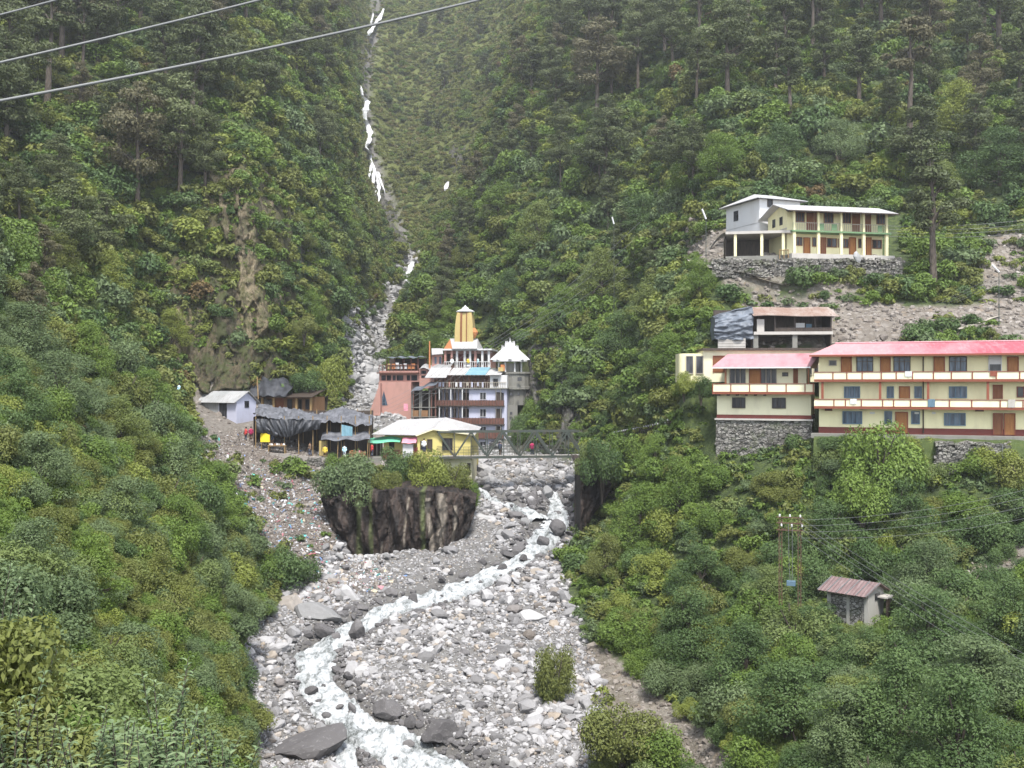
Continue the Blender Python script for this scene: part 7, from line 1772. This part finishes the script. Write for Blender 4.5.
# people: one continuous skinned body each, with clothes and hair as children
def mat_flat(name, col): m, nt, out = new_mat(name); n = noise(nt, 6, 3, .5, objco(nt)); finish(nt, out, mixc(nt, n, tuple(c_ * .85 for c_ in col), tuple(min(1, c_ * 1.15) for c_ in col)), .8); return m
M_SKIN = mat_flat('brown skin', (.28, .16, .10)); M_HAIR = mat_flat('black hair', (.012, .010, .009))
def person(px, py, d, face, top, legs, label, h=1.65, stride=.12, arm=.1):
    base = P(px, py, d); s = h / 1.7
    J_ = dict(pel=(0, 0, .92), sp=(0, 0, 1.18), ch=(0, .01, 1.36), nk=(0, .01, 1.48), hd=(0, .02, 1.56), top=(0, .01, 1.69),
              hl=(-.10, 0, .88), kl=(-.11, stride * .6, .48), al=(-.11, stride * .3, .08), tl=(-.11, stride * .3 + .14, .03), hr=(.10, 0, .88), kr=(.11, -stride * .2, .48), ar=(.11, -stride, .08), tr=(.11, -stride + .14, .03),
              sl=(-.19, 0, 1.40), el=(-.25, -.02 + arm * .3, 1.12), wl=(-.24, .06 + arm, .88), fl=(-.24, .09 + arm, .78), sr=(.19, 0, 1.40), er=(.25, -.02, 1.12), wr=(.24, .08, .90), fr=(.24, .12, .80))
    R_ = dict(pel=.13, sp=.12, ch=.14, nk=.055, hd=.095, top=.06, hl=.09, kl=.06, al=.04, tl=.035, hr=.09, kr=.06, ar=.04, tr=.035, sl=.06, el=.042, wl=.03, fl=.03, sr=.06, er=.042, wr=.03, fr=.03)
    E = [('pel', 'sp'), ('sp', 'ch'), ('ch', 'nk'), ('nk', 'hd'), ('hd', 'top'), ('pel', 'hl'), ('hl', 'kl'), ('kl', 'al'), ('al', 'tl'), ('pel', 'hr'), ('hr', 'kr'), ('kr', 'ar'), ('ar', 'tr'), ('ch', 'sl'), ('sl', 'el'), ('el', 'wl'), ('wl', 'fl'), ('ch', 'sr'), ('sr', 'er'), ('er', 'wr'), ('wr', 'fr')]
    ks = list(J_); me = bpy.data.meshes.new('person'); me.from_pydata([tuple(c_ * s for c_ in J_[k_]) for k_ in ks], [(ks.index(a), ks.index(c_)) for a, c_ in E], [])
    o = link('person', me, None, M_SKIN, base); o.rotation_euler = (0, 0, face); tag(o, label, 'person')
    sk_ = o.modifiers.new('skin', 'SKIN')
    for i, k_ in enumerate(ks): sv = me.skin_vertices[0].data[i]; sv.radius = (R_[k_] * s, R_[k_] * s); sv.use_root = (k_ == 'pel')
    o.modifiers.new('smooth', 'SUBSURF').levels = 1; o.modifiers['smooth'].render_levels = 2
    b = MB(); b.lathe([(.20 * s, .72 * s), (.185 * s, .95 * s), (.165 * s, 1.15 * s), (.19 * s, 1.36 * s), (.12 * s, 1.47 * s), (.07 * s, 1.49 * s)], 12)
    for k0, k1 in (('sl', 'el'), ('sr', 'er'), ('el', 'wl'), ('er', 'wr')): b.tube(tuple(c_ * s for c_ in J_[k0]), tuple(c_ * s for c_ in J_[k1]), .075 * s, .06 * s, 8)
    b.build('tunic', top, o, True)
    b = MB()
    for k0, k1, ra, rb_ in (('hl', 'kl', .115, .09), ('kl', 'al', .09, .075), ('hr', 'kr', .115, .09), ('kr', 'ar', .09, .075)): b.tube(tuple(c_ * s for c_ in J_[k0]), tuple(c_ * s for c_ in J_[k1]), ra * s, rb_ * s, 8)
    b.build('trousers', legs, o, True)
    MB().lathe([(.085 * s, 1.56 * s), (.112 * s, 1.62 * s), (.105 * s, 1.69 * s), (.06 * s, 1.745 * s), (.01 * s, 1.755 * s)], 10, (0, -.015 * s)).build('hair', M_HAIR, o, True)
    return o
C_RED = mat_flat('red cloth', (.42, .05, .05)); C_SKY = mat_flat('pale blue cloth', (.42, .62, .68)); C_WH = mat_flat('white cloth', (.62, .64, .66)); C_DK = mat_flat('dark blue cloth', (.05, .06, .09)); C_MAG = mat_flat('crimson cloth', (.36, .03, .10)); C_BR = mat_flat('brown cloth', (.14, .09, .06)); C_YE = mat_flat('yellow cloth', (.55, .42, .06))
person(344.5, 458, 117.6, 3.0, C_SKY, C_WH, 'person in a pale blue tunic standing in front of the dark stall', 1.55)
person(246, 441, 119.5, 2.4, C_RED, C_DK, 'person in a red top and dark trousers beside the tin hut')
person(251, 440.5, 120.2, 3.6, C_MAG, C_BR, 'person in crimson with brown trousers beside the black stall sheet')
person(179, 397.5, 118.0, 1.5, C_SKY, C_WH, 'person in pale blue and white walking on the path left of the tin hut')
person(325, 459, 117.9, 3.3, C_YE, C_BR, 'person in a yellow tunic beside the hanging yellow cloth')
person(424, 452.5, 120.3, 3.1, C_WH, C_DK, 'person in white standing at the door of the yellow house')

for i, (px, py, d, ct, cl, wd, pl) in enumerate([(437, 368, 156.6, C_RED, C_DK, 'red', 'on the terrace before the temple hall'), (452, 368, 156.4, C_WH, C_BR, 'white', 'on the terrace before the temple hall'), (468, 368, 156.4, C_YE, C_WH, 'yellow', 'on the terrace before the temple hall'),
        (478, 368, 156.5, C_SKY, C_DK, 'pale blue', 'on the terrace before the temple hall'), (500, 455, 121.0, C_DK, C_BR, 'dark blue', 'crossing the footbridge'), (532, 455, 121.5, C_MAG, C_DK, 'crimson', 'crossing the footbridge'),
        (310, 456, 117.9, C_BR, C_DK, 'brown', 'in front of the black sheeted stall'), (372, 457, 119.6, C_RED, C_DK, 'red', 'under the green awning'), (272, 446, 118.4, C_DK, C_BR, 'dark blue', 'behind the rough stall table')]):
    person(px, py, d, 2.2 + i * .9, ct, cl, f'person in a {wd} top standing {pl}' if 'crossing' not in pl else f'person in a {wd} top {pl}')
# ------------------------------------------------------------------ broad bushes one recognises in the photograph
def bush(px, py, d, rpx, hpx, kk, label, hi=True, v=0):
    r = rpx / FPX * d; h = hpx / FPX * d
    p = P(px, py, d)
    o = link('shrub', HIGH[kk * 2 + v], loc=p); o.scale = (r, r * .9, h); o.rotation_euler = (0, 0, random.uniform(0, 6.28))
    link('stem', STEM[v], o); tag(o, label, 'shrub'); return o
random.seed(31)
bush(356, 503, 102.6, 34, 44, 1, 'big round grey green bush hanging over the left end of the dark cliff')
bush(396, 486, 107, 26, 34, 2, 'dark green bush at the foot of the yellow house wall', v=1)
bush(426, 490, 105.5, 26, 36, 0, 'bright green bush leaning over the middle of the dark cliff')
bush(452, 494, 107, 22, 30, 3, 'olive green bush under the bridge end on the dark cliff')
bush(468, 506, 108.5, 15, 26, 0, 'drooping bright green tuft on the right end of the dark cliff', v=1)
bush(384, 497, 102.9, 18, 26, 3, 'olive green bush on the dark cliff top left of the middle')
bush(338, 476, 112, 18, 20, 0, 'small bright bush on the slope under the market stall', v=1)
bush(602, 486, 104.6, 24, 44, 2, 'dark green bush crowning the bank rock at the right end of the bridge')
bush(626, 470, 108, 26, 34, 0, 'bright green bush beside the fence at the right end of the bridge', v=1)
bush(587, 474, 105.0, 14, 30, 1, 'grey green bush against the right bridge end')
bush(556, 702, 70, 22, 54, 3, 'tall olive and brown bush standing alone on the right edge of the stones')
bush(552, 700, 70.5, 18, 30, 1, 'low grey green bush at the foot of the lone olive bush', v=1)
bush(622, 760, 60, 40, 50, 3, 'olive bush between the stones and the earth bank at the bottom')
bush(655, 768, 59.5, 34, 36, 0, 'bright green low bush on the earth bank at the bottom', v=1)
bush(880, 492, 79, 42, 62, 0, 'tall bright green bush in front of the long lodge')
bush(862, 520, 76.5, 34, 44, 0, 'yellow green bush below the tall bush in front of the long lodge', v=1)
bush(524, 448, 146.5, 13, 34, 2, 'dark green bush at the foot of the grey stair tower')
bush(535, 432, 147.5, 15, 30, 0, 'bright green bush on the rock right of the grey stair tower', v=1)
bush(544, 450, 142, 16, 26, 2, 'dark green bush behind the middle of the footbridge', v=1)
bush(560, 446, 138, 16, 28, 3, 'olive bush behind the right end of the footbridge')
bush(684, 394, 96.6, 15, 20, 0, 'bright green bush under the rounded end of the annex')
bush(701, 398, 96.2, 15, 20, 2, 'dark green bush between the annex and the tall stone wall', v=1)
bush(304, 338, 138, 16, 20, 3, 'olive bush at the right foot of the ochre cliff')
bush(840, 452, 84.5, 20, 16, 2, 'low dark green bush below the lawn left of the tall bright bush')
bush(915, 456, 83.5, 22, 18, 0, 'low bright green bush below the lawn right of the tall bright bush', v=1)
bush(306, 394, 134, 20, 22, 2, 'dark green bush behind the ochre timber house')
bush(326, 396, 138, 22, 34, 0, 'bright green bush right of the ochre timber house', v=1)

# ------------------------------------------------------------------ near leaves at the lower left
def sprig_mesh(seed, n=7, h=1.0, leaf=.06, spread=.35):
    r = np.random.default_rng(seed); V = []; F = []; VA = []; T = []
    for i in range(n):
        a = r.uniform(0, 6.283); tip = np.array([math.cos(a) * spread * r.uniform(.2, 1), math.sin(a) * spread * r.uniform(.2, 1), h * r.uniform(.6, 1.05)])
        b0 = tip * [.15, .15, 0]; mid = (b0 + tip) / 2 * [.8, .8, 1.05]
        T.append(([b0 - [0, 0, .1], mid, tip], [.010, .007, .003]))
        for k in range(30):
            f = .25 + .75 * (k + .5) / 30; p = (1 - f) ** 2 * b0 + 2 * f * (1 - f) * mid + f * f * tip
            an = k * 2.4 + r.uniform(-.4, .4); L_ = leaf * r.uniform(.65, 1.25) * (1.1 - .35 * f)
            d = np.array([math.cos(an), math.sin(an), r.uniform(.05, .75)]); d /= np.linalg.norm(d)
            s_ = np.cross(d, [0, 0, 1]); s_ /= np.linalg.norm(s_) + 1e-6; u_ = np.cross(s_, d); w_ = L_ * .19; o = len(V); vv = r.uniform(0, 1)
            for q, ww, dz in ((0, .12, 0), (.3, 1, .05), (.65, .8, .02), (1, .02, -.14)):
                c_ = p + d * L_ * q + u_ * L_ * dz
                V += [c_ - s_ * w_ * ww + u_ * w_ * .3 * ww, c_ - u_ * 0, c_ + s_ * w_ * ww + u_ * w_ * .3 * ww]; VA += [vv] * 3
            for q in range(3):
                for e_ in range(2): aa = o + q * 3 + e_; F.append((aa, aa + 1, aa + 4, aa + 3))
    me = np_mesh('foliage', V, F, 4); fattr(me, 'var', VA); me.materials.append(L_PALE)
    return me, tubes_mesh('stem', T, 5)
SPR = [sprig_mesh(800 + i, 9, 1.0, .105, .42) for i in range(3)]
for a_, b_ in SPR: b_.materials.append(M_BARK)
random.seed(77)
sp_ = [(163, 664, 8.8, 1.3), (122, 706, 8.2, 1.1), (205, 700, 9.0, 1.1), (80, 715, 8.0, 1.1), (40, 690, 8.8, 1.2), (10, 660, 8.8, 1.3), (-8, 560, 11.0, 1.5), (16, 590, 12.0, 1.4), (-20, 500, 12.5, 1.5), (32, 640, 11.0, 1.3), (176, 708, 8.4, 1.0), (145, 738, 7.6, .9), (225, 742, 8.8, .9), (60, 752, 7.2, .9), (185, 748, 7.8, .85), (100, 755, 7.0, .85), (15, 748, 7.0, .9)]
for i, (px, pt, d, hh) in enumerate(sp_):
    me_, st_ = SPR[i % 3]; tp = P(px, pt, d); o = link('leafy_sapling', me_, None, None, (tp.x, tp.y, tp.z - hh)); o.scale = (1, 1, hh); o.rotation_euler = (0, 0, random.uniform(0, 6.28))
    link('stem', st_, o)
    g0 = float(ground(np.array(tp.x), np.array(tp.y)))
    if tp.z - hh > g0: tk_ = link('trunk', tubes_mesh('trunk', [([(0, 0, (g0 - tp.z + hh) / hh - .1), (.02, .01, (g0 - tp.z + hh) / hh * .5), (0, 0, .02)], [.022, .017, .012])], 5), o, M_BARK)
    if i == 0: tag(o, 'tallest sapling with long pointed leaves at the bottom left', 'sapling')
    else: tag(o, 'sapling with long pointed grey green leaves in the bottom left corner', 'sapling', 'saplings with pointed leaves in the bottom left corner')
    print('sapling', i, 'ground gap', round(tp.z - hh - g0, 2))
# ------------------------------------------------------------------ the air of the valley
bpy.context.view_layer.update()
zs_ = [GZ.min()]; zx = GZ.max() + 25
hb = MB().box(GX.min() - 6, GX.max() + 6, -8, GY.max() + 8, GZ.min() - 1, zx)
hz = hb.build('haze', None, None); hz.data.materials.clear()
m, nt, out = new_mat('valley haze')
vp = nt.nodes.new('ShaderNodeVolumePrincipled'); vp.inputs['Color'].default_value = (0.93, 0.96, 1.0, 1); vp.inputs['Density'].default_value = 0.00024; vp.inputs['Anisotropy'].default_value = 0.2
nt.links.new(vp.outputs[0], out.inputs['Volume']); hz.data.materials.append(m)
tag(hz, 'thin pale haze filling the valley', 'haze', None, 'stuff')
